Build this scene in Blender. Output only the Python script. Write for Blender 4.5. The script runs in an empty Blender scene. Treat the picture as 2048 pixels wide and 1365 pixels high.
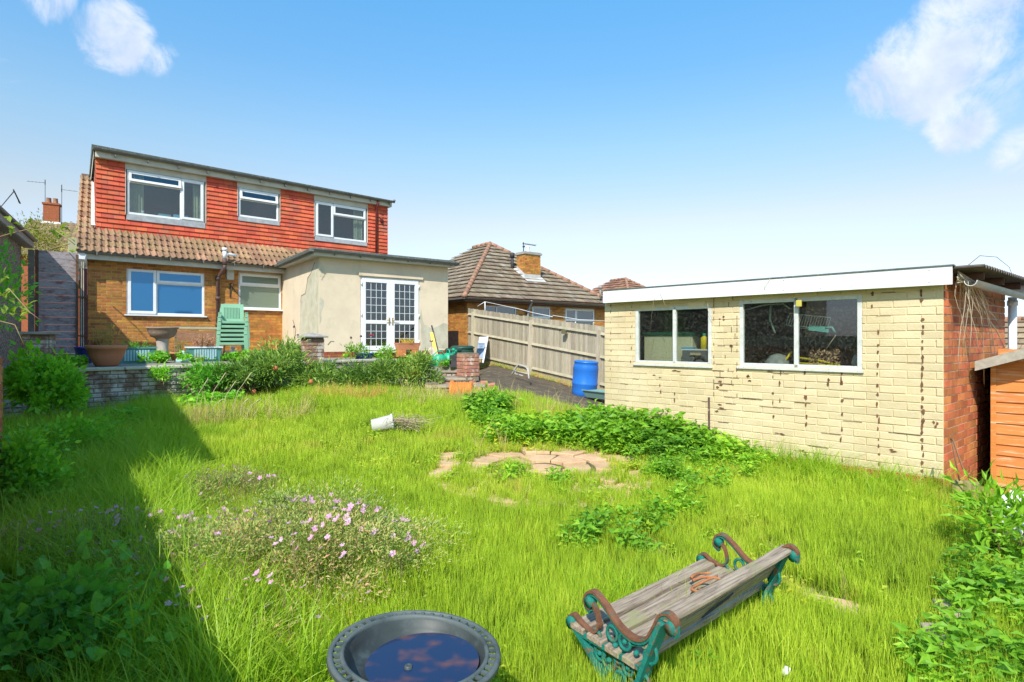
import bpy, math, random
import numpy as np
from mathutils import Vector, Matrix, noise as mnoise

random.seed(7)
RNG = np.random.default_rng(11)
scene = bpy.context.scene
COL = scene.collection
R = math.radians

# ------------------------------------------------------------------ camera
F, HZ, CX, EYE = 1150.0, 678.0, 1024.0, 1.5          # focal length and horizon in photo pixels, eye height in metres
cam_data = bpy.data.cameras.new('camera')
cam_data.sensor_width = 36.0
cam_data.lens = 36.0 * F / 2048.0
cam_data.shift_y = (HZ - 682.5) / 2048.0
cam_data.clip_start = 0.05
cam_data.clip_end = 3000
cam = bpy.data.objects.new('camera', cam_data)
COL.objects.link(cam)
cam.location = (0, 0, EYE)
cam.rotation_euler = (R(90), 0, 0)
scene.camera = cam

# ------------------------------------------------------------------ light
SUN_DIR = Vector((-0.25, -0.97, 0.0)).normalized()     # horizontal direction towards the sun
SUN_EL = R(44)
sun_data = bpy.data.lights.new('sun', 'SUN')
sun_data.energy = 3.2
sun_data.angle = R(0.53)
sun_data.color = (1.0, 0.95, 0.86)
sun = bpy.data.objects.new('sun', sun_data)
COL.objects.link(sun)
to_sun = Vector((SUN_DIR.x * math.cos(SUN_EL), SUN_DIR.y * math.cos(SUN_EL), math.sin(SUN_EL)))
sun.rotation_euler = to_sun.to_track_quat('Z', 'Y').to_euler()
sun.location = (0, -20, 30)

scene.view_settings.view_transform = 'Standard'
scene.view_settings.look = 'None'
scene.view_settings.gamma = 1.0
scene.view_settings.use_curve_mapping = False
scene.view_settings.exposure = 1.0
scene.cycles.max_bounces = 10
scene.cycles.diffuse_bounces = 6
scene.cycles.transparent_max_bounces = 12
scene.cycles.use_denoising = True


class NT:
    """tiny node-tree helper"""
    def __init__(self, tree):
        self.t = tree
        tree.nodes.clear()

    def n(self, typ, **kw):
        nd = self.t.nodes.new(typ)
        for k, v in kw.items():
            setattr(nd, k, v)
        return nd

    def l(self, a, b):
        self.t.links.new(a, b)

    def put(self, sock, v):
        if isinstance(v, bpy.types.NodeSocket):
            self.t.links.new(v, sock)
        else:
            if isinstance(v, (tuple, list)) and len(v) == 3 and sock.type == 'RGBA':
                v = (*v, 1)
            sock.default_value = v

    def math(self, op, a, b=0.0, c=0.0, clamp=False):
        m = self.n('ShaderNodeMath', operation=op, use_clamp=clamp)
        self.put(m.inputs[0], a); self.put(m.inputs[1], b)
        if op in ('MULTIPLY_ADD', 'SMOOTH_MIN', 'SMOOTH_MAX', 'COMPARE'):
            self.put(m.inputs[2], c)
        return m.outputs[0]

    def mix(self, fac, a, b, blend='MIX'):
        m = self.n('ShaderNodeMix', data_type='RGBA', blend_type=blend)
        m.clamp_factor = True
        self.put(m.inputs[0], fac); self.put(m.inputs[6], a); self.put(m.inputs[7], b)
        return m.outputs[2]

    def rng(self, v, a, b, c=0.0, d=1.0, smooth=True):
        m = self.n('ShaderNodeMapRange', interpolation_type='SMOOTHSTEP' if smooth else 'LINEAR')
        self.put(m.inputs[0], v); self.put(m.inputs[1], a); self.put(m.inputs[2], b)
        self.put(m.inputs[3], c); self.put(m.inputs[4], d)
        return m.outputs[0]

    def ramp(self, v, stops):
        m = self.n('ShaderNodeValToRGB')
        el = m.color_ramp.elements
        el[0].position, el[0].color = stops[0][0], (*stops[0][1], 1)
        el[1].position, el[1].color = stops[-1][0], (*stops[-1][1], 1)
        for p, c in stops[1:-1]:
            e = el.new(p); e.color = (*c, 1)
        self.put(m.inputs[0], v)
        return m.outputs[0]

    def noise(self, vec, scale, detail=4, rough=0.6, dist=0.0):
        m = self.n('ShaderNodeTexNoise')
        self.put(m.inputs['Vector'], vec)
        m.inputs['Scale'].default_value = scale
        m.inputs['Detail'].default_value = detail
        m.inputs['Roughness'].default_value = rough
        m.inputs['Distortion'].default_value = dist
        return m.outputs[0]

    def vmul(self, vec, s):
        m = self.n('ShaderNodeVectorMath', operation='MULTIPLY')
        self.put(m.inputs[0], vec); m.inputs[1].default_value = s
        return m.outputs[0]

    def pos(self):
        return self.n('ShaderNodeNewGeometry').outputs['Position']


def srgb(r, g, b):
    f = lambda c: (c / 255 / 12.92) if c / 255 <= 0.04045 else ((c / 255 + 0.055) / 1.055) ** 2.4
    return (f(r), f(g), f(b))


# ------------------------------------------------------------------ sky
world = bpy.data.worlds.new('World')
scene.world = world
world.use_nodes = True
w = NT(world.node_tree)
sky = w.n('ShaderNodeTexSky', sky_type='NISHITA')
sky.sun_disc = False
sky.sun_elevation = SUN_EL
sky.sun_rotation = math.atan2(SUN_DIR.x, SUN_DIR.y)
sky.air_density = 1.0
sky.dust_density = 0.6
sky.ozone_density = 2.0
tc = w.n('ShaderNodeTexCoord').outputs['Generated']
nrm = w.n('ShaderNodeVectorMath', operation='NORMALIZE'); w.l(tc, nrm.inputs[0]); d = nrm.outputs[0]
sep = w.n('ShaderNodeSeparateXYZ'); w.l(d, sep.inputs[0])
el = sep.outputs[2]
tint = w.ramp(w.rng(el, 0.0, 0.5, smooth=False), [
    (0.0, (0.66, 0.71, 0.98)), (0.04, (0.674, 0.72, 0.97)), (0.39, (1.135, 0.884, 0.695)), (0.62, (0.96, 1.05, 0.94)), (0.83, (0.73, 1.10, 1.14)), (1.0, (0.65, 1.19, 1.29))])
skycol = w.mix(1.0, sky.outputs[0], tint, 'MULTIPLY')


def sky_dir(px, py):
    return Vector(((px - CX) / F, 1.0, (HZ - py) / F)).normalized()


blob = None
for px, py, rad, amp in [(1960, 0, 6.2, .40), (1850, 140, 6.0, .47), (1775, 172, 4.4, .40), (1985, 150, 5.6, .38),
                         (1920, 240, 3.6, .48), (2050, 300, 3.0, .36), (236, 72, 4.1, .50), (318, 122, 2.6, .42),
                         (90, -30, 3.6, .40), (30, 40, 3.4, .16), (2060, 90, 4.5, .34), (-180, 160, 9, .3), (2400, 200, 10, .34),
                         (700, -500, 12, .3), (1500, -700, 14, .32)]:
    dp = w.n('ShaderNodeVectorMath', operation='DOT_PRODUCT')
    w.l(d, dp.inputs[0]); dp.inputs[1].default_value = sky_dir(px, py)
    v = w.rng(dp.outputs['Value'], math.cos(R(rad)), 1.0, 0.0, amp)
    blob = v if blob is None else w.math('MAXIMUM', blob, v)
cn = w.noise(d, 12.0, 10, 0.66, 0.5)
# unseen loose cloud away from the view, its amount raised to add fill light
away = w.rng(sep.outputs[1], 0.15, -0.2, 0.0, 0.24)
cm = w.math('ADD', w.math('ADD', cn, blob), away)
mask = w.rng(cm, 0.74, 1.04)
csoft = w.rng(w.noise(d, 11.0, 5, 0.55), 0.35, 0.65)
ccol = w.mix(csoft, (3.1, 3.5, 4.4), (4.4, 4.6, 5.0))
final = w.mix(w.math('MULTIPLY', mask, 0.84), skycol, ccol)
bg = w.n('ShaderNodeBackground'); bg.inputs['Strength'].default_value = 0.115
w.l(final, bg.inputs['Color'])
wo = w.n('ShaderNodeOutputWorld'); w.l(bg.outputs[0], wo.inputs['Surface'])


# ------------------------------------------------------------------ helpers: objects
def tag(o, label=None, cat=None, group=None, kind=None):
    if label: o['label'] = label
    if cat: o['category'] = cat
    if group: o['group'] = group
    if kind: o['kind'] = kind
    return o


def empty(name, loc=(0, 0, 0), rz=0.0, rot=None, label=None, cat=None, group=None):
    o = bpy.data.objects.new(name, None)
    o.empty_display_size = 0.2
    COL.objects.link(o)
    o.location = loc
    o.rotation_euler = rot if rot else (0, 0, rz)
    return tag(o, label, cat, group)


def inst(name, mesh, parent=None, loc=(0, 0, 0), rot=(0, 0, 0), scale=(1, 1, 1), matrix=None):
    o = bpy.data.objects.new(name, mesh)
    COL.objects.link(o)
    if parent: o.parent = parent
    if matrix is not None:
        o.matrix_local = matrix
    else:
        o.location = loc; o.rotation_euler = rot; o.scale = scale
    return o


def copy_tree(o, parent=None):
    c = o.copy(); COL.objects.link(c)
    c.parent = parent
    for ch in list(o.children):
        k = copy_tree(ch, c)
        k.matrix_parent_inverse = ch.matrix_parent_inverse.copy()
    return c


class MB:
    """collects boxes, tubes and lathes into one mesh"""
    def __init__(self):
        self.v = []; self.f = []; self.r = []; self.sm = []; self.cur = 0.0; self.smooth = False

    def add(self, vs, fs, smooth=None):
        b = len(self.v)
        self.v += [tuple(p) for p in vs]
        self.r += [self.cur] * len(vs)
        self.f += [tuple(b + i for i in q) for q in fs]
        self.sm += [self.smooth if smooth is None else smooth] * len(fs)
        return self

    def box(self, x0, y0, z0, x1, y1, z1):
        if x0 > x1: x0, x1 = x1, x0
        if y0 > y1: y0, y1 = y1, y0
        if z0 > z1: z0, z1 = z1, z0
        return self.add([(x0, y0, z0), (x1, y0, z0), (x1, y1, z0), (x0, y1, z0), (x0, y0, z1), (x1, y0, z1), (x1, y1, z1), (x0, y1, z1)],
                        [(0, 3, 2, 1), (4, 5, 6, 7), (0, 1, 5, 4), (1, 2, 6, 5), (2, 3, 7, 6), (3, 0, 4, 7)])

    def beam(self, a, b, w, h, up=(0, 0, 1)):
        """rectangular bar from a to b"""
        a = Vector(a); b = Vector(b); d = (b - a).normalized(); up = Vector(up)
        if abs(d.dot(up)) > 0.98: up = Vector((0, 1, 0))
        s = d.cross(up).normalized() * w / 2; u = s.cross(d).normalized() * h / 2
        vs = [a - s - u, a + s - u, a + s + u, a - s + u, b - s - u, b + s - u, b + s + u, b - s + u]
        return self.add(vs, [(0, 1, 2, 3), (7, 6, 5, 4), (0, 4, 5, 1), (1, 5, 6, 2), (2, 6, 7, 3), (3, 7, 4, 0)])

    def prism(self, poly, z0, z1):
        n = len(poly)
        vs = [(p[0], p[1], z0) for p in poly] + [(p[0], p[1], z1) for p in poly]
        fs = [tuple(range(n - 1, -1, -1)), tuple(range(n, 2 * n))] + [(i, (i + 1) % n, n + (i + 1) % n, n + i) for i in range(n)]
        return self.add(vs, fs)

    def prism_xz(self, poly, y0, y1):
        n = len(poly)
        vs = [(p[0], y0, p[1]) for p in poly] + [(p[0], y1, p[1]) for p in poly]
        fs = [tuple(range(n)), tuple(range(2 * n - 1, n - 1, -1))] + [(i, n + i, n + (i + 1) % n, (i + 1) % n) for i in range(n)]
        return self.add(vs, fs)

    def prism_yz(self, poly, x0, x1):
        n = len(poly)
        vs = [(x0, p[0], p[1]) for p in poly] + [(x1, p[0], p[1]) for p in poly]
        fs = [tuple(range(n - 1, -1, -1)), tuple(range(n, 2 * n))] + [(i, (i + 1) % n, n + (i + 1) % n, n + i) for i in range(n)]
        return self.add(vs, fs)

    def tube(self, pts, r, seg=8, caps=True, r2=None):
        pts = [Vector(p) for p in pts]
        n = len(pts)
        rs = [r + ((r2 if r2 is not None else r) - r) * i / max(1, n - 1) for i in range(n)]
        vs = []; nrm = None
        for i, p in enumerate(pts):
            t = (pts[min(i + 1, n - 1)] - pts[max(i - 1, 0)])
            if t.length < 1e-9: t = Vector((0, 0, 1))
            t.normalize()
            if nrm is None:
                nrm = t.orthogonal().normalized()
            else:
                nrm = (nrm - t * nrm.dot(t))
                nrm = nrm.normalized() if nrm.length > 1e-6 else t.orthogonal().normalized()
            bn = t.cross(nrm)
            for k in range(seg):
                a = 2 * math.pi * k / seg
                vs.append(p + (nrm * math.cos(a) + bn * math.sin(a)) * rs[i])
        fs = []
        for i in range(n - 1):
            for k in range(seg):
                k2 = (k + 1) % seg
                fs.append((i * seg + k, i * seg + k2, (i + 1) * seg + k2, (i + 1) * seg + k))
        if caps:
            fs.append(tuple(range(seg - 1, -1, -1)))
            fs.append(tuple(range((n - 1) * seg, n * seg)))
        return self.add(vs, fs, True)

    def lathe(self, prof, seg=24, c=(0, 0, 0), smooth=True, sx=1.0, sy=1.0, wob=None):
        vs = []; fs = []
        n = len(prof)
        for i, (r, z) in enumerate(prof):
            for k in range(seg):
                a = 2 * math.pi * k / seg
                q = r * (1 + (wob(a, z) if wob else 0))
                vs.append((c[0] + q * math.cos(a) * sx, c[1] + q * math.sin(a) * sy, c[2] + z))
        for i in range(n - 1):
            for k in range(seg):
                k2 = (k + 1) % seg
                fs.append((i * seg + k, i * seg + k2, (i + 1) * seg + k2, (i + 1) * seg + k))
        return self.add(vs, fs, smooth)

    def quad(self, a, b, c, d):
        return self.add([a, b, c, d], [(0, 1, 2, 3)])

    def tri(self, a, b, c):
        return self.add([a, b, c], [(0, 1, 2)])

    def mesh(self, name, mat=None, jitter=0.0):
        m = bpy.data.meshes.new(name)
        vs = self.v
        if jitter:
            vs = [(x + random.uniform(-jitter, jitter), y + random.uniform(-jitter, jitter), z + random.uniform(-jitter, jitter)) for x, y, z in vs]
        m.from_pydata(vs, [], self.f)
        m.polygons.foreach_set('use_smooth', self.sm)
        at = m.attributes.new('rnd', 'FLOAT', 'POINT')
        at.data.foreach_set('value', self.r)
        if mat: m.materials.append(mat)
        m.update()
        return m

    def build(self, name, mat, parent=None, matrix=None, bevel=0.0, kind=None, loc=None, rot=None, jitter=0.0):
        m = self.mesh(name, mat, jitter)
        o = inst(name, m, parent, matrix=matrix)
        if loc is not None: o.location = loc
        if rot is not None: o.rotation_euler = rot
        if bevel:
            md = o.modifiers.new('bevel', 'BEVEL'); md.width = bevel; md.segments = 2; md.limit_method = 'ANGLE'; md.angle_limit = R(40)
        if kind: o['kind'] = kind
        return o


def npmesh(name, verts, tris, mat, rnd=None, h=None, smooth=False):
    """fast mesh from numpy arrays of triangles"""
    m = bpy.data.meshes.new(name)
    nv, nf = len(verts), len(tris)
    m.vertices.add(nv); m.vertices.foreach_set('co', np.ascontiguousarray(verts, dtype=np.float32).ravel())
    m.loops.add(nf * 3); m.loops.foreach_set('vertex_index', np.ascontiguousarray(tris, dtype=np.int32).ravel())
    m.polygons.add(nf)
    m.polygons.foreach_set('loop_start', np.arange(0, nf * 3, 3, dtype=np.int32))
    m.polygons.foreach_set('use_smooth', np.full(nf, smooth))
    for nm, arr in (('rnd', rnd), ('hgt', h)):
        if arr is not None:
            at = m.attributes.new(nm, 'FLOAT', 'POINT'); at.data.foreach_set('value', np.ascontiguousarray(arr, dtype=np.float32))
    if mat: m.materials.append(mat)
    m.update(calc_edges=True)
    m.validate()
    return m


class Frame:
    """a vertical facade plane: local x along it (left to right), local y into it, z up"""
    def __init__(self, ox, oy, dx, dy):
        L = math.hypot(dx, dy)
        self.o = (ox, oy); self.d = (dx / L, dy / L); self.n = (-dy / L, dx / L)
        self.a = math.atan2(dy, dx)
        self.M = Matrix.Translation((ox, oy, 0)) @ Matrix.Rotation(self.a, 4, 'Z')

    def t(self, px, y=0.0):
        k = (px - CX) / F
        ox = self.o[0] + self.n[0] * y; oy = self.o[1] + self.n[1] * y
        return (k * oy - ox) / (self.d[0] - k * self.d[1])

    def Y(self, x, y=0.0):
        return self.o[1] + self.d[1] * x + self.n[1] * y

    def z(self, py, x, y=0.0):
        return EYE + (HZ - py) / F * self.Y(x, y)

    def pz(self, px, py, y=0.0):
        x = self.t(px, y)
        return x, self.z(py, x, y)

    def W(self, x, y=0.0, z=0.0):
        return Vector((self.o[0] + self.d[0] * x + self.n[0] * y, self.o[1] + self.d[1] * x + self.n[1] * y, z))

    def rect(self, pl, pr, tl, bl, tr, br, y=0.0):
        """average local rectangle for a window seen at pixel columns pl..pr"""
        x0, x1 = self.t(pl, y), self.t(pr, y)
        z1 = (self.z(tl, x0, y) + self.z(tr, x1, y)) / 2
        z0 = (self.z(bl, x0, y) + self.z(br, x1, y)) / 2
        return x0, x1, z0, z1


# ------------------------------------------------------------------ materials
MATS = {}


def pmat(name, c1, c2=None, scale=6.0, rough=0.8, bump=0.0, bscale=None, spec=0.3, c3=None, s3=1.2, t3=(0.55, 0.7), var=0.0, metal=0.0,
         stretch=(1, 1, 1), local=False, detail=5, coat=0.0):
    if name in MATS: return MATS[name]
    m = bpy.data.materials.new(name); m.use_nodes = True
    t = NT(m.node_tree)
    if local:
        p = t.n('ShaderNodeTexCoord').outputs['Object']
    else:
        p = t.pos()
    ps = t.vmul(p, stretch)
    b = t.n('ShaderNodeBsdfPrincipled')
    n1 = t.noise(ps, scale, detail, 0.65)
    col = t.mix(t.rng(n1, 0.3, 0.7), c1, c2) if c2 else t.mix(0, c1, c1)
    if c3:
        n3 = t.noise(ps, s3, 6, 0.65)
        col = t.mix(t.rng(n3, t3[0], t3[1]), col, c3)
    if var:
        oi = t.n('ShaderNodeObjectInfo').outputs['Random']
        at = t.n('ShaderNodeAttribute', attribute_name='rnd').outputs['Fac']
        rv = t.math('FRACT', t.math('ADD', oi, at))
        hs = t.n('ShaderNodeHueSaturation')
        t.l(t.rng(rv, 0, 1, 1 - var, 1 + var, False), hs.inputs['Value'])
        t.l(t.rng(t.math('FRACT', t.math('MULTIPLY', rv, 7.31)), 0, 1, 0.5 - var * 0.045, 0.5 + var * 0.045, False), hs.inputs['Hue'])
        t.put(hs.inputs['Color'], col); col = hs.outputs[0]
    t.put(b.inputs['Base Color'], col)
    b.inputs['Roughness'].default_value = rough
    b.inputs['Metallic'].default_value = metal
    b.inputs['Specular IOR Level'].default_value = spec
    b.inputs['Coat Weight'].default_value = coat
    if bump:
        bp = t.n('ShaderNodeBump'); bp.inputs['Strength'].default_value = bump; bp.inputs['Distance'].default_value = 0.01
        t.l(t.noise(ps, bscale or scale * 6, 6, 0.7), bp.inputs['Height'])
        t.l(bp.outputs[0], b.inputs['Normal'])
    o = t.n('ShaderNodeOutputMaterial'); t.l(b.outputs[0], o.inputs['Surface'])
    MATS[name] = m
    return m


def leafmat(name, stops, trans=0.35, rough=0.5, patch=None, objrand=False, tip=None, k=1.0):
    """leaves and blades: colour by the per-leaf attribute, some light passing through"""
    if name in MATS: return MATS[name]
    stops = [(p_, tuple(min(.9, c_ * k) for c_ in q_)) for p_, q_ in stops]
    m = bpy.data.materials.new(name); m.use_nodes = True
    t = NT(m.node_tree)
    at = t.n('ShaderNodeAttribute', attribute_name='rnd').outputs['Fac']
    if objrand:
        oi = t.n('ShaderNodeObjectInfo').outputs['Random']
        at = t.math('MULTIPLY_ADD', at, 0.55, t.math('MULTIPLY', oi, 0.45))
    pn = t.noise(t.pos(), 0.9, 3, 0.6)
    v = t.math('ADD', t.math('MULTIPLY', at, 0.75), t.rng(pn, 0.3, 0.7, -0.12, 0.32), clamp=True)
    col = t.ramp(v, stops)
    if patch:
        pc, sc, lo, hi = patch
        col = t.mix(t.rng(t.noise(t.pos(), sc, 3, 0.6), lo, hi), col, pc)
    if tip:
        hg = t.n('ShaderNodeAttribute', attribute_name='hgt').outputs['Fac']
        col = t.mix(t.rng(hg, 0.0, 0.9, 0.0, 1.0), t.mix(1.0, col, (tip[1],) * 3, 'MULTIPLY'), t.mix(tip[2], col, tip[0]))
    b = t.n('ShaderNodeBsdfPrincipled')
    t.put(b.inputs['Base Color'], col); b.inputs['Roughness'].default_value = rough; b.inputs['Specular IOR Level'].default_value = 0.35
    tr = t.n('ShaderNodeBsdfTranslucent'); t.put(tr.inputs['Color'], t.mix(0.5, col, t.mix(1.0, col, (1.5, 1.35, 0.5), 'MULTIPLY')))
    mx = t.n('ShaderNodeMixShader'); mx.inputs[0].default_value = trans
    t.l(b.outputs[0], mx.inputs[1]); t.l(tr.outputs[0], mx.inputs[2])
    o = t.n('ShaderNodeOutputMaterial'); t.l(mx.outputs[0], o.inputs['Surface'])
    MATS[name] = m
    return m


def glassmat(name, gloss=0.12, tintc=(0.85, 0.9, 0.9), dirt=0.0, dirtc=(0.4, 0.42, 0.35), solid=None, solidf=0.0, rough=0.02, refl=(0.9, 0.95, 1.0)):
    if name in MATS: return MATS[name]
    m = bpy.data.materials.new(name); m.use_nodes = True
    t = NT(m.node_tree)
    tr = t.n('ShaderNodeBsdfTransparent'); tr.inputs[0].default_value = (*tintc, 1)
    gl = t.n('ShaderNodeBsdfGlossy'); gl.inputs['Roughness'].default_value = rough; gl.inputs['Color'].default_value = (*refl, 1)
    df = t.n('ShaderNodeBsdfDiffuse'); df.inputs[0].default_value = (*(solid or dirtc), 1)
    lw = t.n('ShaderNodeLayerWeight'); lw.inputs['Blend'].default_value = 0.5
    fz = t.math('MULTIPLY_ADD', t.math('POWER', lw.outputs['Facing'], 4.0), 0.6, 0.03)
    m1 = t.n('ShaderNodeMixShader')
    if solidf >= 0 and (dirt or solidf):
        nn = t.noise(t.pos(), 45, 8, 0.8)
        fac = t.math('ADD', t.math('MULTIPLY', t.rng(nn, 0.45, 0.8), dirt), solidf, clamp=True)
        t.l(fac, m1.inputs[0])
    else:
        m1.inputs[0].default_value = 0
    t.l(tr.outputs[0], m1.inputs[1]); t.l(df.outputs[0], m1.inputs[2])
    m2 = t.n('ShaderNodeMixShader')
    t.l(t.math('ADD', fz, gloss, clamp=True), m2.inputs[0])
    t.l(m1.outputs[0], m2.inputs[1]); t.l(gl.outputs[0], m2.inputs[2])
    o = t.n('ShaderNodeOutputMaterial'); t.l(m2.outputs[0], o.inputs['Surface'])
    MATS[name] = m
    return m


upvc = pmat('upvc_white', (0.78, 0.79, 0.80), (0.70, 0.71, 0.72), 3, rough=0.35, spec=0.4)
cream_trim = pmat('cream_trim', (0.56, 0.53, 0.44), (0.46, 0.43, 0.36), 4, rough=0.55)
orange_brick = pmat('orange_brick', (0.47, 0.215, 0.045), (0.36, 0.14, 0.035), 9, var=0.28, bump=0.5, bscale=120)
ochre_mortar = pmat('ochre_mortar', (0.50, 0.36, 0.20), (0.40, 0.28, 0.15), 12, bump=0.3, bscale=150)
blue_brick = pmat('blue_brick', (0.10, 0.085, 0.085), (0.16, 0.13, 0.13), 9, var=0.2, bump=0.4, bscale=120)
red_tile = pmat('red_hung_tile', (0.62, 0.13, 0.06), (0.52, 0.095, 0.045), 2.5, var=0.15, rough=0.8, bump=0.3, bscale=60, c3=(0.38, 0.13, 0.085), s3=1.8, t3=(0.50, 0.74), detail=8)
brown_tile = pmat('brown_roof_tile', (0.32, 0.195, 0.11), (0.23, 0.135, 0.078), 7, var=0.26, bump=0.5, bscale=90, c3=(0.30, 0.27, 0.10), s3=2.0, t3=(0.62, 0.75))
grey_tile = pmat('grey_roof_tile', (0.27, 0.205, 0.135), (0.19, 0.14, 0.095), 6, var=0.25, bump=0.5, bscale=60, c3=(0.30, 0.28, 0.22), s3=1.6, t3=(0.5, 0.7))
mossy_tile = pmat('mossy_roof_tile', (0.25, 0.17, 0.09), (0.18, 0.13, 0.07), 6, var=0.2, bump=0.5, bscale=60, c3=(0.27, 0.22, 0.05), s3=1.0, t3=(0.48, 0.68))
ridge_tile = pmat('ridge_tile', (0.36, 0.19, 0.12), (0.27, 0.15, 0.09), 6, var=0.15, bump=0.4, bscale=60)
felt = pmat('mossy_felt', (0.16, 0.17, 0.15), (0.09, 0.10, 0.09), 9, rough=0.9, bump=0.5, c3=(0.42, 0.42, 0.30), s3=14, t3=(0.58, 0.72))
lead = pmat('lead', (0.34, 0.35, 0.36), (0.24, 0.25, 0.26), 8, rough=0.6)
gutter_m = pmat('grey_gutter', (0.13, 0.14, 0.13), (0.18, 0.18, 0.165), 7, rough=0.5)
pipe_m = pmat('grey_pipe', (0.33, 0.35, 0.35), (0.26, 0.27, 0.27), 7, rough=0.5)
iron_pipe = pmat('brown_iron_pipe', (0.09, 0.045, 0.04), (0.13, 0.08, 0.07), 14, rough=0.6, bump=0.3, c3=(0.35, 0.25, 0.18), s3=20, t3=(0.62, 0.7))
render_m = pmat('cream_render', (0.69, 0.57, 0.41), (0.61, 0.50, 0.365), 1.8, rough=0.9, bump=0.2, bscale=70, c3=(0.46, 0.42, 0.29), s3=1.5, t3=(0.54, 0.76), detail=9)
render_patch = pmat('bare_render', (0.46, 0.42, 0.30), (0.55, 0.51, 0.39), 4, rough=0.95, bump=0.4, bscale=60, c3=(0.36, 0.34, 0.25), s3=3.0, t3=(0.5, 0.75))
yellow_paint = pmat('yellow_painted_brick', (0.63, 0.515, 0.325), (0.56, 0.445, 0.26), 2.2, rough=0.75, var=0.07, bump=0.45, bscale=45, c3=(0.68, 0.58, 0.38), s3=1.0, t3=(0.5, 0.8))
bare_brick = pmat('bare_brick', (0.36, 0.11, 0.045), (0.27, 0.075, 0.035), 10, var=0.3, bump=0.5, bscale=90)
red_brick = pmat('red_brick', (0.50, 0.165, 0.06), (0.38, 0.115, 0.045), 8, var=0.3, bump=0.45, bscale=90)
pale_mortar = pmat('pale_mortar', (0.58, 0.42, 0.30), (0.48, 0.33, 0.23), 12, bump=0.3)
white_board = pmat('white_board', (0.74, 0.74, 0.74), (0.66, 0.66, 0.66), 2, rough=0.45)
old_paint = pmat('flaking_white_paint', (0.60, 0.60, 0.57), (0.48, 0.48, 0.45), 14, rough=0.6, c3=(0.20, 0.16, 0.12), s3=22, t3=(0.64, 0.7))
fence_rail = pmat('weathered_rail_wood', (0.40, 0.35, 0.25), (0.31, 0.27, 0.18), 5, rough=0.9, var=0.1, bump=0.3)
fence_wood = pmat('weathered_fence_wood', (0.52, 0.46, 0.35), (0.36, 0.31, 0.23), 5, rough=0.9, var=0.20, stretch=(14, 14, 0.9), c3=(0.33, 0.26, 0.15), s3=2.2, t3=(0.48, 0.72), bump=0.4)
board_wood = pmat('gravel_board', (0.44, 0.37, 0.16), (0.36, 0.29, 0.14), 6, rough=0.9)
concrete = pmat('concrete', (0.36, 0.34, 0.30), (0.27, 0.25, 0.22), 8, rough=0.95, bump=0.5, bscale=60, var=0.08)
old_brick = pmat('worn_brick', (0.34, 0.19, 0.13), (0.25, 0.13, 0.09), 7, var=0.25, bump=0.6, bscale=70, c3=(0.50, 0.44, 0.38), s3=4.0, t3=(0.5, 0.62))
dark_wood = pmat('dark_wood', (0.10, 0.05, 0.035), (0.15, 0.08, 0.05), 8, rough=0.85)
tarmac = pmat('old_tarmac', (0.12, 0.088, 0.055), (0.07, 0.052, 0.036), 2.2, rough=0.95, bump=0.7, bscale=70, c3=(0.22, 0.17, 0.10), s3=5.0, t3=(0.48, 0.72), detail=10)
soil = pmat('soil', (0.24, 0.25, 0.07), (0.15, 0.17, 0.045), 5, rough=1.0, bump=0.6, bscale=40)
slab_m = pmat('terrace_paving', (0.30, 0.27, 0.22), (0.22, 0.20, 0.16), 5, rough=0.95, bump=0.4, c3=(0.12, 0.15, 0.06), s3=3, t3=(0.5, 0.7))
stone_m = pmat('buff_paving', (0.60, 0.39, 0.225), (0.46, 0.29, 0.165), 6, rough=0.9, bump=0.3, var=0.10)
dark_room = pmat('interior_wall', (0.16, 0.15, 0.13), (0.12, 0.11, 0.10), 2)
curtain_m = pmat('curtain_cloth', (0.58, 0.56, 0.36), (0.44, 0.42, 0.28), 3, rough=0.9)
glass_dark = glassmat('window_glass', gloss=0.055, tintc=(0.74, 0.80, 0.80))
glass_sky_refl = glassmat('painted_sky_reflection_glass', gloss=0.20, solid=(0.015, 0.10, 0.24), solidf=0.9, refl=(0.22, 0.55, 0.9), rough=0.08)  # blue reflection of the sky is put into the pane colour
glass_frost = glassmat('frosted_glass', gloss=0.12, solid=(0.14, 0.18, 0.14), solidf=0.95, rough=0.25, refl=(0.7, 0.9, 0.85))
glass_far = glassmat('far_window_glass', gloss=0.13, solid=(0.05, 0.065, 0.07), solidf=0.85)
glass_dirty = glassmat('dusty_glass', gloss=0.03, tintc=(0.8, 0.83, 0.8), dirt=0.20, dirtc=(0.35, 0.34, 0.30))
brass = pmat('brass', (0.55, 0.40, 0.18), (0.45, 0.33, 0.15), 8, rough=0.35, metal=0.8)
black_iron = pmat('black_iron', (0.03, 0.03, 0.03), (0.05, 0.05, 0.05), 8, rough=0.6)


# ------------------------------------------------------------------ ground height
def sst(a, b, x):
    t = np.clip((x - a) / (b - a), 0, 1)
    return t * t * (3 - 2 * t)


def gz(X, Y):
    X = np.asarray(X, float); Y = np.asarray(Y, float)
    law = -0.30 + 0.062 * np.clip(Y, -3, 11) + 0.02 * np.sin(X * 1.7 + 1.0) * np.sin(Y * 1.3) + 0.015 * np.sin(X * 3.9 + Y * 2.7)
    drv = 0.068 - 0.165 * np.clip(X, -3, 4.5) + 0.021 * np.clip(Y, 0, 26)
    wgt = np.maximum(sst(0.0, 1.5, X) * sst(7.2, 9.8, Y), sst(10.3, 11.2, Y) * sst(-1.2, -0.5, X))
    z = law * (1 - wgt) + drv * wgt
    far = sst(22, 40, Y)
    z = z * (1 - far) + 0.6 * far
    return z - 0.35 * sst(4.3, 6.0, X) * (1 - far) * sst(3.5, 4.6, Y)


def gzs(x, y): return float(gz(x, y))


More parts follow.
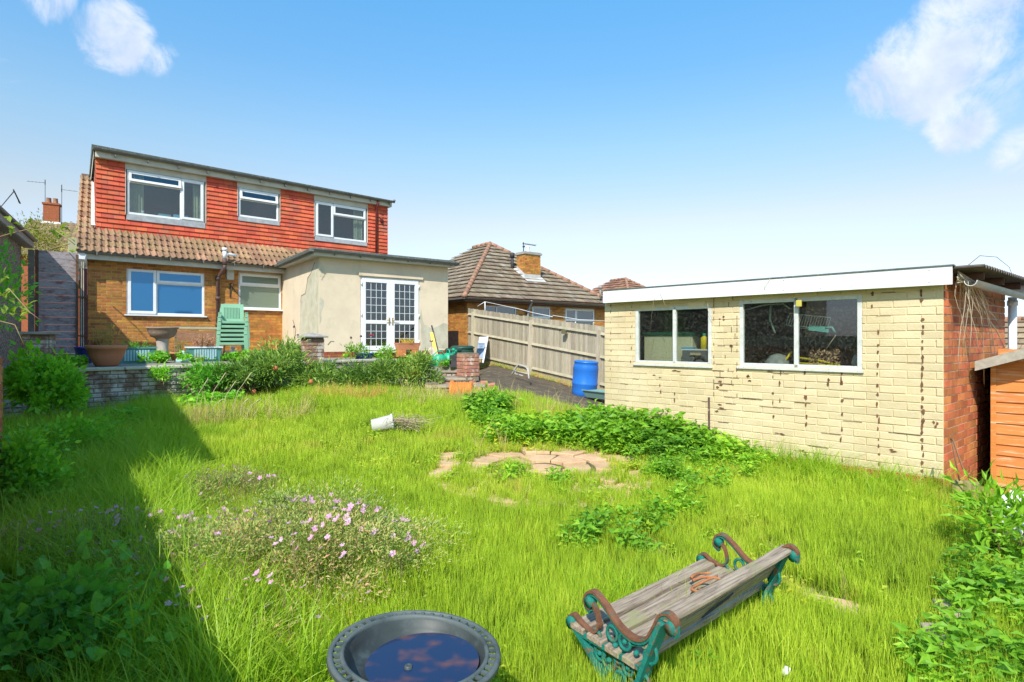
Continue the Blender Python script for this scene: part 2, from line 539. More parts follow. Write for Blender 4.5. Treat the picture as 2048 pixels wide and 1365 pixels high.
def on_ground(px, py, lift=0.0):
    """where the photo's pixel ray meets the ground"""
    Y = 1.2
    while Y < 40:
        z = EYE + (HZ - py) / F * Y
        if z <= gzs((px - CX) / F * Y, Y) + lift: break
        Y += 0.02
    return ((px - CX) / F * Y, Y)


# lawn and soil as one sheet reaching the horizon, finer near the camera
def axis(fine0, fine1, step, far):
    a = list(np.arange(fine0, fine1 + 1e-6, step))
    s = step
    lo = [fine0]; hi = [fine1]
    while hi[-1] < far:
        s *= 1.35; hi.append(hi[-1] + s); lo.append(lo[-1] - s)
    return np.array(sorted(lo[1:] + a + hi[1:]))


gx = axis(-12, 8, 0.2, 900); gy = axis(-3, 26, 0.2, 900)
GX, GY = np.meshgrid(gx, gy)
gv = np.stack([GX, GY, gz(GX, GY)], -1).reshape(-1, 3)
nx, ny = len(gx), len(gy)
ii, jj = np.meshgrid(np.arange(nx - 1), np.arange(ny - 1))
a0 = (jj * nx + ii).ravel()
tr_ = np.concatenate([np.stack([a0, a0 + 1, a0 + nx + 1], -1), np.stack([a0, a0 + nx + 1, a0 + nx], -1)])
ground_o = inst('ground', npmesh('ground', gv, tr_, soil, smooth=True)); ground_o['kind'] = 'structure'

# tarmac drive beside the house, a sheet just above the soil
def drive_edge(x):
    """near edge of the tarmac (Y) at world x"""
    return 10.75 - 0.25 * max(0, x + 0.7) - 0.22 * max(0, x - 0.9) * 2 + 0.12 * math.sin(x * 5.1) + 0.06 * math.sin(x * 13)
dx_ = np.arange(-1.15, 7.01, 0.15)
dv = []; n_r = 60
for x in dx_:
    e = drive_edge(x)
    for k in range(n_r + 1):
        y = e + (27 - e) * (k / n_r) ** 1.3
        dv.append((x, y, gzs(x, y) + 0.02))
dv = np.array(dv); cc = n_r + 1
ii, jj = np.meshgrid(np.arange(len(dx_) - 1), np.arange(n_r))
a0 = (ii * cc + jj).ravel()
drive_tr = np.concatenate([np.stack([a0, a0 + cc, a0 + cc + 1], -1), np.stack([a0, a0 + cc + 1, a0 + 1], -1)])
drive_o = inst('driveway', npmesh('driveway', dv, drive_tr, tarmac, smooth=True)); drive_o['kind'] = 'structure'
# ------------------------------------------------------------------ walls, bricks, windows
_bm = {}


def brick_mesh(L, D, h, mat, var=0, ch=0.004):
    k = (round(L, 3), D, h, mat.name, var)
    if k in _bm: return _bm[k]
    rr = random.Random(hash(k[:3]) + var)
    mb = MB()
    j = lambda s: rr.uniform(-s, s)
    c = ch
    vs = [(0, D, 0), (L, D, 0), (L, D, h), (0, D, h),
          (0, c, 0), (L, c, 0), (L, c, h), (0, c, h),
          (c + j(.002), j(.001), c + j(.002)), (L - c + j(.002), j(.001), c + j(.002)), (L - c + j(.002), j(.001), h - c + j(.002)), (c + j(.002), j(.001), h - c + j(.002))]
    fs = [(8, 9, 10, 11)]
    for a, b in ((4, 8), ):
        fs += [(4, 5, 9, 8), (5, 6, 10, 9), (6, 7, 11, 10), (7, 4, 8, 11)]
    fs += [(0, 1, 5, 4), (1, 2, 6, 5), (2, 3, 7, 6), (3, 0, 4, 7)]
    mb.add(vs, fs)
    m = mb.mesh('brick', mat)
    _bm[k] = m
    return m


def brick_field(parent, M, x0, x1, z0, z1, holes, mat, L=.215, h=.065, j=.010, yf=-.006, D=.02, limit=300, name='brick', single=True,
                cam_key=None, ch=0.004, skip=None, matf=None, start=0, push=None):
    pieces = []
    n = 0; z = z0
    while z + h * 0.6 < z1:
        hh = min(h, z1 - z)
        off = ((n + start) % 2) * (L + j) / 2
        x = x0 - off
        while x < x1:
            segs = [(max(x, x0), min(x + L, x1))]
            for hx0, hx1, hz0, hz1 in holes:
                if z + hh * .5 > hz0 and z + hh * .5 < hz1:
                    ns = []
                    for a, b in segs:
                        if b <= hx0 or a >= hx1: ns.append((a, b))
                        else:
                            if a < hx0: ns.append((a, hx0))
                            if b > hx1: ns.append((hx1, b))
                    segs = ns
            for a, b in segs:
                if b - a > .025 and not (skip and skip((a + b) / 2, z + hh / 2)):
                    pieces.append((a, z, b - a, hh))
            x += L + j
        z += h + j; n += 1
    key = cam_key or (lambda p: (M @ Vector((p[0], 0, p[1])) - Vector((0, 0, EYE))).length)
    pieces.sort(key=key)
    keep = pieces[:limit] if single else []
    rest = pieces[limit:] if single else pieces
    PM = parent.matrix_world.inverted() if parent else Matrix()
    for i, (x, zz, l, hh) in enumerate(keep):
        mm = matf(x, zz) if matf else mat
        me = brick_mesh(l, D, hh, mm, i % 3, ch)
        dy = random.uniform(-.0015, .0015) + (push(x, zz) if push else 0)
        inst(name, me, parent, matrix=PM @ M @ Matrix.Translation((x, yf + dy, zz)))
    if rest:
        mb = MB()
        for x, zz, l, hh in rest:
            mb.cur = random.random()
            mb.box(x, yf + random.uniform(-.001, .001), zz, x + l, yf + D, zz + hh)
        mb.build('brickwork', mat, parent, matrix=PM @ M, kind='stuff')


def parent_inv(parent):
    """world -> parent space, for empties placed by location and rotation"""
    return Matrix.LocRotScale(parent.location, parent.rotation_euler, None).inverted()


class _PW:
    pass


def wall_mesh(mb, x0, x1, z0, z1, holes, y=0.0, th=0.12, top=None):
    xs = sorted({x0, x1, *[h[0] for h in holes], *[h[1] for h in holes]})
    zs = sorted({z0, z1, *[h[2] for h in holes], *[h[3] for h in holes]})
    for i in range(len(xs) - 1):
        for k in range(len(zs) - 1):
            cx, cz = (xs[i] + xs[i + 1]) / 2, (zs[k] + zs[k + 1]) / 2
            if any(h[0] < cx < h[1] and h[2] < cz < h[3] for h in holes): continue
            a, b, c, d = xs[i], xs[i + 1], zs[k], zs[k + 1]
            mb.quad((a, y, c), (b, y, c), (b, y, d), (a, y, d))
            mb.quad((b, y + th, c), (a, y + th, c), (a, y + th, d), (b, y + th, d))
    for h in holes:
        a, b, c, d = h
        mb.quad((a, y, c), (a, y + th, c), (a, y + th, d), (a, y, d))
        mb.quad((b, y + th, c), (b, y, c), (b, y, d), (b, y + th, d))
        mb.quad((a, y, c), (b, y, c), (b, y + th, c), (a, y + th, c))
        mb.quad((a, y + th, d), (b, y + th, d), (b, y, d), (a, y, d))
    for a, b in ((x0, 1), (x1, 0)):
        q = [(a, y, z0), (a, y + th, z0), (a, y + th, z1), (a, y, z1)]
        mb.quad(*(q if b else q[::-1]))
    mb.quad((x0, y, z1), (x1, y, z1), (x1, y + th, z1), (x0, y + th, z1))


def fbox(mb, x0, x1, z0, z1, wd, y0, y1):
    """rectangular picture-frame of width wd"""
    mb.box(x0, y0, z0, x0 + wd, y1, z1); mb.box(x1 - wd, y0, z0, x1, y1, z1)
    mb.box(x0 + wd, y0, z0, x1 - wd, y1, z0 + wd); mb.box(x0 + wd, y0, z1 - wd, x1 - wd, y1, z1)


def window(parent, M, x0, x1, z0, z1, lights, glass=None, y=0.03, fw=0.055, frame_mat=None, curtains=(), sill=None, label=None, depth=0.06):
    """lights: (u0, u1, v0, v1, sash) in fractions; sash: 'o' an opening light with its own raised frame, 'p' pushed a little open"""
    frame_mat = frame_mat or upvc
    W_, H_ = x1 - x0, z1 - z0
    mb = MB()
    fbox(mb, x0, x1, z0, z1, fw, y, y + depth)
    rects = []
    for u0, u1, v0, v1, s in lights:
        a, b, c, d = x0 + u0 * W_, x0 + u1 * W_, z0 + v0 * H_, z0 + v1 * H_
        if u0 > 0: mb.box(a - fw / 2, y, c + .001, a + fw / 2, y + depth - .002, d - .001)
        if v0 > 0: mb.box(a + .002, y + .001, c - fw / 2, b - .002, y + depth - .004, c + fw / 2)
        rects.append((a + (fw if u0 == 0 else fw / 2), b - (fw if u1 == 1 else fw / 2), c + (fw if v0 == 0 else fw / 2), d - (fw if v1 == 1 else fw / 2), s))
    wo_ = mb.build('window', frame_mat, parent, matrix=M, bevel=0.004)
    if label: wo_['label'] = label
    for a, b, c, d, s in rects:
        if s:
            sm = MB(); sw = fw * .8; e = .022
            fbox(sm, -.0, b - a + 2 * e, -(d - c) - 2 * e, 0, sw + e, 0, .045)
            gm = MB(); gm.box(sw + e - .005, .02, -(d - c) - e + sw - .005, b - a + e - sw + .005, .026, -e - sw + .005)
            ang = -R(9) if s == 'p' else 0
            MM = Matrix.Translation((a - e, y - .03, d + e)) @ Matrix.Rotation(ang, 4, 'X')
            so = sm.build('sash', frame_mat, wo_, matrix=MM, bevel=0.004)
            so_p = gm.build('pane', glass, wo_, matrix=MM)
        else:
            gm = MB(); gm.box(a - .003, y + .028, c - .003, b + .003, y + .034, d + .003)
            gm.build('pane', glass, wo_)
    if sill:
        sm = MB(); sm.box(x0 - sill, y - .10, z0 - .035, x1 + sill, y + .05, z0 - .001)
        sm.build('sill', frame_mat, wo_, bevel=0.004)
    for u0, u1, v1 in curtains:
        cm_ = MB(); a, b = x0 + u0 * W_, x0 + u1 * W_
        n = max(8, int((b - a) / .02)); vs = []; fs = []
        for i in range(n + 1):
            x = a + (b - a) * i / n
            yy = y + .16 + .028 * math.sin(i * 1.9) + .01 * math.sin(i * .7)
            sw_ = (x - (x0 + x1) / 2) * .0
            vs += [(x + sw_, yy, z0 - .02), (x, yy + .01, z0 + v1 * H_)]
            if i: fs.append((2 * i - 2, 2 * i, 2 * i + 1, 2 * i - 1))
        cm_.add(vs, fs, True)
        cm_.build('curtain', curtain_m, wo_)
    return wo_


# ================================================================== THE HOUSE
T_Z = 1.0                                  # terrace level
EX = Frame(-5.01, 14.94, 0.80, 0.60)       # front of the rendered extension
_bx = XR = None
HS = Frame(-10.73, 14.44, 0.75, 0.661)     # brick rear wall of the house, starting at its left corner
EAVE = 3.60
house = empty('detached_house', (HS.o[0], HS.o[1], 0), HS.a,
              label='two storey house with red tile-hung dormer, orange brick and a cream rendered extension', cat='house')
I4 = Matrix.Identity(4)
HM = HS.M
HInv = HM.inverted()
EXM = HInv @ EX.M                          # extension coordinates in the house's own space
house_mw = HM


def bf(parent, Mrel, *a, **k):
    """brick_field with a matrix relative to a parent of known world matrix"""
    pm = parent_world[parent.name]
    o_limit = k.get('limit', 300)
    key = lambda p: (pm @ Mrel @ Vector((p[0], 0, p[1])) - Vector((0, 0, EYE))).length
    x0, x1, z0, z1, holes, mat = a

    class Dummy:
        matrix_world = Matrix.Identity(4)
    # run with world = Mrel and a parent whose inverse is the identity
    _brick_run(parent, Mrel, x0, x1, z0, z1, holes, mat, key, **k)


def _brick_run(parent, Mrel, x0, x1, z0, z1, holes, mat, key, **k):
    brick_field(parent, Mrel, x0, x1, z0, z1, holes, mat, cam_key=key, **k)


parent_world = {}


def reg(e):
    parent_world[e.name] = Matrix.LocRotScale(e.location, e.rotation_euler, None)
    return e


reg(house)
# wall openings, read off as photo columns and rows on the wall plane
w4 = HS.rect(253, 409, 535, 630, 545.6, 632)
w5 = HS.rect(477, 562.5, 544.5, 618, 551.5, 620.6)
xwall = 5.3
wm = MB(); wall_mesh(wm, 0, xwall, T_Z - .6, EAVE + .05, [w4, w5], 0, .25)
wm.build('rear_wall', ochre_mortar, house)
bf(house, I4, 0.0, xwall - .25, T_Z + .165, EAVE, [w4, w5], orange_brick, limit=300)
dpc = MB()
xx = 0
while xx < xwall - .3:
    for r_ in range(2):
        dpc.cur = random.random(); dpc.box(xx + r_ * .11, -.007, T_Z + .01 + r_ * .075, xx + .215 + r_ * .11, .01, T_Z + .075 + r_ * .075)
    xx += .225
dpc.build('damp_course', blue_brick, house, kind='stuff')
# remaining outer walls and floors
ow = MB()
kx = (HS.t(163, 4.3) - HS.t(152, -.3)) / 4.6 + .01         # the flank is not quite square to the rear wall
ow.add([(0.002, .25, T_Z - .6), (0.26, .25, T_Z - .6), (0.26 + kx * 8.4, 8.6, T_Z - .6), (0.002 + kx * 8.4, 8.6, T_Z - .6),
        (0.002, .25, EAVE + .04), (0.26, .25, EAVE + .04), (0.26 + kx * 8.4, 8.6, EAVE + .04), (0.002 + kx * 8.4, 8.6, EAVE + .04)],
       [(0, 3, 2, 1), (4, 5, 6, 7), (0, 1, 5, 4), (1, 2, 6, 5), (2, 3, 7, 6), (3, 0, 4, 7)])
ow.box(0.002 + kx * 8.4, 8.6, T_Z - .6, 9.0, 8.85, EAVE + .04)
ow.box(8.76, .25, T_Z - .6, 9.0, 8.6, EAVE + .04)
ow.box(5.31, .02, T_Z - .6, 8.99, .25, EAVE + .04)
ow.build('side_wall', orange_brick, house)
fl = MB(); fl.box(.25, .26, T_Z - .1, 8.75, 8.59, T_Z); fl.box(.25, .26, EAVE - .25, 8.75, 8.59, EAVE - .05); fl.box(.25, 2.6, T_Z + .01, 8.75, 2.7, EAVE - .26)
fl.build('interior', dark_room, house)

window(house, I4, *w4, [(0, .365, 0, 1, 'o'), (.365, 1, 0, .70, ''), (.365, 1, .70, 1, 'o')], glass_sky_refl, y=.02, sill=.05,
       label='wide white window with three panes painted blue as reflected sky')
window(house, I4, *w5, [(0, 1, 0, .66, ''), (0, 1, .66, 1, 'o')], glass_frost, y=.02, sill=.05, label='small white window with frosted panes')

# --- main roof, lower slope in front of the dormer and the strip on its left
SL = math.radians(33); tS = math.tan(SL)
EY = -.30                                       # eave line in front of the wall
z_e = 3.70                                      # top of tiles at the eave
D_Y = .85                                       # dormer face depth
xE0 = HS.t(152, EY); yR = 4.3
zR = z_e + (yR - EY) * tS
xR0 = HS.t(163, yR)
xD0 = HS.t(190.5, D_Y); xD1 = HS.t(775, D_Y)
zD0 = z_e + (D_Y - EY) * tS
deck = MB()
def RZ(y): return z_e + (y - EY) * tS
x_r = 9.2
deck.add([(xE0, EY, RZ(EY) - .05), (x_r, EY, RZ(EY) - .05), (x_r, yR, zR - .05), (xR0, yR, zR - .05)], [(0, 1, 2, 3)])
deck.add([(xR0, yR, zR - .05), (x_r, yR, zR - .05), (x_r, 8.9, EAVE + .1), (xR0 + kx * 4.6, 8.9, EAVE + .1)], [(0, 1, 2, 3)])
deck.add([(xR0, yR, zR - .06), (xR0 + kx * 4.6, 8.9, EAVE + .1), (xE0 + .1, EY + .1, EAVE)], [(0, 1, 2)])
deck.add([(x_r - .01, yR, zR - .06), (x_r - .01, 8.9, EAVE), (x_r - .01, EY + .1, EAVE)], [(0, 1, 2)])
deck.build('roof', dark_wood, house)

TW, TG = .30, .345


def roman_tile():
    mb = MB(); n = 12; vs = []
    for k in range(n + 1):
        u = k / n
        ph = (u * 2) % 1.0
        zz = .042 * max(0, math.sin(math.pi * min(1, ph / .62))) if ph < .62 else 0.0
        vs.append((u * TW, zz))
    top = [(x, 0, z + .028) for x, z in vs] + [(x, TG + .06, z + .004) for x, z in vs]
    bot = [(x, 0.0, z) for x, z in vs]
    V = top + bot; N = n + 1
    fs = [(i, i + 1, N + i + 1, N + i) for i in range(n)] + [(2 * N + i, 2 * N + i + 1, i + 1, i) for i in range(n)]
    fs += [(2 * N, 0, N), (3 * N - 1, 2 * N - 1, N - 1)]
    mb.add(V, fs, False)
    return mb.mesh('roof_tile', brown_tile)


rt = roman_tile()
xcb0 = HS.t(187, yR)
def lx0(y): return xD0 + (xcb0 - xD0) * (y - D_Y) / (yR - D_Y)
rows = int((yR - EY) / math.cos(SL) / TG)
for r_ in range(rows):
    ys = EY - .05 + r_ * TG * math.cos(SL); zs_ = RZ(ys)
    xl = xE0 + (xR0 - xE0) * (ys - EY) / (yR - EY)
    x = xl
    last = 8.9 if ys < D_Y - .25 else lx0(ys + .15) - .02
    while x < last:
        sx = 1.0
        if ys >= D_Y - .25 and x + TW > lx0(ys + .15) + .02: sx = max(.15, (lx0(ys + .15) + .01 - x) / TW)
        if EX.o and ys < D_Y and x > 6.6: break
        inst('roof_tile', rt, house, (x, ys, zs_ - .02), (SL + random.uniform(-.012, .012), 0, 0), (sx * .985, 1, 1))
        x += TW
# lead flashing down the cheek and bargeboard, gutter, fascia
lf = MB()
lf.beam((xD0 - .04, D_Y - .02, zD0 + .05), (xcb0 - .03, yR - .4, RZ(yR - .4) + .05), .11, .04)
lf.build('lead_flashing', pmat('white_lead', (.62, .62, .60), (.5, .5, .5), 5), house)
fa = MB(); fa.box(xE0 + .03, EY + .03, EAVE - .12, 5.32, EY + .06, EAVE + .055); fa.box(xE0 + .04, EY + .06, EAVE - .10, 5.3, -.002, EAVE - .08)
fa.box(xE0 + .01, EY + .0, EAVE - .14, xE0 + .04, .6, EAVE + .10)
fa.build('fascia', cream_trim, house)
gt = MB()
def half_gutter(mb, a, b, r=.055):
    a = Vector(a); b = Vector(b); d = (b - a).normalized(); s = d.cross(Vector((0, 0, 1))).normalized(); N = 8
    vs = []
    for p in (a, b):
        for rr in (r, r - .008):
            for k in range(N + 1):
                th = math.pi * k / N
                vs.append(p + s * math.cos(th) * rr - Vector((0, 0, 1)) * math.sin(th) * rr)
    M_ = N + 1; fs = []
    for k in range(N):
        fs += [(k, k + 1, 2 * M_ + k + 1, 2 * M_ + k), (M_ + k + 1, M_ + k, 3 * M_ + k, 3 * M_ + k + 1)]
    fs += [(0, M_, 3 * M_, 2 * M_), (N, 2 * M_ + N, 3 * M_ + N, M_ + N)]
    for q in (0, 2 * M_):
        for k in range(N): fs.append((q + k, q + k + 1, q + M_ + k + 1, q + M_ + k))
    mb.add(vs, fs, True)
half_gutter(gt, (xE0 + .02, EY - .03, EAVE + .07), (5.25, EY - .03, EAVE + .045))
for k in range(7): gt.box(.2 + k * .8, EY - .09, EAVE - .01, .225 + k * .8, EY + .03, EAVE + .075)
gt.build('gutter', gutter_m, house)
fp = MB(); fp.tube([(.02, -.06, EAVE - .12), (.02, -.06, EAVE - .35), (.03, -.04, EAVE - .55), (.03, -.04, T_Z + .1)], .028, 8); fp.tube([(-.02, EY, EAVE + .0), (-.02, EY + .02, EAVE - .1), (.02, -.06, EAVE - .3)], .03, 8)
fp.build('downpipe', upvc, house)
bp_ = MB()
bp_.prism_yz([(EY - .02, EAVE - .14), (0.02, EAVE - .42), (0.02, EAVE + .02), (EY - .02, EAVE + .02)], -.16, -.02)
bp_.build('box_end', upvc, house)

# --- dormer
zF = HS.z(318, xD0, D_Y)                    # underside of the dormer fascia
zF = (zF + HS.z(414, xD1, D_Y)) / 2
zT = zF + .21
wd1 = HS.rect(254, 408.5, 341.5, 428, 362.6, 446, D_Y)
wd2 = HS.rect(477, 557, 378, 431, 387.5, 445, D_Y)
wd3 = HS.rect(630, 732, 403, 473, 417, 485.5, D_Y)
dz = zD0 - .08
dm = MB()
wall_mesh(dm, xD0, xD1, dz, zF, [wd1, wd2, wd3], D_Y, .15)
dm.build('dormer_wall', dark_wood, house)
xcb = HS.t(187, yR)                          # the left cheek follows the flank, which is not quite square to the rear wall
def lx(y): return xD0 + (xcb - xD0) * (y - D_Y) / (yR - D_Y)
for xa_ in (xD0 + .001, xD1 - .15):
    ck = MB()
    if xa_ < xD1 - 1:
        q = [(D_Y + .15, dz), (yR, zR - .1), (yR, zF), (D_Y + .15, zF)]
        ck.add([(lx(a), a, b) for a, b in q] + [(lx(a) + .15, a, b) for a, b in q], [(3, 2, 1, 0), (4, 5, 6, 7), (0, 1, 5, 4), (2, 3, 7, 6)])
        ck.build('dormer_cheek', red_tile, house); continue
    ck.prism_yz([(D_Y + .15, dz), (yR, zR - .1), (yR, zF), (D_Y + .15, zF)], xa_, xa_ + .149)
    ck.build('dormer_cheek', red_tile, house)

panels = []
for k_, wd in enumerate((wd1, wd2, wd3)):
    panels.append((wd[0] - .03, wd[1] + .03, wd[2] - (.17 if k_ == 0 else .15), zF + .1))
# hung tiles, lapped: each leans out at its foot
TLW, TLH = .262, .128
def hung_tile_mesh(w_):
    mb = MB(); mb.add([(0, -.044, 0), (w_, -.044, 0), (w_, -.004, TLH + .03), (0, -.004, TLH + .03), (0, -.008, 0), (w_, -.008, 0), (w_, .004, TLH + .03), (0, .004, TLH + .03)],
                      [(0, 1, 2, 3), (4, 0, 3, 7), (1, 5, 6, 2), (0, 4, 5, 1)])
    return mb.mesh('hung_tile', red_tile)
_ht = {}
def htile(w_):
    k = round(w_, 3)
    if k not in _ht: _ht[k] = hung_tile_mesh(w_)
    return _ht[k]
tiles = []
zz = dz; n = 0
while zz < zF - .02:
    x = xD0 - (n % 2) * TLW / 2
    while x < xD1:
        segs = [(max(x, xD0), min(x + TLW, xD1))]
        for h in panels:
            if zz + TLH * .5 > h[2] and zz + TLH * .5 < h[3]:
                ns = []
                for a, b in segs:
                    if b <= h[0] or a >= h[1]: ns.append((a, b))
                    else:
                        if a < h[0]: ns.append((a, h[0]))
                        if b > h[1]: ns.append((h[1], b))
                segs = ns
        tiles += [(a, zz, b - a) for a, b in segs if b - a > .03]
        x += TLW
    zz += TLH; n += 1
tiles.sort(key=lambda q: q[0])
for x, z_, w_ in tiles[:300]:
    inst('hung_tile', htile(w_ - .006), house, (x + .003, D_Y + random.uniform(-.002, .002), z_), (random.uniform(-.01, .01), 0, random.uniform(-.004, .004)))
mb = MB()
for x, z_, w_ in tiles[300:]:
    mb.cur = random.random()
    a = x + .003; b = x + w_ - .003
    mb.add([(a, D_Y - .044, z_), (b, D_Y - .044, z_), (b, D_Y - .004, z_ + TLH + .03), (a, D_Y - .004, z_ + TLH + .03), (a, D_Y - .008, z_), (b, D_Y - .008, z_)], [(0, 1, 2, 3), (0, 4, 5, 1)])
mb.build('tile_hanging', red_tile, house, kind='stuff')
for wd in (wd1, wd2, wd3):
    sur = MB()
    sur.box(wd[0] - .03, D_Y - .02, wd[3] + .003, wd[1] + .03, D_Y + .02, zF - .002)
    sur.box(wd[0] - .045, D_Y - .045, wd[2] - .01, wd[0] - .03, D_Y, zF - .002)
    sur.box(wd[1] + .03, D_Y - .045, wd[2] - .01, wd[1] + .045, D_Y, zF - .002)
    sur.build('window_surround', cream_trim, house)
for k_, wd in enumerate((wd1, wd2, wd3)):
    b_ = .17 if k_ == 0 else .14
    ls = MB()
    ls.prism_yz([(D_Y - .05, wd[2] - b_), (D_Y, wd[2] - b_), (D_Y + .04, wd[2] - .002), (D_Y - .02, wd[2] - .002)], wd[0] - .02, wd[1] + .02)
    ls.build('lead_apron', lead, house)
window(house, I4, *wd1, [(0, .685, 0, .74, ''), (0, .685, .74, 1, 'p'), (.685, 1, 0, 1, 'o')], glass_dark, y=D_Y + .0,
       curtains=[(.03, .22, .98), (.86, .98, .98)], label='white window of three lights with curtains, top vent ajar')
window(house, I4, *wd2, [(0, 1, 0, .62, ''), (0, 1, .62, 1, 'p')], glass_dark, y=D_Y, label='small white window with its top vent ajar')
window(house, I4, *wd3, [(0, .34, 0, 1, 'o'), (.34, 1, 0, .68, ''), (.34, 1, .68, 1, 'o')], glass_dark, y=D_Y, curtains=[(.78, .97, .98)],
       label='white window with a pale curtain at its right side')
# things on the first floor sill
for nm, x, w_, h_, c_ in (('book', .40, .30, .07, (.25, .45, .50)), ('box', .60, .36, .10, (.22, .50, .68)), ('cup', .20, .09, .10, (.75, .75, .72))):
    b_ = MB(); xx = wd1[0] + x * (wd1[1] - wd1[0])
    if nm == 'cup': b_.lathe([(.0, 0), (.035, 0), (.04, .09), (.036, .09), (.03, .01)], 12, (xx, D_Y + .12, wd1[2] + .06))
    else: b_.box(xx, D_Y + .08, wd1[2] + .06, xx + w_, D_Y + .22, wd1[2] + .06 + h_)
    o = b_.build(nm, pmat('sill_' + nm, c_), None, matrix=HM)
    tag(o, {'book': 'pale green book lying on the sill behind the big upper window', 'box': 'light blue box on the sill behind the big upper window',
            'cup': 'white cup on the sill by the left curtain of the big upper window'}[nm], nm)
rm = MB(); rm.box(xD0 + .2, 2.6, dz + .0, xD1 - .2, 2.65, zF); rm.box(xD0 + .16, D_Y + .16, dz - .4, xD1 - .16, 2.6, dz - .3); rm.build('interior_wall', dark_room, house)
df = MB(); df.box(xD0 - .02, D_Y - .16, zF, xD1 + .06, D_Y - .13, zT - .03)
df.box(xD0 - .02, D_Y - .13, zF + .001, xD1 + .06, D_Y + .15, zF + .02)
df.add([(xD0 - .05, D_Y - .155, zF + .002), (xcb - .08, yR, zF + .002), (xcb - .08, yR, zT - .03), (xD0 - .05, D_Y - .155, zT - .03)], [(0, 1, 2, 3)]); df.box(xD1 + .06, D_Y - .155, zF + .002, xD1 + .09, yR, zT - .03)
df.build('dormer_fascia', cream_trim, house)
dr = MB(); dr.add([(xD0 - .08, D_Y - .20, zT - .03), (xD1 + .12, D_Y - .20, zT - .05), (xD1 + .12, yR + .2, zT + .02), (xcb - .10, yR + .2, zT + .02),
                   (xD0 - .10, D_Y - .22, zT + .08), (xD1 + .12, D_Y - .20, zT + .02), (xD1 + .12, yR + .2, zT + .08), (xcb - .10, yR + .2, zT + .08)],
                  [(0, 3, 2, 1), (4, 5, 6, 7), (0, 1, 5, 4), (1, 2, 6, 5), (2, 3, 7, 6), (3, 0, 4, 7)])
dr.build('flat_roof', felt, house)
dg = MB(); half_gutter(dg, (xD0 - .05, D_Y - .24, zT - .01), (xD1 + .15, D_Y - .24, zT - .03), .05)
for k in range(12): dg.box(xD0 + .4 + k * .75, D_Y - .25, zF + .06, xD0 + .43 + k * .75, D_Y - .16, zF + .12)
dg.tube([(xD1 + .12, D_Y - .24, zT - .01), (xD1 + .16, D_Y - .24, zT + .03)], .045, 8)
dg.build('dormer_gutter', gutter_m, house)
xdp = HS.t(753, D_Y - .08)
dp_ = MB(); dp_.tube([(xdp, D_Y - .20, zF + .15), (xdp, D_Y - .2, zF), (xdp, D_Y - .07, zF - .12), (xdp, D_Y - .07, dz - .1)], .04, 10)
dp_.tube([(xdp + .17, D_Y - .05, zF - .42), (xdp + .22, D_Y - .05, zF - .46), (xdp + .22, D_Y - .05, zF - .6)], .05, 8)
dp_.build('dormer_downpipe', pmat('red_brown_pipe', (.20, .035, .03), (.15, .03, .03), 5, rough=.5), house)

# --- soil pipe, vent box, bracket, shelf over the right window
sp = MB(); xs_ = HS.t(449, EY - .1); xw = HS.t(436, -.1)
sp.tube([(xs_, EY - .12, EAVE - .02), (xs_, EY - .12, EAVE - .10), (xw, -.09, EAVE - .35), (xw, -.09, T_Z)], .052, 12)
for z_ in (EAVE - .38, EAVE - .95, EAVE - 1.7): sp.tube([(xw, -.09, z_ - .05), (xw, -.09, z_ + .05)], .068, 12)
sp.tube([(xs_, EY - .12, EAVE - .02), (xs_, EY - .12, EAVE + .16)], .06, 12)
spo = sp.build('soil_pipe', iron_pipe, house)
sv = MB(); sv.tube([(xs_, EY - .12, EAVE + .16), (xs_, EY - .12, EAVE + .40)], .055, 12); sv.tube([(xs_, EY - .12, EAVE + .38), (xs_, EY - .12, EAVE + .46)], .07, 12)
sv.tube([(xs_, EY - .12, EAVE + .22), (xs_ + .08, EY - .1, EAVE + .30), (xs_ + .32, EY - .08, EAVE + .27)], .042, 10); sv.build('vent_pipe', upvc, spo)
vb = MB(); a, b, c, d = HS.rect(451.5, 466, 537, 560, 538, 561); vb.box(a, -.12, c, b, -.005, d); vb.build('vent_box', cream_trim, house, bevel=.01)
hb = MB(); a, z1_ = HS.pz(460, 568); a2, z2_ = HS.pz(460, 596)
hb.beam((a, -.02, z1_), (a, -.02, z2_), .03, .02); hb.beam((a, -.02, z1_), (a + .02, -.30, z1_ - .02), .02, .02); hb.beam((a, -.02, z2_ + .03), (a + .02, -.28, z1_ - .02), .015, .015)
hb.beam((a, -.02, z1_ - .03), (a + .28, -.03, z2_ + .02), .015, .015)
hb.build('basket_bracket', black_iron, house)
sh = MB(); a = HS.t(483, -.1); b = HS.t(568, -.1); zq = HS.z(538, (a + b) / 2, -.1) - .02; sh.box(a, -.14, zq - .03, b, -.005, zq + .02); sh.build('awning_rail', upvc, house, bevel=.008)

# --- extension
EW = 3.86; ED = 3.5
zx = 1.5 + 2.13                                # underside of its fascia
xd = EX.rect(721, 839, 552.5, 703.5, 561, 701.5)
em = MB()
wall_mesh(em, 0, EW, T_Z + .17, zx, [(xd[0], xd[1], xd[2], xd[3])], 0, .2)
em.box(.001, .2, T_Z + .17, .2, ED, zx); em.box(EW - .2, .2, T_Z + .17, EW - .001, ED, zx)
em.build('rendered_wall', render_m, house, matrix=EXM)
pl_ = MB(); pl_.box(.015, .015, .4, EW - .015, ED, T_Z + .17); pl_.build('plinth', blue_brick, house, matrix=EXM)
bfm = MB()
for r_ in range(4):
    xx = -.0
    while xx < EW:
        bfm.cur = random.random()
        bfm.box(max(0, xx + (r_ % 2) * .11), .006, T_Z + .10 - r_ * .075, min(EW - .01, xx + .215 + (r_ % 2) * .11), .03, T_Z + .165 - r_ * .075); xx += .225
bfm.build('plinth_brickwork', bare_brick, house, matrix=EXM, kind='stuff')
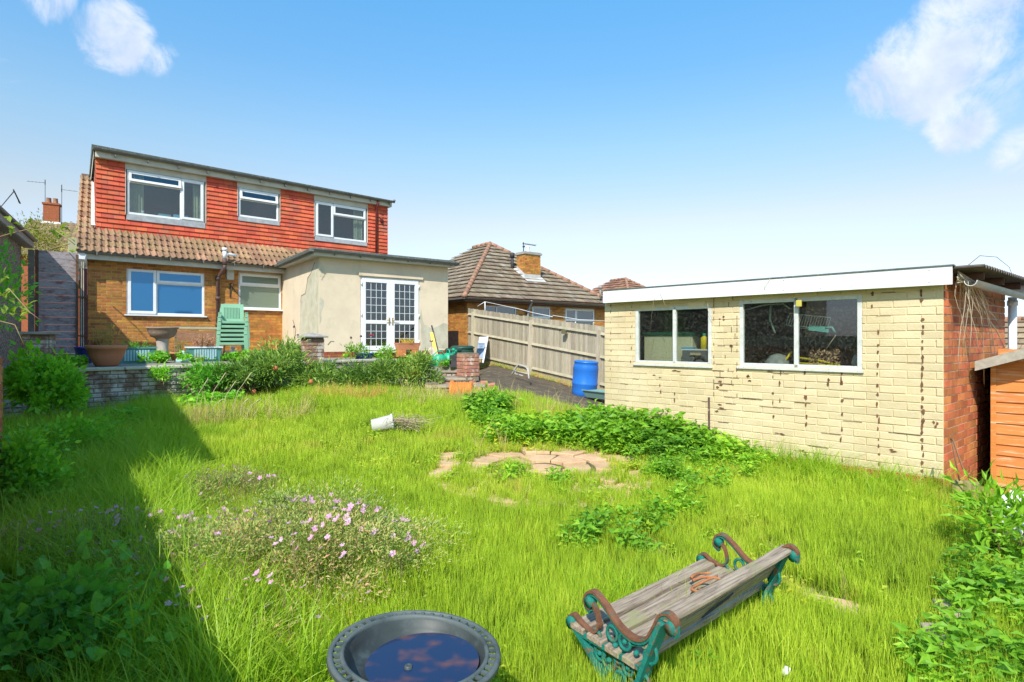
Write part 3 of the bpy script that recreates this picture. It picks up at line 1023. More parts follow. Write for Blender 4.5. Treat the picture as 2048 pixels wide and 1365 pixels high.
eint = MB(); eint.box(.2, .2, T_Z, EW - .2, ED + .5, T_Z + .03); eint.box(.2, 2.9, T_Z + .03, EW - .2, 2.95, zx - .01); eint.build('extension_interior', dark_room, house, matrix=EXM)
# bare patches where the render has come away
def patch_poly(pts, name='bare_patch', mat=None, y=-.004, M=None, th=.004, rough_n=3, amp=.02, par=None):
    out = []
    for i, (x, z_) in enumerate(pts):
        x2, z2 = pts[(i + 1) % len(pts)]
        for k in range(rough_n):
            t_ = k / rough_n
            e = 0 if (k == 0) else amp
            out.append((x + (x2 - x) * t_ + random.uniform(-e, e), z_ + (z2 - z_) * t_ + random.uniform(-e, e)))
    m_ = MB(); m_.prism_xz(out, y, y + th)
    return m_.build(name, mat or render_patch, par or house, matrix=EXM if M is None else M)
def epx(pts): return [EX.pz(*p) for p in pts]
patch_poly(epx([(848, 650), (864, 656), (878, 652), (886, 646), (894.5, 648), (895.5, 697), (842, 698), (842, 650), (838.5, 640), (841, 615), (845, 640)]))
patch_poly(epx([(639, 594), (646, 600), (648, 612), (643, 622), (641.5, 645), (639, 650)]))
patch_poly(epx([(640, 524), (649, 535), (648, 548), (644, 560), (640, 552)]), mat=render_m, y=-.012, th=.012)
# left flank: grey strip along the corner, bounded by a crack
SD = Frame(*EX.W(0, ED).to_2d(), *(EX.W(0, 0) - EX.W(0, ED)).to_2d())
SDM = HInv @ SD.M
def spx(pts): return [(min(ED - .004, SD.t(p[0])), SD.z(p[1], SD.t(p[0]))) for p in pts]
patch_poly(spx([(637, 521), (628, 530), (621, 548), (615, 560), (611, 585), (603, 590), (601, 612), (599, 660), (601, 698), (637.5, 698)]), M=SDM)
cr = MB()
for pts in ([(630, 525), (622, 548), (616, 556), (613, 578), (611, 588), (603, 592), (602, 606)], [(655, 690), (661, 683), (668, 683)], [(586, 640), (592, 660), (590, 680)]):
    q = [(SD.t(a), SD.z(b, SD.t(a))) for a, b in pts] if pts[0][0] < 640 else [EX.pz(*p) for p in pts]
    fr_, Mx = (SD, SDM) if pts[0][0] < 640 else (EX, EXM)
    Mc = Mx
    cc_ = MB()
    for (a, b), (c, d) in zip(q, q[1:]): cc_.beam((a, -.006, b), (c, -.006, d), .006, .012, up=(0, 1, 0))
    cc_.build('crack', dark_wood, house, matrix=Mc)
# fascia, flat roof, gutter
OV = .22
ef = MB(); ef.box(-OV, -OV - .02, zx, EW + .10, -OV + .005, zx + .13); ef.box(-OV, -OV + .005, zx, -OV + .025, ED + .3, zx + .13); ef.box(-OV + .025, -OV + .005, zx + .002, EW + .1, .02, zx + .015); ef.box(-OV + .025, .02, zx + .002, .02, ED, zx + .015)
ef.build('extension_fascia', cream_trim, house, matrix=EXM)
er = MB(); er.box(-OV - .02, -OV - .04, zx + .13, EW + .14, ED + .4, zx + .19); er.build('extension_roof', felt, house, matrix=EXM)
eg = MB(); half_gutter(eg, (-OV - .06, -OV - .07, zx + .14), (EW + .2, -OV - .07, zx + .10), .055); half_gutter(eg, (-OV - .06, ED, zx + .06), (-OV - .06, -OV - .09, zx + .13), .055)
eg.tube([(EW + .17, -OV - .07, zx + .12), (EW + .22, -OV - .07, zx + .17)], .04, 8); eg.box(-OV - .12, -OV - .12, zx + .08, -OV - .02, -OV - .02, zx + .17)
for k in range(6): eg.box(.3 + k * .7, -OV - .05, zx + .03, .33 + k * .7, -OV - .01, zx + .08)
eg.build('extension_gutter', gutter_m, house, matrix=EXM)
rp = MB(); xg = HS.t(571, -.12); rp.tube([(xg, -.16, EAVE + .02), (xg, -.10, EAVE - .15), (xg, -.10, T_Z)], .045, 10); rp.tube([(xg + .06, -.22, EAVE + .05), (xg + .10, -.2, EAVE - .1), (xg + .02, -.12, EAVE - .22)], .03, 8)
rp.tube([(xg, -.10, 2.3), (xg, -.10, 2.36)], .052, 10); rp.build('rainwater_pipe', pipe_m, house)

# french doors
lint = MB(); a, b = EX.t(717), EX.t(845); zq = xd[3]; lint.box(a, -.05, zq + .01, b, -.003, zq + .10); lint.build('door_lintel', render_m, house, matrix=EXM, bevel=.006)
fdm = MB(); fbox(fdm, xd[0], xd[1], xd[2], xd[3], .05, .02, .09); dfrm = fdm.build('french_doors', upvc, house, matrix=EXM, bevel=.004)
dfrm['label'] = 'white french doors with square leaded panes'
xm = EX.t(781.5); zm = EX.z(645, xm)
st = MB(); st.box(xd[0] - .03, -.10, xd[2] - .04, xd[1] + .03, .1, xd[2] - .001); st.build('threshold', upvc, dfrm, bevel=.005)
for a, b in ((xd[0] + .035, xm - .002), (xm + .002, xd[1] - .035)):
    lm = MB(); fbox(lm, a, b, xd[2] + .035, xd[3] - .035, .115, -.01, .05); lm.box(a + .115, -.009, zm - .05, b - .115, .049, zm + .05)
    lm.build('door_leaf', upvc, dfrm, bevel=.005)
    gm = MB(); gm.box(a + .11, .018, xd[2] + .13, b - .11, .024, zm - .045); gm.build('pane', glass_dark, dfrm)
    gm = MB(); gm.box(a + .11, .018, zm + .045, b - .11, .024, xd[3] - .13); gm.build('pane', glass_dark, dfrm)
    ld = MB(); ia, ib = a + .115, b - .115
    for z0_, z1_, nr in ((xd[2] + .15, zm - .05, 3), (zm + .05, xd[3] - .15, 5)):
        for k in range(1, 4):
            x = ia + (ib - ia) * k / 4; ld.box(x - .006, .008, z0_, x + .006, .016, z1_)
        for k in range(1, nr):
            z_ = z0_ + (z1_ - z0_) * k / nr; ld.box(ia, .0085, z_ - .006, ib, .0155, z_ + .006)
    ld.build('leading', pmat('lead_strip', (.62, .66, .66)), dfrm)
    hd = MB(); hx = (b - .05) if a < xm - .3 else (a + .05); sg = -1 if a < xm - .3 else 1
    hd.box(hx - .018, -.022, zm - .08, hx + .018, -.010, zm + .13); hd.tube([(hx, -.02, zm + .06), (hx, -.06, zm + .06), (hx + sg * .13, -.06, zm + .055)], .011, 6)
    hd.build('door_handle', brass, dfrm)
    hg = MB(); hx = a - .01 if a < xm - .3 else b + .01
    for z_ in (xd[2] + .25, xd[2] + 1.0, xd[3] - .2): hg.tube([(hx, -.02, z_ - .05), (hx, -.02, z_ + .05)], .016, 8)
    hg.build('hinge', upvc, dfrm)
# ================================================================== THE GARAGE
GF = Frame(1.28, 7.92, 3.94 - 1.28, 5.25 - 7.92)
GL_ = math.hypot(3.94 - 1.28, 5.25 - 7.92)
G_top = 1.5 + .4976
G_fl = .28
garage = empty('garage', (GF.o[0], GF.o[1], 0), GF.a, label='flat roofed garage with yellow painted brick front and two large dusty windows', cat='garage')
reg(garage)
gw1 = GF.rect(1271, 1423, 618.7, 728, 608, 732)
gw2 = GF.rect(1479, 1724, 603.8, 734, 586.7, 741)
gp = [gw1, gw2]
gm_ = MB(); wall_mesh(gm_, 0.0, GL_, -.35, G_top, gp, 0, .10)
joint_paint = bpy.data.materials.new('painted_joint'); joint_paint.use_nodes = True
t = NT(joint_paint.node_tree); b = t.n('ShaderNodeBsdfPrincipled')
pp = t.pos()
nn = t.noise(t.vmul(pp, (1, 1, 3.0)), 5.0, 7, 0.7)
t.l(t.mix(t.rng(nn, 0.62, 0.70), (0.63, 0.51, 0.30), (0.10, 0.06, 0.035)), b.inputs['Base Color']); b.inputs['Roughness'].default_value = .9
o = t.n('ShaderNodeOutputMaterial'); t.l(b.outputs[0], o.inputs['Surface'])
gm_.build('front_wall', joint_paint, garage)
# the course that matches the photo's rows starts at the bare footing brick
zb = GF.z(957, GL_ - .005)
first = zb - 3 * .075
def gmat(x, z):
    return bare_brick if z < zb - .12 else yellow_paint
pier = (GF.t(1425), GF.t(1478))
brick_field(garage, I4, 0.002, GL_ - .002, first, G_top - .002, gp, yellow_paint, limit=300, D=.022, yf=-.0065, j=.006, h=.069, L=.219,
            cam_key=lambda p: (GF.W(p[0], 0, p[1]) - Vector((0, 0, EYE))).length, matf=lambda x, z: bare_brick if z < zb - .03 else yellow_paint, ch=.0045,
            push=lambda x, z: random.choice((0, 0, -.001, .0025)) )
# flakes of paint gone at the joints, in ragged vertical runs as on the wall
flk = MB()
for px, py0, py1, n in [(1755, 668, 830, 9), (1845, 640, 940, 22), (1682, 748, 768, 3), (1560, 742, 800, 3), (1656, 745, 770, 3), (1683, 740, 915, 7), (1612, 775, 850, 5),
                        (1547, 730, 835, 5), (1745, 590, 610, 2), (1495, 740, 750, 2), (1842, 585, 600, 3), (1221, 610, 760, 9), (1262, 610, 720, 6), (1610, 690, 840, 4), (1757, 840, 930, 6), (1320, 770, 782, 2), (1350, 790, 800, 2)]:
    for k in range(n):
        py = py0 + (py1 - py0) * (k + random.uniform(-.25, .25)) / max(1, n - 1)
        x, z = GF.pz(px + random.uniform(-1.5, 1.5), py, -.012)
        if any(h[0] - .03 < x < h[1] + .03 and h[2] - .03 < z < h[3] + .03 for h in gp): continue
        rx, rz = random.uniform(.006, .013), random.uniform(.014, .034)
        if px < 1300: rx *= .5; rz *= .8
        m_ = 9
        pts = [(x + rx * math.cos(2 * math.pi * q / m_) * random.uniform(.6, 1.3), z + rz * math.sin(2 * math.pi * q / m_) * random.uniform(.6, 1.2)) for q in range(m_)]
        flk.prism_xz(pts, -.0115, -.0085)
for px, py, sx_, sz_ in ((1436, 770, 1.3, 1.0), (1462, 690, 1.0, .8), (1440, 820, 1.5, .8), (1310, 752, 1.2, .6), (1350, 742, 2.2, .35), (1500, 760, 1.2, .7), (1542, 745, 2.0, .4), (1450, 640, .9, .9), (1612, 905, 1.6, .6), (1790, 900, 1.2, .5), (1870, 850, .6, 1.2), (1560, 870, 1.4, .5)):
    x, z = GF.pz(px, py, -.012)
    for _ in range(3):
        xx_, zz_ = x + random.gauss(0, .022), z + random.gauss(0, .022); m_ = 11
        flk.prism_xz([(xx_ + .016 * sx_ * math.cos(2 * math.pi * q / m_) * random.uniform(.4, 1.4), zz_ + .013 * sz_ * math.sin(2 * math.pi * q / m_) * random.uniform(.4, 1.4)) for q in range(m_)], -.0115, -.0085)
flk.build('paint_flake', pmat('flake_brown', (.24, .10, .05), (.08, .05, .03), 30), garage, kind='stuff')
# blackened cracks along some bed joints, heavier on the pier between the windows
ckm = MB()
zz = first + .0715
row = 0
while zz < G_top - .05:
    for _ in range(4):
        x = random.uniform(0, GL_ - .25); L_ = random.uniform(.05, .26)
        if random.random() < .35: x = random.uniform(pier[0], pier[1] - .1); L_ = random.uniform(.05, .16)
        if zz < .65 and random.random() < .6: continue
        if any(h[0] - .25 < x < h[1] + .03 and h[2] - .02 < zz < h[3] + .02 for h in gp): continue
        ckm.beam((x, -.008, zz + random.uniform(-.002, .002)), (min(x + L_, GL_ - .01), -.008, zz + random.uniform(-.003, .003)), .006, random.uniform(.0014, .0034), up=(0, 0, 1))
    for _ in range(2):
        x = random.choice([pier[0] + .02, pier[1] - .02, random.uniform(pier[0], pier[1])])
        if zz > .9 or random.random() < .3: ckm.beam((x, -.008, zz), (x, -.008, zz + random.uniform(.03, .07)), .006, .004, up=(0, 1, 0))
    zz += .075; row += 1
ckm.build('joint_crack', dark_wood, garage, kind='stuff')
dpz = MB(); x, z = GF.pz(1419, 795); x2, z2 = GF.pz(1420, 850); dpz.beam((x, -.015, z), (x + .003, -.015, z2 - .05), .02, .012, up=(0, 1, 0)); dpz.build('old_cable_cover', iron_pipe, garage)

# red brick end wall
GE = Frame(3.94, 5.25, 0.773, 0.635)
GEL = 2.42
GEM = GF.M.inverted() @ GE.M
ge = MB(); wall_mesh(ge, 0.0, GEL, -.35, G_top + .12, [], 0, .11)
ge.build('end_wall', pale_mortar, garage, matrix=GEM)
mb = MB()
rrow = 0; zz = first
while zz < G_top + .08:
    x = -.0 - (rrow % 2) * .1125; hh = .065
    while x < GEL:
        a, b_ = max(.0, x), min(x + .215, GEL)
        if b_ - a > .03:
            mb.cur = random.random()
            e = random.uniform(-.002, .003)
            mb.add([(a + .002, -.008 + e, zz + .002), (b_ - .002, -.008 + e, zz + .002), (b_ - .002, -.008 + e, zz + hh - .002), (a + .002, -.008 + e, zz + hh - .002), (a, .01, zz), (b_, .01, zz), (b_, .01, zz + hh), (a, .01, zz + hh)],
                   [(0, 1, 2, 3), (4, 5, 1, 0), (5, 6, 2, 1), (6, 7, 3, 2), (7, 4, 0, 3)])
        x += .225
    zz += .075; rrow += 1
mb.build('end_brickwork', red_brick, garage, matrix=GEM, kind='stuff')
qn = MB(); qn.box(-.02, -.006, -.3, .04, .004, first + .02); qn.build('footing', concrete, garage, matrix=GEM)
# remaining walls, floor, roof
BK = MB(); wv = GE.W(GEL) - GE.W(0)
loc = lambda p: (GF.M.inverted() @ p)
p0 = loc(GF.W(0, 0)); p1 = loc(GF.W(GL_, 0)); p2 = loc(GE.W(GEL, 0)); p3 = p0 + (p2 - p1)
def wall_seg(mb, a, b, z0, z1, th=.1):
    a = Vector((a.x, a.y, 0)); b = Vector((b.x, b.y, 0)); mb.beam(a + Vector((0, 0, (z0 + z1) / 2)), b + Vector((0, 0, (z0 + z1) / 2)), th, z1 - z0)
wall_seg(BK, p3, p2 - Vector((.05, 0, 0)), -.35, G_top + .1); wall_seg(BK, p0 + Vector((.05, .11, 0)), p3 + Vector((.05, 0, 0)), -.35, G_top + .1)
BK.build('rear_wall', pmat('dim_grey_green_wall', (.26, .26, .20), (.12, .12, .09), 5, c3=(.40, .38, .30), s3=9, t3=(.6, .7)), garage)
FLm = MB(); FLm.prism([(p0.x + .1, .11), (p1.x - .1, .11), (p2.x - .1, p2.y), (p3.x + .1, p3.y)], G_fl - .3, G_fl - .02); FLm.build('floor', concrete, garage)
fsm = MB(); zl0 = GF.z(607, -.05, -.08); zl1 = GF.z(585, -.05, -.08); 
fx0 = GF.t(1207, -.10); fx1 = GF.t(1905, -.10)
zt_ = 1.5 + 146 / F * GF.Y(fx1, -.10); zb_ = 1.5 + 108.5 / F * GF.Y(fx1, -.10)
fsm.box(fx0, -.115, zb_, fx1, -.09, zt_)
fsm.build('fascia_board', white_board, garage, bevel=.003)
scw = MB()
for px in (1268, 1396, 1478, 1567, 1702, 1858, 1300, 1640):
    x = GF.t(px, -.12)
    for z_ in ((zb_ + .03), (zt_ - .03)): scw.tube([(x, -.118, z_), (x, -.114, z_)], .004, 6)
scw.build('screw', black_iron, garage, kind='stuff')
slf = MB(); slf.box(fx0 + .02, -.089, zb_ + .01, GL_ + .0, .02, zb_ + .03); slf.box(0, .02, G_top + .001, GL_ - .03, .10, G_top + .04); slf.build('soffit', board_wood, garage)
dkr = MB(); dkr.box(fx0 - .01, -.125, zt_ + .001, fx1 + .012, -.02, zt_ + .012); dkr.build('roof_edging', felt, garage)
# corrugated sheets: ridges run along the long side, their ends show over the red end wall
cs = MB(); n = 150; dep = 2.9; amp = .016
vdir = (p2 - p1).normalized()
def rp_(u, v, z): q = p1 + vdir * v; return (q.x + u, q.y, z)
vs = []; fs = []
for k in range(n + 1):
    v = -.06 + dep * k / n; z_ = zt_ - .012 + amp * math.sin(k * math.pi / 2.5) + .0
    for u, dz_ in ((fx0 - p1.x + .02, 0), (.30, 0)):
        vs += [rp_(u, v, z_ + dz_), rp_(u, v, z_ + dz_ - .008)]
for k in range(n):
    a = 4 * k; b_ = a + 4
    fs += [(a, a + 2, b_ + 2, b_), (a + 1, b_ + 1, b_ + 3, a + 3), (a + 2, a + 3, b_ + 3, b_ + 2)]
cs.add(vs, fs, False); cs.build('corrugated_roof', pmat('corrugated_sheet', (.10, .08, .065), (.16, .13, .11), 9, rough=.85, c3=(.32, .30, .26), s3=9, t3=(.6, .75)), garage)
rf = MB()
for v in (.35, 1.15, 1.95): 
    a = Vector(rp_(fx0 - p1.x + .05, v, zt_ - .07)); b_ = Vector(rp_(.22, v, zt_ - .07)); rf.beam(a, b_, .05, .07)
rf.build('roof_beam', dark_wood, garage, kind='stuff')
gg = MB(); a = GE.W(.04, -.19, zt_ - .13); b_ = GE.W(GEL + .12, -.19, zt_ - .155)
GI = GF.M.inverted()
half_gutter(gg, GI @ a, GI @ b_, .05); gg.build('gutter', pmat('old_white_plastic', (.60, .59, .54), (.48, .47, .43), 6, rough=.5), garage)
dpx = MB(); q = GE.W(GEL + .08, -.06, 0)
dpx.tube([GI @ Vector((q.x, q.y, zt_ - .16)), GI @ Vector((q.x, q.y, -.3))], .042, 12)
dpx.tube([GI @ Vector((q.x, q.y, zt_ - .20)), GI @ Vector((q.x, q.y, zt_ - .26))], .052, 12)
dpx.build('downpipe', upvc, garage)
eb = MB(); a = GE.W(-.02, -.28, 0); b_ = GE.W(GEL + .1, -.28, 0)
hood = [GI @ GE.W(GEL + .02, -.26, zt_ - .02), GI @ GE.W(GEL + .02, -.05, zt_ - .02), GI @ GE.W(GEL + .02, -.05, zt_ - .14), GI @ GE.W(GEL + .02, -.26, zt_ - .14)]
eb.add([*hood, *[h + Vector((0.02, 0, 0)) for h in hood]], [(0, 1, 2, 3), (7, 6, 5, 4), (0, 4, 5, 1), (1, 5, 6, 2), (2, 6, 7, 3), (3, 7, 4, 0)]); eb.build('gable_end_cap', upvc, garage)

def gwin(w_, mull, lab):
    wo_ = window(garage, I4, *w_, [(0, mull, 0, 1, ''), (mull, 1, 0, 1, '')], glass_dirty, y=-.005, fw=.042, frame_mat=old_paint, label=lab, depth=.05)
    return wo_
m1 = (GF.t(1348.5) - gw1[0]) / (gw1[1] - gw1[0]); m2 = (GF.t(1592) - gw2[0]) / (gw2[1] - gw2[0])
gwin(gw1, m1, 'window showing a cream cabinet and bottles inside'); gwin(gw2, m2, 'window showing a wire rack and yellow rods inside')
sl = MB()
for w_ in gp: sl.box(w_[0] - .02, -.03, w_[2] - .022, w_[1] + .02, -.004, w_[2] - .001)
sl.build('window_sill', old_paint, garage, kind='stuff')

# --- things inside the garage behind the glass
gbin = pmat('garage_plastic_cream', (.60, .58, .40), (.54, .52, .36), 3, rough=.5)
gcab = empty('storage_cabinet', GF.W(gw1[0] + .12, .30, 0), GF.a, label='cream plastic cabinet with green lid standing inside the garage behind the left window', cat='cabinet')
cw = (GF.t(1385, .3) - GF.t(1288, .3)); z_top = GF.z(664, gw1[0] + .3, .3); x0c = GF.t(1288, .3) - gw1[0] - .12
cb = MB(); cb.box(x0c, .0, G_fl, x0c + cw, .5, z_top - .05); cb.build('cabinet_body', gbin, gcab, bevel=.01)
cl = MB(); cl.box(x0c - .02, -.02, z_top - .045, x0c + cw + .02, .52, z_top); cl.build('cabinet_lid', pmat('green_plastic', (.03, .30, .16), (.02, .26, .14), 3, rough=.4), gcab, bevel=.01)
for k in range(2):
    dd = MB(); a = x0c + .02 + k * (cw / 2 - .005); dd.box(a, -.018, G_fl + .03, a + cw / 2 - .035, -.001, z_top - .08)
    for q_ in range(4): dd.box(a + (cw / 2 - .075 if k == 0 else .02), -.024, z_top - .25 - q_ * .09, a + (cw / 2 - .055 if k == 0 else .04), -.019, z_top - .22 - q_ * .09)
    dd.build('cabinet_door', gbin, gcab, bevel=.006)
def gthing(name, px, py, y, label, cat): 
    x, z = GF.pz(px, py, y); return GF.W(x, y, z)
def bottle(px, pyb, y, h, r, c1, capc, lab):
    p_ = gthing('b', px, pyb, y, 0, 0); e = empty('bottle', p_, GF.a, label=lab, cat='bottle')
    m_ = MB(); m_.lathe([(0, 0), (r, .003), (r, h * .72), (r * .5, h * .8), (r * .5, h * .84)], 16); m_.build('bottle_body', c1, e)
    m_ = MB(); m_.lathe([(r * .55, h * .84), (r * .55, h), (0, h)], 12); m_.build('cap', capc, e)
bottle(1408.5, 699, .22, .20, .042, pmat('yellow_plastic', (.80, .62, .02), (.75, .57, .02), 3, rough=.4), MATS['green_plastic'], 'yellow bottle with green cap on the drawer box inside the garage')
bottle(1419.5, 699, .25, .17, .04, pmat('purple_plastic', (.20, .04, .35), (.30, .4, .5), 3, rough=.4), pmat('cyan_plastic', (.2, .55, .6)), 'purple and pale blue bottle beside the yellow one inside the garage')
p_ = gthing('d', 1364, 731, .14, 0, 0); dbx = empty('drawer_box', p_, GF.a, label='grey plastic drawer box with a round vent inside the garage window', cat='box')
dw = GF.t(1424, .14) - GF.t(1364, .14)
m_ = MB(); m_.box(0, 0, -.05, dw, .25, .19); m_.build('box_body', pmat('grey_plastic', (.12, .13, .14), (.16, .17, .18), 3, rough=.5), dbx, bevel=.01)
m_ = MB(); m_.box(-.01, -.005, .19, dw, .25, .205); m_.build('box_lid', upvc, dbx)
m_ = MB(); m_.box(dw * .3, -.02, .13, dw * .65, -.001, .16); m_.build('handle', pmat('tan_plastic', (.45, .38, .25)), dbx)
m_ = MB(); m_.tube([(dw * .62 + .08 * math.cos(a), -.01, .03 + .08 * math.sin(a)) for a in np.linspace(0, math.pi, 12)], .013, 6); m_.build('hose', black_iron, dbx)
p_ = gthing('bl', 1374, 699, .2, 0, 0); m_ = MB(); m_.box(-.06, -.04, 0, .10, .06, .025); o = m_.build('cloth', pmat('blue_cloth', (.08, .32, .55)), None, loc=p_, rot=(0, 0, GF.a), bevel=.008); tag(o, 'folded blue cloth on the drawer box inside the garage', 'cloth')
# second window: rack, tube, yellow rods, dried basket, bag, pale sack
rk = MB(); a0 = Vector((0, 0, 0))
p_ = gthing('rk', 1572, 650, .22, 0, 0); rke = empty('wire_rack', p_, GF.a, rot=(0, R(8), GF.a), label='white wire dish rack hanging inside the garage behind the right window', cat='rack')
W2 = GF.t(1655, .22) - GF.t(1572, .22); H2 = .13
for k in range(17):
    x = W2 * k / 16; rk.tube([(x, 0, 0), (x + .02, .0, H2)], .0035, 5); rk.tube([(x, 0, 0), (x, .14, -.02)], .003, 4)
rk.tube([(0, 0, 0), (W2, 0, 0)], .006, 6); rk.tube([(.02, 0, H2), (W2 + .02, 0, H2)], .006, 6); rk.tube([(0, .14, -.02), (W2, .14, -.02)], .005, 6)
rk.build('wire_frame', upvc, rke)
m_ = MB(); m_.box(W2 * .58, -.02, -.03, W2 * 1.05, .02, .03); m_.tube([(W2 * .98, -.02, .02), (W2 * 1.12, -.02, .03), (W2 * 1.2, -.02, -.02)], .012, 6); m_.build('clip', pmat('teal_plastic', (.12, .42, .40)), rke)
for k, (pts, r_, mt_, lab, cat, nm) in enumerate([
        ([(1489, 621, .12), (1530, 610, .14), (1566, 608, .16), (1580, 618, .16)], .009, upvc, 'white cable looped across the top of the right garage window', 'cable', 'cable'),
        ([(1541, 612, .2), (1540, 640, .2), (1550, 667, .2)], .012, pmat('pale_green_tube', (.35, .45, .38)), 'pale green tube hanging inside the right garage window', 'tube', 'hanging_tube'),
        ([(1597, 716, .18), (1640, 722, .2), (1680, 731, .22)], .012, MATS['yellow_plastic'], 'upper yellow rod lying inside the right garage window', 'rod', 'yellow_rod'),
        ([(1597, 727, .16), (1640, 730, .18), (1678, 733, .2)], .012, MATS['yellow_plastic'], 'lower yellow rod lying inside the right garage window', 'rod', 'yellow_rod'),
        ([(1565, 729, .16), (1584, 703, .2)], .012, MATS['yellow_plastic'], 'short yellow rod slanting beside the window mullion', 'rod', 'yellow_rod'),
        ([(1345, 618, .1), (1352, 622, .1), (1400, 612, .1), (1421, 618, .1)], .006, upvc, 'white cable sagging across the left garage window', 'cable', 'cable'),
        ([(1648, 705, .25), (1672, 670, .25)], .004, pmat('straw_stem', (.5, .42, .25)), 'thin dry stem leaning in the right garage window', 'stem', 'dry_stalk')]):
    m_ = MB(); pw = [GF.W(GF.t(a, c), c, GF.z(b_, GF.t(a, c), c)) for a, b_, c in pts]; m_.tube(pw, r_, 7); o = m_.build(nm, mt_); tag(o, lab, cat)
bs = MB()
for _ in range(260):
    a, b_, c = random.uniform(1618, 1680), random.uniform(700, 728), random.uniform(.14, .3); q = GF.W(GF.t(a, c), c, GF.z(b_, GF.t(a, c), c))
    v1 = Vector([random.gauss(0, 1) for _ in range(3)]).normalized() * .018; v2 = Vector([random.gauss(0, 1) for _ in range(3)]).normalized() * .012
    bs.cur = random.random(); bs.quad(q - v1, q - v2, q + v1, q + v2)
o = bs.build('dried_flowers', pmat('dried_brown', (.40, .22, .12), (.55, .40, .26), 30, var=.4)); tag(o, 'mass of dried brown flower heads inside the right garage window', 'dried flowers')
m_ = MB(); p_ = gthing('sk', 1716, 735, .15, 0, 0); m_.lathe([(0, 0), (.05, .0), (.06, .05), (.045, .11), (.02, .14), (0, .15)], 12, wob=lambda a, z: .12 * math.sin(3 * a + z * 30)); o = m_.build('pale_jug', pmat('pale_grey_plastic', (.45, .47, .46)), loc=p_); tag(o, 'pale grey jug in the lower right corner of the right garage window', 'jug')
m_ = MB(); p_ = gthing('bg', 1556, 738, .2, 0, 0); m_.lathe([(0, 0), (.16, 0), (.13, .08), (.07, .15), (.02, .17), (0, .17)], 14, wob=lambda a, z: .15 * math.sin(4 * a + z * 25)); o = m_.build('plastic_bag', pmat('grey_bag', (.22, .24, .23), (.35, .37, .36), 12, rough=.5), loc=p_); tag(o, 'crumpled grey plastic bag inside the right garage window', 'bag')
m_ = MB(); p_ = gthing('yl', 1597.5, 614, -.06, 0, 0); m_.box(-.028, -.01, 0, .028, .015, .07); o = m_.build('yellow_sensor', pmat('dull_yellow', (.50, .42, .08), (.4, .33, .08), 9), loc=p_, rot=(0, 0, GF.a), bevel=.006); tag(o, 'small yellow plastic box fixed at the top of the garage window mullion', 'sensor')

# --- dead vine spilling from the roof corner over the red brick
vine = empty('dead_vine', GE.W(.0, -.05, G_top), 0, label='bleached dead vine stems hanging from the garage roof corner over red brick', cat='dead vine')
dv_m = pmat('bleached_stem', (.52, .43, .32), (.42, .34, .25), 12)
VB = GE.W(.02, -.06, G_top + .10)
for k in range(34):
    t0 = random.uniform(.0, .25); end = random.uniform(.1, 1.9); dz_ = random.uniform(-1.0, -.2) if k % 2 else random.uniform(-.5, -.05)
    a = GE.W(t0 * .3, -.10, G_top + random.uniform(.0, .12)); L_ = end
    pts = [a]
    for s in range(1, 7):
        u = s / 6
        drop = dz_ * (u ** 1.7); xx = t0 * .3 + (L_ * u if k % 3 else L_ * .35 * u)
        pts.append(GE.W(xx + .02 * math.sin(k + s * 2), -.12 - .05 * math.sin(u * 3 + k), G_top + .06 + drop + .015 * math.sin(s * 3 + k)))
    m_ = MB(); m_.tube([p_ - VB for p_ in pts], random.uniform(.003, .006), 5, r2=.002)
    o = m_.build('vine_stem', dv_m, vine); o.location = VB - Vector(vine.location)
# wispy runners over the roof edge and over the fascia
def wisp(pts, label, r=.003, mat=None):
    m_ = MB(); m_.tube(pts, r, 5, r2=r * .5); o = m_.build('dry_runner', mat or dv_m); tag(o, label, 'vine')
wisp([GE.W(.3, -.1, zt_ + .02), GE.W(.8, -.1, zt_ + .17), GE.W(1.5, -.1, zt_ + .22), GE.W(2.1, -.1, zt_ + .16), GE.W(2.6, -.1, zt_ - .1)], 'thin dead runner arching against the sky above the garage corner', .004, pmat('dark_twig', (.16, .11, .07)))
wisp([GF.W(GF.t(1330, -.13), -.13, GF.z(612, GF.t(1330), 0)), GF.W(GF.t(1321, -.13), -.14, zt_ - .06), GF.W(GF.t(1308, -.13), -.13, zt_ - .15), GF.W(GF.t(1295, -.13), -.08, GF.z(660, GF.t(1295), 0))], 'dry tendril hanging over the white fascia above the left garage window')
wisp([GF.W(GF.t(1540, -.13), -.13, zt_), GF.W(GF.t(1530, -.13), -.14, zt_ - .08), GF.W(GF.t(1524, -.13), -.06, zb_ - .03)], 'dry tendril crossing the white fascia above the right garage window')
wisp([GF.W(GF.t(1410, -.13), -.06, zb_), GF.W(GF.t(1416, -.05), -.05, zb_ - .15), GF.W(GF.t(1424, -.05), -.03, zb_ - .28)], 'dry tendril at the right side of the left garage window')

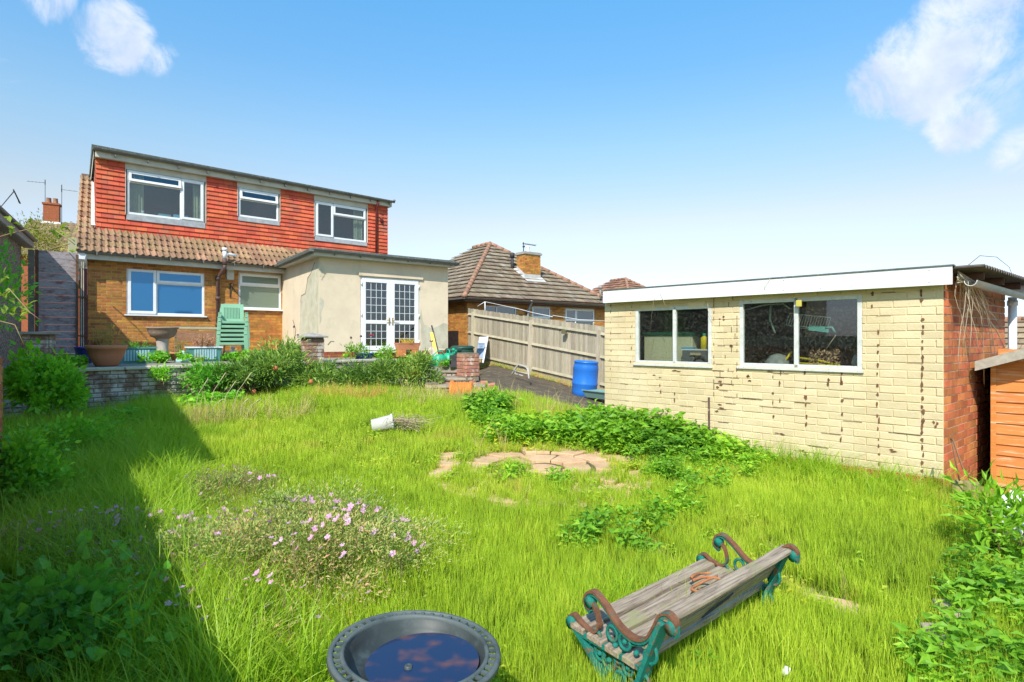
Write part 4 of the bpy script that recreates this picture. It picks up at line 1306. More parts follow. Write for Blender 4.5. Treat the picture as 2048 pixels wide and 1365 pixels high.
# ================================================================== BUNGALOW BEYOND THE FENCE
def hip_house(name, label, o, d, wid, zg, ze, zr, px_win=(), wallm=orange_brick, tilem=grey_tile, apexback=1.5, over=.35, rows_real=True, cat='bungalow', tw=.30, tg=.30):
    fr = Frame(*o, *d)
    e = empty(name, (fr.o[0], fr.o[1], 0), fr.a, label=label, cat=cat)
    dep = wid + apexback
    wins = [fr.rect(*p) for p in px_win]
    mb = MB(); wall_mesh(mb, 0, wid, zg, ze, wins, 0, .2); mb.box(.001, .2, zg, .2, dep, ze); mb.box(wid - .2, .2, zg, wid - .001, dep, ze); mb.box(.2, dep - .2, zg, wid - .2, dep, ze); mb.box(.2, 1.2, zg, wid - .2, 1.3, ze)
    mb.build('wall', ochre_mortar if wallm is orange_brick else wallm, e)
    if wallm is orange_brick:
        mb = MB()
        n = 0; z = zg
        while z < ze - .03:
            for (L_, xf, yf_) in ((wid, lambda a: (a, -.008), None), (dep, lambda a: (-.008, a), None)):
                x = -(n % 2) * .1125
                while x < L_:
                    a, b_ = max(0, x), min(x + .215, L_)
                    mid = (a + b_) / 2
                    blocked = L_ == wid and any(h[0] < mid < h[1] and h[2] < z + .03 < h[3] for h in wins)
                    if b_ > a + .03 and not blocked and not (L_ == dep and mid > 4):
                        mb.cur = random.random()
                        p0_, p1_ = xf(a), xf(b_)
                        if L_ == wid: mb.quad((a, -.008, z), (b_, -.008, z), (b_, -.008, z + .065), (a, -.008, z + .065)); mb.quad((a, -.008, z + .065), (b_, -.008, z + .065), (b_, .001, z + .065), (a, .001, z + .065))
                        else: mb.quad((-.008, b_, z), (-.008, a, z), (-.008, a, z + .065), (-.008, b_, z + .065))
                    x += .225
            z += .075; n += 1
        mb.build('brickwork', wallm, e, kind='stuff')
    A = [(-over, -over), (wid + over, -over), (wid + over, dep + over), (-over, dep + over)]
    R1 = (wid / 2, wid / 2, zr); R2 = (wid / 2, wid / 2 + apexback, zr)
    mb = MB(); z0 = ze - .02
    P4 = [(a, b_, z0) for a, b_ in A]
    mb.add([*P4, R1, R2], [(0, 1, 4), (1, 2, 5, 4), (2, 3, 5), (3, 0, 4, 5), (3, 2, 1, 0)])
    mb.build('roof_deck', dark_wood, e)
    # tiles in real courses on the faces in view (front and left)
    rise = zr - z0
    tm = MB()
    for face in (0, 1):
        run = wid / 2 + over; sl_ = math.hypot(run, rise); nr_ = int(sl_ / tg)
        for r_ in range(nr_ + 1):
            s0 = r_ * tg; s1 = min(sl_, s0 + tg + .04)
            f0, f1 = s0 / sl_, s1 / sl_
            if face == 0: xa, xb = -over + run * f0, wid + over - run * f0
            else: xa, xb = -over + run * f0, dep + over - run * f0
            x = xa - (r_ % 2) * tw / 2
            while x < xb:
                a, b_ = max(x, xa), min(x + tw * .97, xb)
                if b_ > a + .02:
                    tm.cur = random.random(); l0 = .085 + random.uniform(0, .015); l1 = .012
                    y0_ = -over + run * f0; y1_ = -over + run * f1
                    za, zb2 = z0 + rise * f0, z0 + rise * f1
                    lo_, hi_ = -over + run * f1, (wid if face == 0 else dep) + over - run * f1
                    ua, ub = max(a, min(lo_, b_)), min(b_, max(hi_, a))
                    if face == 0: V = [(a, y0_, za + l0), (b_, y0_, za + l0), (max(ub, ua), y1_, zb2 + l1), (min(ua, ub), y1_, zb2 + l1), (a, y0_ + .005, za + l0 - .03), (b_, y0_ + .005, za + l0 - .03)]; Fs = [(0, 1, 2, 3), (4, 5, 1, 0)]
                    else: V = [(y0_, a, za + l0), (y0_, b_, za + l0), (y1_, max(ub, ua), zb2 + l1), (y1_, min(ua, ub), zb2 + l1), (y0_ + .005, a, za + l0 - .03), (y0_ + .005, b_, za + l0 - .03)]; Fs = [(3, 2, 1, 0), (0, 1, 5, 4)]
                    tm.add(V, Fs)
                x += tw
    tm.build('roof_tiles', tilem, e, kind='stuff')
    for a, b_ in ((P4[0], R1), (P4[1], R1), (R1, R2)):
        rm_ = MB(); a = Vector(a) + Vector((0, 0, .05)); b_ = Vector(b_) + Vector((0, 0, .03)); n = max(2, int((b_ - a).length / .35))
        for k in range(n):
            u0, u1 = k / n, (k + .97) / n; rm_.cur = random.random()
            rm_.tube([a.lerp(b_, u0), a.lerp(b_, u1)], .105, 8, r2=.095)
        rm_.build('ridge', ridge_tile, e)
    mb = MB(); half_gutter(mb, (-over - .05, -over - .05, ze - .03), (wid + over, -over - .05, ze - .05), .06); half_gutter(mb, (-over - .05, dep, ze - .05), (-over - .05, -over - .05, ze - .03), .06)
    mb.build('gutter', gutter_m, e)
    mb = MB(); mb.box(-over + .02, -over - .01, ze - .17, wid + over, -over + .02, ze - .03); mb.box(-over + .0, -over + .02, ze - .17, -over + .03, dep, ze - .03); mb.box(-over + .02, -over + .02, ze - .18, wid + over, -.01, ze - .165); mb.box(-over + .03, -.01, ze - .18, -.01, dep, ze - .165); mb.build('fascia', dark_wood, e)
    return fr, e, wins


BG, bung, bw = hip_house('bungalow', 'orange brick bungalow with pyramid tiled roof and chimney beyond the right fence', (-1.78, 22.7), (.79, .613), 8.0, .3, 3.12, 6.15,
                         rows_real=True, tg=.36, px_win=[(969, 1033, 611, 660, 613, 662), (1063, 1101, 612, 668, 614, 670), (1130, 1189, 617, 670, 619, 672)])
window(bung, I4, *bw[0], [(0, .38, 0, 1, ''), (.38, 1, 0, 1, '')], glass_far, y=.02, label='wide two-light window')
window(bung, I4, *bw[1], [(0, 1, 0, .58, ''), (0, 1, .58, 1, 'o')], glass_far, y=.02, label='single-light window with a top vent')
window(bung, I4, *bw[2], [(0, .36, 0, .55, ''), (0, .36, .55, 1, 'o'), (.36, 1, 0, .55, ''), (.36, 1, .55, 1, 'o')], glass_far, y=.02, label='four-light window near the garage')
# chimney, flashing, pots and aerials
cy = 1.25
cx0, cx1 = BG.t(1050, cy), BG.t(1081, cy)
zc0 = 3.1 + (cy + .35) * .70 - .25; zc1 = BG.z(508, cx0, cy)
ch_ = MB(); ch_.box(cx0, cy, zc0 - .3, cx1, cy + .6, zc1); ch_.build('chimney', ochre_mortar, bung)
cho = bung.children[-1]
mb = MB(); n = 0; z = zc0 - .3
while z < zc1 - .07:
    x = cx0 - (n % 2) * .11
    while x < cx1:
        a, b_ = max(cx0, x), min(cx1, x + .215)
        if b_ - a > .03: mb.cur = random.random(); mb.box(a, cy - .008, z, b_, cy + .01, z + .065)
        x += .225
    for q_ in range(3): mb.cur = random.random(); mb.box(cx0 - .008, cy + .01 + q_ * .2, z, cx0 + .01, cy + .19 + q_ * .2, z + .065)
    z += .075; n += 1
mb.build('brickwork', orange_brick, cho, kind='stuff')
mb = MB(); mb.box(cx0 - .06, cy - .06, zc1, cx1 + .06, cy + .66, zc1 + .08); mb.box(cx0 - .03, cy - .03, zc1 + .08, cx1 + .03, cy + .63, zc1 + .12)
mb.build('chimney_cap', concrete, cho)
mb = MB(); mb.lathe([(.11, 0), (.09, .25), (.10, .27), (.07, .28)], 12, ((cx0 + cx1) / 2 - .05, cy + .3, zc1 + .12)); mb.build('chimney_pot', white_board, cho)
mb = MB()
sl_ = (6.15 - 3.1) / 4.35
def rfz(y): return 3.12 + (y + .35) * sl_ + .05
mb.add([(cx0 - .10, cy - .26, rfz(cy - .26)), (cx1 + .16, cy - .26, rfz(cy - .26)), (cx1 + .10, cy + .0, rfz(cy) + .05), (cx0 - .06, cy + .62, rfz(cy + .62) + .05), (cx0 - .2, cy + .62, rfz(cy + .62))], [(0, 1, 2, 3, 4)])
mb.add([(cx0 - .01, cy - .012, rfz(cy) - .03), (cx1, cy - .012, rfz(cy) - .03), (cx1, cy - .012, rfz(cy) + .16), (cx0 - .01, cy - .012, rfz(cy) + .16)], [(0, 1, 2, 3)])
mb.add([(cx0 - .012, cy + .6, rfz(cy + .6) - .03), (cx0 - .012, cy - .01, rfz(cy) - .03), (cx0 - .012, cy - .01, rfz(cy) + .16), (cx0 - .012, cy + .6, rfz(cy + .6) + .16)], [(0, 1, 2, 3)])
mb.build('flashing', pmat('pale_lead', (.50, .50, .48), (.40, .40, .39), 5), cho)
def aerial(parent, x, y, z, h, boom, n, dirx=1, name='aerial'):
    mb = MB(); mb.tube([(x, y, z), (x, y, z + h)], .018, 6); mb.tube([(x - .05, y, z + h * .92), (x + boom * dirx, y, z + h * .92 - .03)], .012, 5)
    for k in range(n):
        xx = x + boom * dirx * (k + .5) / n; mb.tube([(xx, y - .14, z + h * .92), (xx, y + .14, z + h * .92)], .007, 4)
    mb.tube([(x, y, z + h * .85), (x, y, z + h * 1.05)], .03, 5)
    mb.build(name, black_iron, parent)
aerial(cho, cx0 + .15, cy + .3, zc1 + .1, .45, .75, 9)
mb = MB(); yv = 2.0; xv = BG.t(1024.5, yv); zv = rfz(yv) - .1
mb.tube([(xv, yv, zv - .1), (xv, yv, zv + .55)], .07, 8); mb.tube([(xv, yv, zv + .55), (xv, yv, zv + .75)], .11, 8); mb.build('flue', black_iron, bung)
mb = MB(); xa = BG.t(1047, 2.8); mb.tube([(xa, 2.8, rfz(2.8)), (xa, 2.8, BG.z(494, xa, 2.8))], .025, 6); mb.tube([(xa - .03, 2.8, BG.z(494, xa, 2.8)), (xa + .05, 2.8, BG.z(494, xa, 2.8) + .02)], .05, 6); mb.build('roof_finial', black_iron, bung)
mb = MB(); xd_ = BG.t(1056, -.1); mb.tube([(BG.t(1062, -.3), -.38, 3.1), (BG.t(1061, -.3), -.3, 2.95), (xd_, -.1, 2.65), (xd_, -.1, .4)], .06, 8); mb.build('downpipe', pipe_m, bung)
mb = MB(); xa, za = BG.pz(1204, 596, -.4); mb.tube([(xa + .1, -.2, za), (xa + .1, -.2, BG.z(574, xa, -.2))], .05, 6); mb.tube([(xa + .1, -.2, BG.z(578, xa, -.2)), (xa + .1, -.2, BG.z(572, xa, -.2))], .09, 6); mb.build('hip_finial', concrete, bung)

# second hipped roof behind it, tip over the garage, and one at the far right
def far_roof(name, label, px, py, Y, wid, zr_off, zg, cat='house', **k):
    p_ = P(px, py, Y) if False else Vector(((px - CX) / F * Y, Y, EYE + (HZ - py) / F * Y))
    d = Vector((.79, .613)); nrm_ = Vector((-.613, .79))
    o2 = Vector((p_.x, p_.y)) - d * wid / 2 - nrm_ * wid / 2
    return hip_house(name, label, (o2.x, o2.y), (d.x, d.y), wid, zg, p_.z - zr_off, p_.z, cat=cat, **k)
far_roof('distant_house', 'distant hipped brown roof tip showing just above the white garage fascia', 1252, 559, 42, 8.0, 2.9, .3, tilem=pmat('far_brown_tile', (.30, .15, .09), (.22, .12, .08), 5, var=.3), wallm=bare_brick, tw=.4, tg=.34)
far_roof('neighbouring_house', 'brown tiled house roof low behind the downpipe at the far right', 2018, 649, 24, 9.0, 2.7, -2.5, tilem=pmat('tan_roof_tile', (.33, .24, .15), (.25, .18, .12), 5, var=.2), wallm=bare_brick, tw=.4, tg=.36)
far_roof('brown_roofed_house', 'second brown hipped roof at the right edge beside the downpipe', 2100, 640, 20, 7.0, 2.4, -2.5, tilem=MATS['tan_roof_tile'], wallm=bare_brick, tw=.4, tg=.36)

# distant house at the left with a chimney, mossy tiles
FH = Frame(-32.5, 36, .86, .5)
fh = empty('terrace_house', (FH.o[0], FH.o[1], 0), FH.a, label='distant house with mossy tiled roof and brick chimney at the left', cat='house')
xl, xr = FH.t(30), FH.t(240); zt2 = FH.z(424, FH.t(100)); ze2 = FH.z(512, FH.t(100)) 
mb = MB(); mb.box(xl, .2, 0, xr, 7.8, ze2); mb.build('wall', bare_brick, fh)
mb = MB(); mb.prism_yz([(-.3, ze2 - .05), (4, zt2 - .06), (8.3, ze2 - .05)], xl - .1, xr + .1); mb.build('roof', mossy_tile, fh)
mb = MB(); run = 4.3; rise = zt2 - ze2; sl_ = math.hypot(run, rise); nr_ = int(sl_ / .36)
for r_ in range(nr_ + 1):
    f0 = r_ * .36 / sl_; f1 = min(1, f0 + .4 / sl_); x = xl
    while x < xr:
        mb.cur = random.random(); a, b_ = x, x + .36
        mb.add([(a, -.3 + run * f0, ze2 + rise * f0 + .06), (a + .18, -.3 + run * f0, ze2 + rise * f0 + .12), (b_, -.3 + run * f0, ze2 + rise * f0 + .06), (b_, -.3 + run * f1, ze2 + rise * f1 + .01), (a + .18, -.3 + run * f1, ze2 + rise * f1 + .07), (a, -.3 + run * f1, ze2 + rise * f1 + .01), (a, -.3 + run * f0, ze2 + rise * f0 - .02), (b_, -.3 + run * f0, ze2 + rise * f0 - .02)],
               [(0, 1, 4, 5), (1, 2, 3, 4), (6, 7, 2, 1, 0)]); x += .37
mb.build('roof_tiles', mossy_tile, fh, kind='stuff')
yc = 3.7; ca, cb_ = FH.t(86, yc), FH.t(118, yc)
mb = MB(); zc = FH.z(408, ca, yc); mb.box(ca, yc, zt2 - 1.0, cb_, yc + .7, zc); mb.box(ca - .06, yc - .06, zc, cb_ + .06, yc + .76, zc + .12); mb.build('chimney', bare_brick, fh); cho = fh.children[-1]
mb = MB(); mb.box(ca - .1, yc - .1, zt2 - .55, cb_ + .1, yc + .8, zt2 - .05); mb.build('flashing', white_board, cho)
for q_ in (.3, .72):
    mb = MB(); mb.lathe([(.17, 0), (.14, .35), (.16, .38)], 10, (ca + (cb_ - ca) * q_, yc + .35, zc + .12)); mb.build('chimney_pot', ridge_tile, cho)
aerial(cho, FH.t(122, yc), yc + .3, zc - 1.2, 2.6, .9, 3, 1); aerial(cho, FH.t(88, yc), yc + .4, zc, 1.7, -1.0, 5, 1)

# ================================================================== PEBBLE-DASHED BUILDING AT THE LEFT
PF = Vector((-10.88, 12.75)); pdv = Vector((.54, -.842)).normalized(); Lp = 12.3
PN = PF + pdv * Lp
PB = Frame(PF.x, PF.y, pdv.x, pdv.y)          # local x towards the camera; local y is to the right, so the body is at negative... handled below
pebble = bpy.data.materials.new('pebble_dash'); pebble.use_nodes = True
t = NT(pebble.node_tree); b = t.n('ShaderNodeBsdfPrincipled'); vo = t.n('ShaderNodeTexVoronoi'); vo.inputs['Scale'].default_value = 42; t.l(t.pos(), vo.inputs['Vector'])
t.l(t.mix(t.rng(vo.outputs['Color'], .2, .8), (0.40, 0.31, 0.24), (0.10, 0.075, 0.06)), b.inputs['Base Color']); b.inputs['Roughness'].default_value = .9
bp = t.n('ShaderNodeBump'); bp.inputs['Strength'].default_value = 1; bp.inputs['Distance'].default_value = .015; t.l(vo.outputs['Distance'], bp.inputs['Height']); t.l(bp.outputs[0], b.inputs['Normal'])
o = t.n('ShaderNodeOutputMaterial'); t.l(b.outputs[0], o.inputs['Surface'])
pb = empty('neighbouring_garage_building', (PB.o[0], PB.o[1], 0), PB.a, label='long pebble-dashed building with grey barge board along the left boundary', cat='outbuilding')
ze_p = EYE + (HZ - 455) / F * PF.y - .24
lft = 1                                       # local +y is to the left of travel: frame normal is (-dy, dx)
sgn = 1 if (PB.W(0, 1).x < PB.W(0, 0).x) else -1
mb = MB(); mb.box(0, 0 if sgn > 0 else -6, -.3, Lp, 6 if sgn > 0 else 0, ze_p - .1); mb.build('wall', pebble, pb)
run = 3.3; rise = 2.75
y_out = -.16 * sgn; y_r = run * sgn
mb = MB(); mb.add([(-.25, y_out, ze_p), (Lp, y_out, ze_p), (Lp, y_r, ze_p + rise), (-.25, y_r, ze_p + rise), (Lp, 2 * y_r, ze_p), (-.25, 2 * y_r, ze_p)], [(0, 1, 2, 3), (3, 2, 4, 5)])
mb.add([(0, .0, ze_p - .11), (0, y_r, ze_p + rise - .05), (0, 2 * y_r, ze_p - .11)], [(0, 1, 2)]); mb.build('roof', mossy_tile, pb)
mb = MB(); mb.box(-.27, y_out - .02 * sgn, ze_p - .17, Lp, y_out + .005 * sgn, ze_p + .05); mb.box(-.27, y_out, ze_p - .18, Lp, .0, ze_p - .165)
mb.build('fascia', pmat('grey_pink_board', (.36, .31, .29), (.28, .25, .23), 6), pb)
mb = MB(); mb.tube([(-.27, y_out - .05 * sgn, ze_p + .0), (Lp, y_out - .05 * sgn, ze_p + .0)], .04, 8); mb.build('gutter', gutter_m, pb)
wisp([Vector(PB.W(.2, y_out, ze_p + .05)) + Vector((-.2, 0, .7)), Vector(PB.W(.2, y_out, ze_p)) + Vector((.0, -.4, .95)), Vector(PB.W(.2, y_out, ze_p)) + Vector((.35, -.8, .8)), Vector(PB.W(.6, y_out, ze_p)) + Vector((.1, -.9, .2))], 'loose black cable curling above the left building roof', .015, black_iron)

# ================================================================== SIDE GATE AND TALL PANEL AT THE HOUSE CORNER
GT = Frame(-10.55, 12.95, .75, .661)
wornwood = pmat('flaking_red_grey_wood', (.38, .34, .34), (.28, .24, .25), 4, rough=.9, stretch=(4, 4, 9), c3=(.20, .085, .075), s3=1.3, t3=(.46, .72), var=.1, bump=.4)
gx0, gx1 = GT.t(70), GT.t(157)
z0g, z1g = 1.0, GT.z(503, (gx0 + gx1) / 2)
gate = empty('side_gate', GT.W(gx0, 0, 0), GT.a, label='tall gate of horizontal grey boards with peeling red paint between the left building and house', cat='gate')
nb = 15; hb_ = (z1g - z0g) / nb
for k in range(nb):
    mb = MB(); mb.box(0, random.uniform(-.004, .004), z0g + k * hb_, gx1 - gx0, .022, z0g + (k + 1) * hb_ - .006); mb.build('board', wornwood, gate, jitter=.0015)
mb = MB(); mb.box(.0, -.05, z0g, .06, -.006, z1g); mb.box(gx1 - gx0 - .05, -.05, z0g, gx1 - gx0, -.006, z1g - .05); mb.build('stile', dark_wood, gate, kind='stuff')
xg0, xg1 = GT.t(56), GT.t(69)
gp_ = MB(); gp_.box(xg0, -.06, .9, xg1, .06, GT.z(500, xg0)); o = gp_.build('gate_post', pmat('dark_grey_wood', (.15, .13, .11), (.2, .17, .14), 6), matrix=GT.M); tag(o, 'broad dark gate post at the left side of the tall grey gate', 'post')
mb = MB(); xq = gx1 + .03
e = empty('trellis_panel', GT.W(gx1, 0, 0), GT.a, label='narrow dark red panel with pale battens between gate and house corner', cat='fence panel')
w_ = (GT.t(176) - gx1)
mb.box(.02, .02, z0g, w_, .05, z1g - .35); mb.build('panel', pmat('dark_red_wood', (.10, .035, .03), (.14, .05, .04), 6), e)
for dx in (.04, w_ * .45): mb = MB(); mb.box(dx, -.02, z0g, dx + .02, .015, z1g - .2); mb.build('batten', pmat('pale_batten', (.5, .42, .33), (.42, .35, .27), 6), e)
for zz in (1.55, 2.45): mb = MB(); mb.box(.0, -.04, zz, w_, -.022, zz + .035); mb.build('rail', dark_wood, e)
wp = MB(); q = Vector(GT.W(GT.t(145, 1.0), 1.0)); wp.box(-.08, -.06, 2.6, .08, .06, EYE + (HZ - 477) / F * q.y); o = wp.build('post', pmat('pale_post', (.42, .40, .24)), loc=(q.x, q.y, 0), rot=(0, 0, GT.a)); tag(o, 'pale weathered post top showing above the grey gate', 'post')

# ================================================================== RIGHT FENCE, CLOSE BOARDED, STEPPING DOWN THE DRIVE
FN = Frame(-1.66, 21.5, 2.47 + 1.66, 15.3 - 21.5)
FLn = 9.6
def ftop(x): return 2.64 + (1.81 - 2.64) * x / 7.45
def fbot(x): return .66 + (.0 - .66) * x / 7.45
fence = empty('boundary_fence', (FN.o[0], FN.o[1], 0), FN.a, label='weathered close-board fence sloping down beside the drive, sign and barrel in front', cat='fence')
posts = [FN.t(p_) for p_ in (947, 1063, 1199)]; posts = [posts[0]] + [posts[1]] + [posts[2]] + [posts[2] + 2.3]
x = 0.0; k = 0
while x < FLn:
    w_ = .105
    mb = MB(); z0_, z1_ = fbot(x) + .16, ftop(x) + random.uniform(-.012, .012)
    mb.add([(x, .03, z0_), (x + w_ + .012, .018, z0_), (x + w_ + .012, .018, z1_ - .013), (x, .03, z1_), (x, .045, z0_), (x + w_ + .012, .024, z0_), (x + w_ + .012, .024, z1_ - .013), (x, .045, z1_)],
           [(0, 1, 2, 3), (5, 4, 7, 6), (0, 3, 7, 4), (1, 5, 6, 2), (3, 2, 6, 7), (0, 4, 5, 1)])
    mb.build('board', fence_wood, fence, jitter=.001); x += w_; k += 1
for x0_, x1_ in zip([0.0] + posts, posts + [FLn]):
    for f_ in (.16, .56, .90) if True else ():
        za = fbot(x0_) + (ftop(x0_) - fbot(x0_)) * f_; zb2 = fbot(x1_) + (ftop(x1_) - fbot(x1_)) * f_
        mb = MB(); mb.prism_yz([(-.032, 0), (.017, 0), (.017, .07)], x0_ + .03, x1_ - .03)
        for i_, v in enumerate(mb.v): mb.v[i_] = (v[0], v[1], v[2] + za + (zb2 - za) * (v[0] - x0_) / max(.01, x1_ - x0_) - .04)
        mb.build('rail', fence_rail, fence)
for x_ in posts:
    mb = MB(); lean = .10 if x_ == posts[1] else .05; mb.beam((x_ - lean, -.04, fbot(x_) - .2), (x_ + .02, -.02, ftop(x_) - .10), .10, .10, up=(0, 1, 0)); mb.build('fence_post', fence_wood, fence)
for x0_, x1_ in zip([0.0] + posts, posts + [FLn]):
    mb = MB(); n = 2
    mb.add([(x0_, .0, fbot(x0_) - .12), (x1_, .0, fbot(x1_) - .12), (x1_, .0, fbot(x1_) + .16), (x0_, .0, fbot(x0_) + .16), (x0_, .03, fbot(x0_) - .12), (x1_, .03, fbot(x1_) - .12), (x1_, .03, fbot(x1_) + .16), (x0_, .03, fbot(x0_) + .16)],
           [(0, 1, 2, 3), (5, 4, 7, 6), (3, 2, 6, 7)]); mb.build('gravel_board', board_wood, fence)
xl_ = FN.t(1129, -.1); zl_ = FN.z(664, xl_, -.1)
ml = MB(); ml.box(-.07, -.10, -.06, .07, .0, .06); ml.tube([(-.1, -.05, .04), (.1, -.05, .04)], .02, 6); o = ml.build('fence_lamp', pmat('olive_metal', (.14, .13, .07)), matrix=FN.M @ Matrix.Translation((xl_, -.06, zl_))); tag(o, 'small olive lamp box fixed to the right fence below its top rail', 'lamp')
# clothes line above the fence
wl = MB(); q = lambda px, py, Y: Vector(((px - CX) / F * Y, Y, EYE + (HZ - py) / F * Y))
hub = q(970, 604, 21.9)
wl.tube([hub, q(1040, 619, 21), q(1066, 626, 20), q(1105, 634, 18)], .012, 5); wl.tube([hub, q(955, 613, 22)], .012, 5); wl.tube([q(970, 604, 21.9), q(970, 630, 21.9)], .02, 6)
o = wl.build('washing_line', white_board); tag(o, 'white washing line strung just above the right fence', 'washing line')
wl = MB(); wl.tube([q(1105, 631, 22.4), q(1160, 640, 22.4), q(1209, 642, 22.4)], .01, 5); o = wl.build('cable', white_board); tag(o, 'thin white cable drooping in front of the bungalow windows', 'cable')

# ================================================================== RETAINING WALL AND TERRACE
RW = Frame(-7.95, 8.37, .672, .74)
RWL = 7.1
cop_z = 1.02
terr = [RW.W(-.6, .12), RW.W(RWL, .12), Vector((-1.75, 12.75, 0)), Vector((-.78, 12.35, 0)), Vector((-1.15, 17.6, 0)), Vector((-7, 19.5, 0)), Vector((-12.6, 14.8, 0)), Vector((-9.6, 9.8, 0))]
def tz(x, y): return 1.0 - .12 * float(sst(-4.2, -2.2, x))
mb = MB()
# top as a fine grid cut to the outline
def inside(poly, x, y):
    c = False; n = len(poly)
    for i in range(n):
        x1, y1 = poly[i][0], poly[i][1]; x2, y2 = poly[(i + 1) % n][0], poly[(i + 1) % n][1]
        if (y1 > y) != (y2 > y) and x < (x2 - x1) * (y - y1) / (y2 - y1) + x1: c = not c
    return c
poly = [(p_.x, p_.y) for p_ in terr]
n = len(poly)
dense = []
for i in range(n):
    a, b_ = poly[i], poly[(i + 1) % n]; m_ = max(1, int(math.dist(a, b_) / .5))
    dense += [(a[0] + (b_[0] - a[0]) * k / m_, a[1] + (b_[1] - a[1]) * k / m_) for k in range(m_)]
import bmesh
bm = bmesh.new(); vs_ = [bm.verts.new((a, b_, 0)) for a, b_ in dense]; fc = bm.faces.new(vs_)
bmesh.ops.triangulate(bm, faces=[fc])
for cx_ in np.arange(-12, 0, .6): bmesh.ops.bisect_plane(bm, geom=bm.verts[:] + bm.edges[:] + bm.faces[:], plane_co=(cx_, 0, 0), plane_no=(1, 0, 0))
for v in bm.verts: v.co.z = tz(v.co.x, v.co.y)
ed = [e_ for e_ in bm.edges if len(e_.link_faces) == 1]
r_ = bmesh.ops.extrude_edge_only(bm, edges=ed)
for v in [g_ for g_ in r_['geom'] if isinstance(g_, bmesh.types.BMVert)]: v.co.z = -.2
me = bpy.data.meshes.new('terrace'); bm.to_mesh(me); bm.free(); me.materials.append(slab_m)
to = inst('terrace', me); to['kind'] = 'structure'

rwall = empty('retaining_wall', (RW.o[0], RW.o[1], 0), RW.a, label='low whitewashed brick retaining wall with pale coping below the terrace', cat='wall'); reg(rwall)
worn = pmat('worn_whitewashed_brick', (.27, .17, .12), (.20, .13, .10), 6, var=.2, bump=.6, bscale=60, c3=(.52, .48, .44), s3=4.0, t3=(.42, .62), rough=.95)
mb = MB(); mb.box(-.5, .02, -.1, RWL, .2, .96); mb.build('wall_core', pmat('brown_mortar', (.26, .20, .15), (.18, .14, .10), 12, bump=.5), rwall)
brick_field(rwall, I4, -.5, RWL, .30, .96, [], worn, limit=280, D=.06, yf=0.0, j=.012, h=.063, cam_key=lambda p: -0.0 + (RW.W(p[0], 0, p[1]) - Vector((0, 0, EYE))).length, push=lambda x, z: random.uniform(-.008, .006), ch=.008)
x = -.5
while x < RWL - .05:
    L_ = random.uniform(.75, .95); mb = MB(); mb.box(x, -.05, .965, min(x + L_ - .012, RWL), .25, 1.02 + random.uniform(-.004, .004)); mb.build('coping_stone', pmat('pale_coping', (.50, .47, .36), (.42, .39, .29), 6, bump=.4, var=.06), rwall, bevel=.012, jitter=.003); x += L_

def pillar(px, pyt, pyb, Y, w_, label, capw=None, cap_h=.05, mat=old_brick, rz=.72, z0=None, wdeep=None, pyramid=False):
    p_ = Vector(((px - CX) / F * Y, Y)); zt_p = EYE + (HZ - pyt) / F * Y; zb_p = (EYE + (HZ - pyb) / F * Y) if z0 is None else z0
    e = empty('brick_pillar', (p_.x, p_.y, zb_p), rz, label=label, cat='pillar')
    h_ = zt_p - zb_p - (cap_h if capw else 0)
    mb = MB(); mb.box(-w_ / 2 + .01, -w_ / 2 + .01, -.1, w_ / 2 - .01, w_ / 2 - .01, h_); mb.build('mortar_core', pmat('brown_mortar', (.26, .20, .15)), e)
    z = 0; n = 0
    while z < h_ - .03:
        for side in range(4):
            M_ = Matrix.Rotation(side * math.pi / 2, 4, 'Z') @ Matrix.Translation((-w_ / 2, -w_ / 2, z))
            if side > 1 and side == 2: continue
            xs_ = [0, .215] if (n + side) % 2 else [-0.0, .10]
            x = 0; seq = [.215, .102] if (n + side) % 2 else [.102, .215]; q_ = 0
            while x < w_ - .03:
                L_ = min(seq[q_ % 2], w_ - x); me_ = brick_mesh(round(L_, 3), .05, .065, mat, (n + q_) % 3, .006)
                inst('brick', me_, e, matrix=M_ @ Matrix.Translation((x, random.uniform(-.003, .004), 0))); x += L_ + .01; q_ += 1
        z += .076; n += 1
    if capw:
        mb = MB(); c = capw / 2
        if pyramid: mb.add([(-c, -c, h_), (c, -c, h_), (c, c, h_), (-c, c, h_), (-c, -c, h_ + .035), (c, -c, h_ + .035), (c, c, h_ + .035), (-c, c, h_ + .035), (0, 0, h_ + cap_h + .06)], [(3, 2, 1, 0), (0, 1, 5, 4), (1, 2, 6, 5), (2, 3, 7, 6), (3, 0, 4, 7), (4, 5, 8), (5, 6, 8), (6, 7, 8), (7, 4, 8)])
        else: mb.box(-c, -c, h_, c, c, h_ + cap_h)
        mb.build('cap', concrete, e, bevel=.008)
    return e
pillar(625, 671, 727, 12.4, .37, 'worn brick pillar with a pyramid cap standing on the terrace wall', .50, .05, pyramid=True)
pillar(936, 706, 752, 12.0, .34, 'rough red brick pillar without a cap beside the garden steps', None, mat=pmat('pale_red_brick', (.46, .22, .14), (.34, .15, .10), 7, var=.25, bump=.6, bscale=60, c3=(.56, .46, .38), s3=5, t3=(.52, .62)))
pillar(864, 766, 800, 11.2, .21, 'low buff brick stub at the left foot of the garden steps', None, mat=pmat('buff_brick', (.50, .38, .25), (.42, .30, .19), 7, var=.15, bump=.6, bscale=60))
pillar(77, 664, 735, 9.3, .42, 'dark brick pillar with flat slab in the shade before the gate', .54, .045)

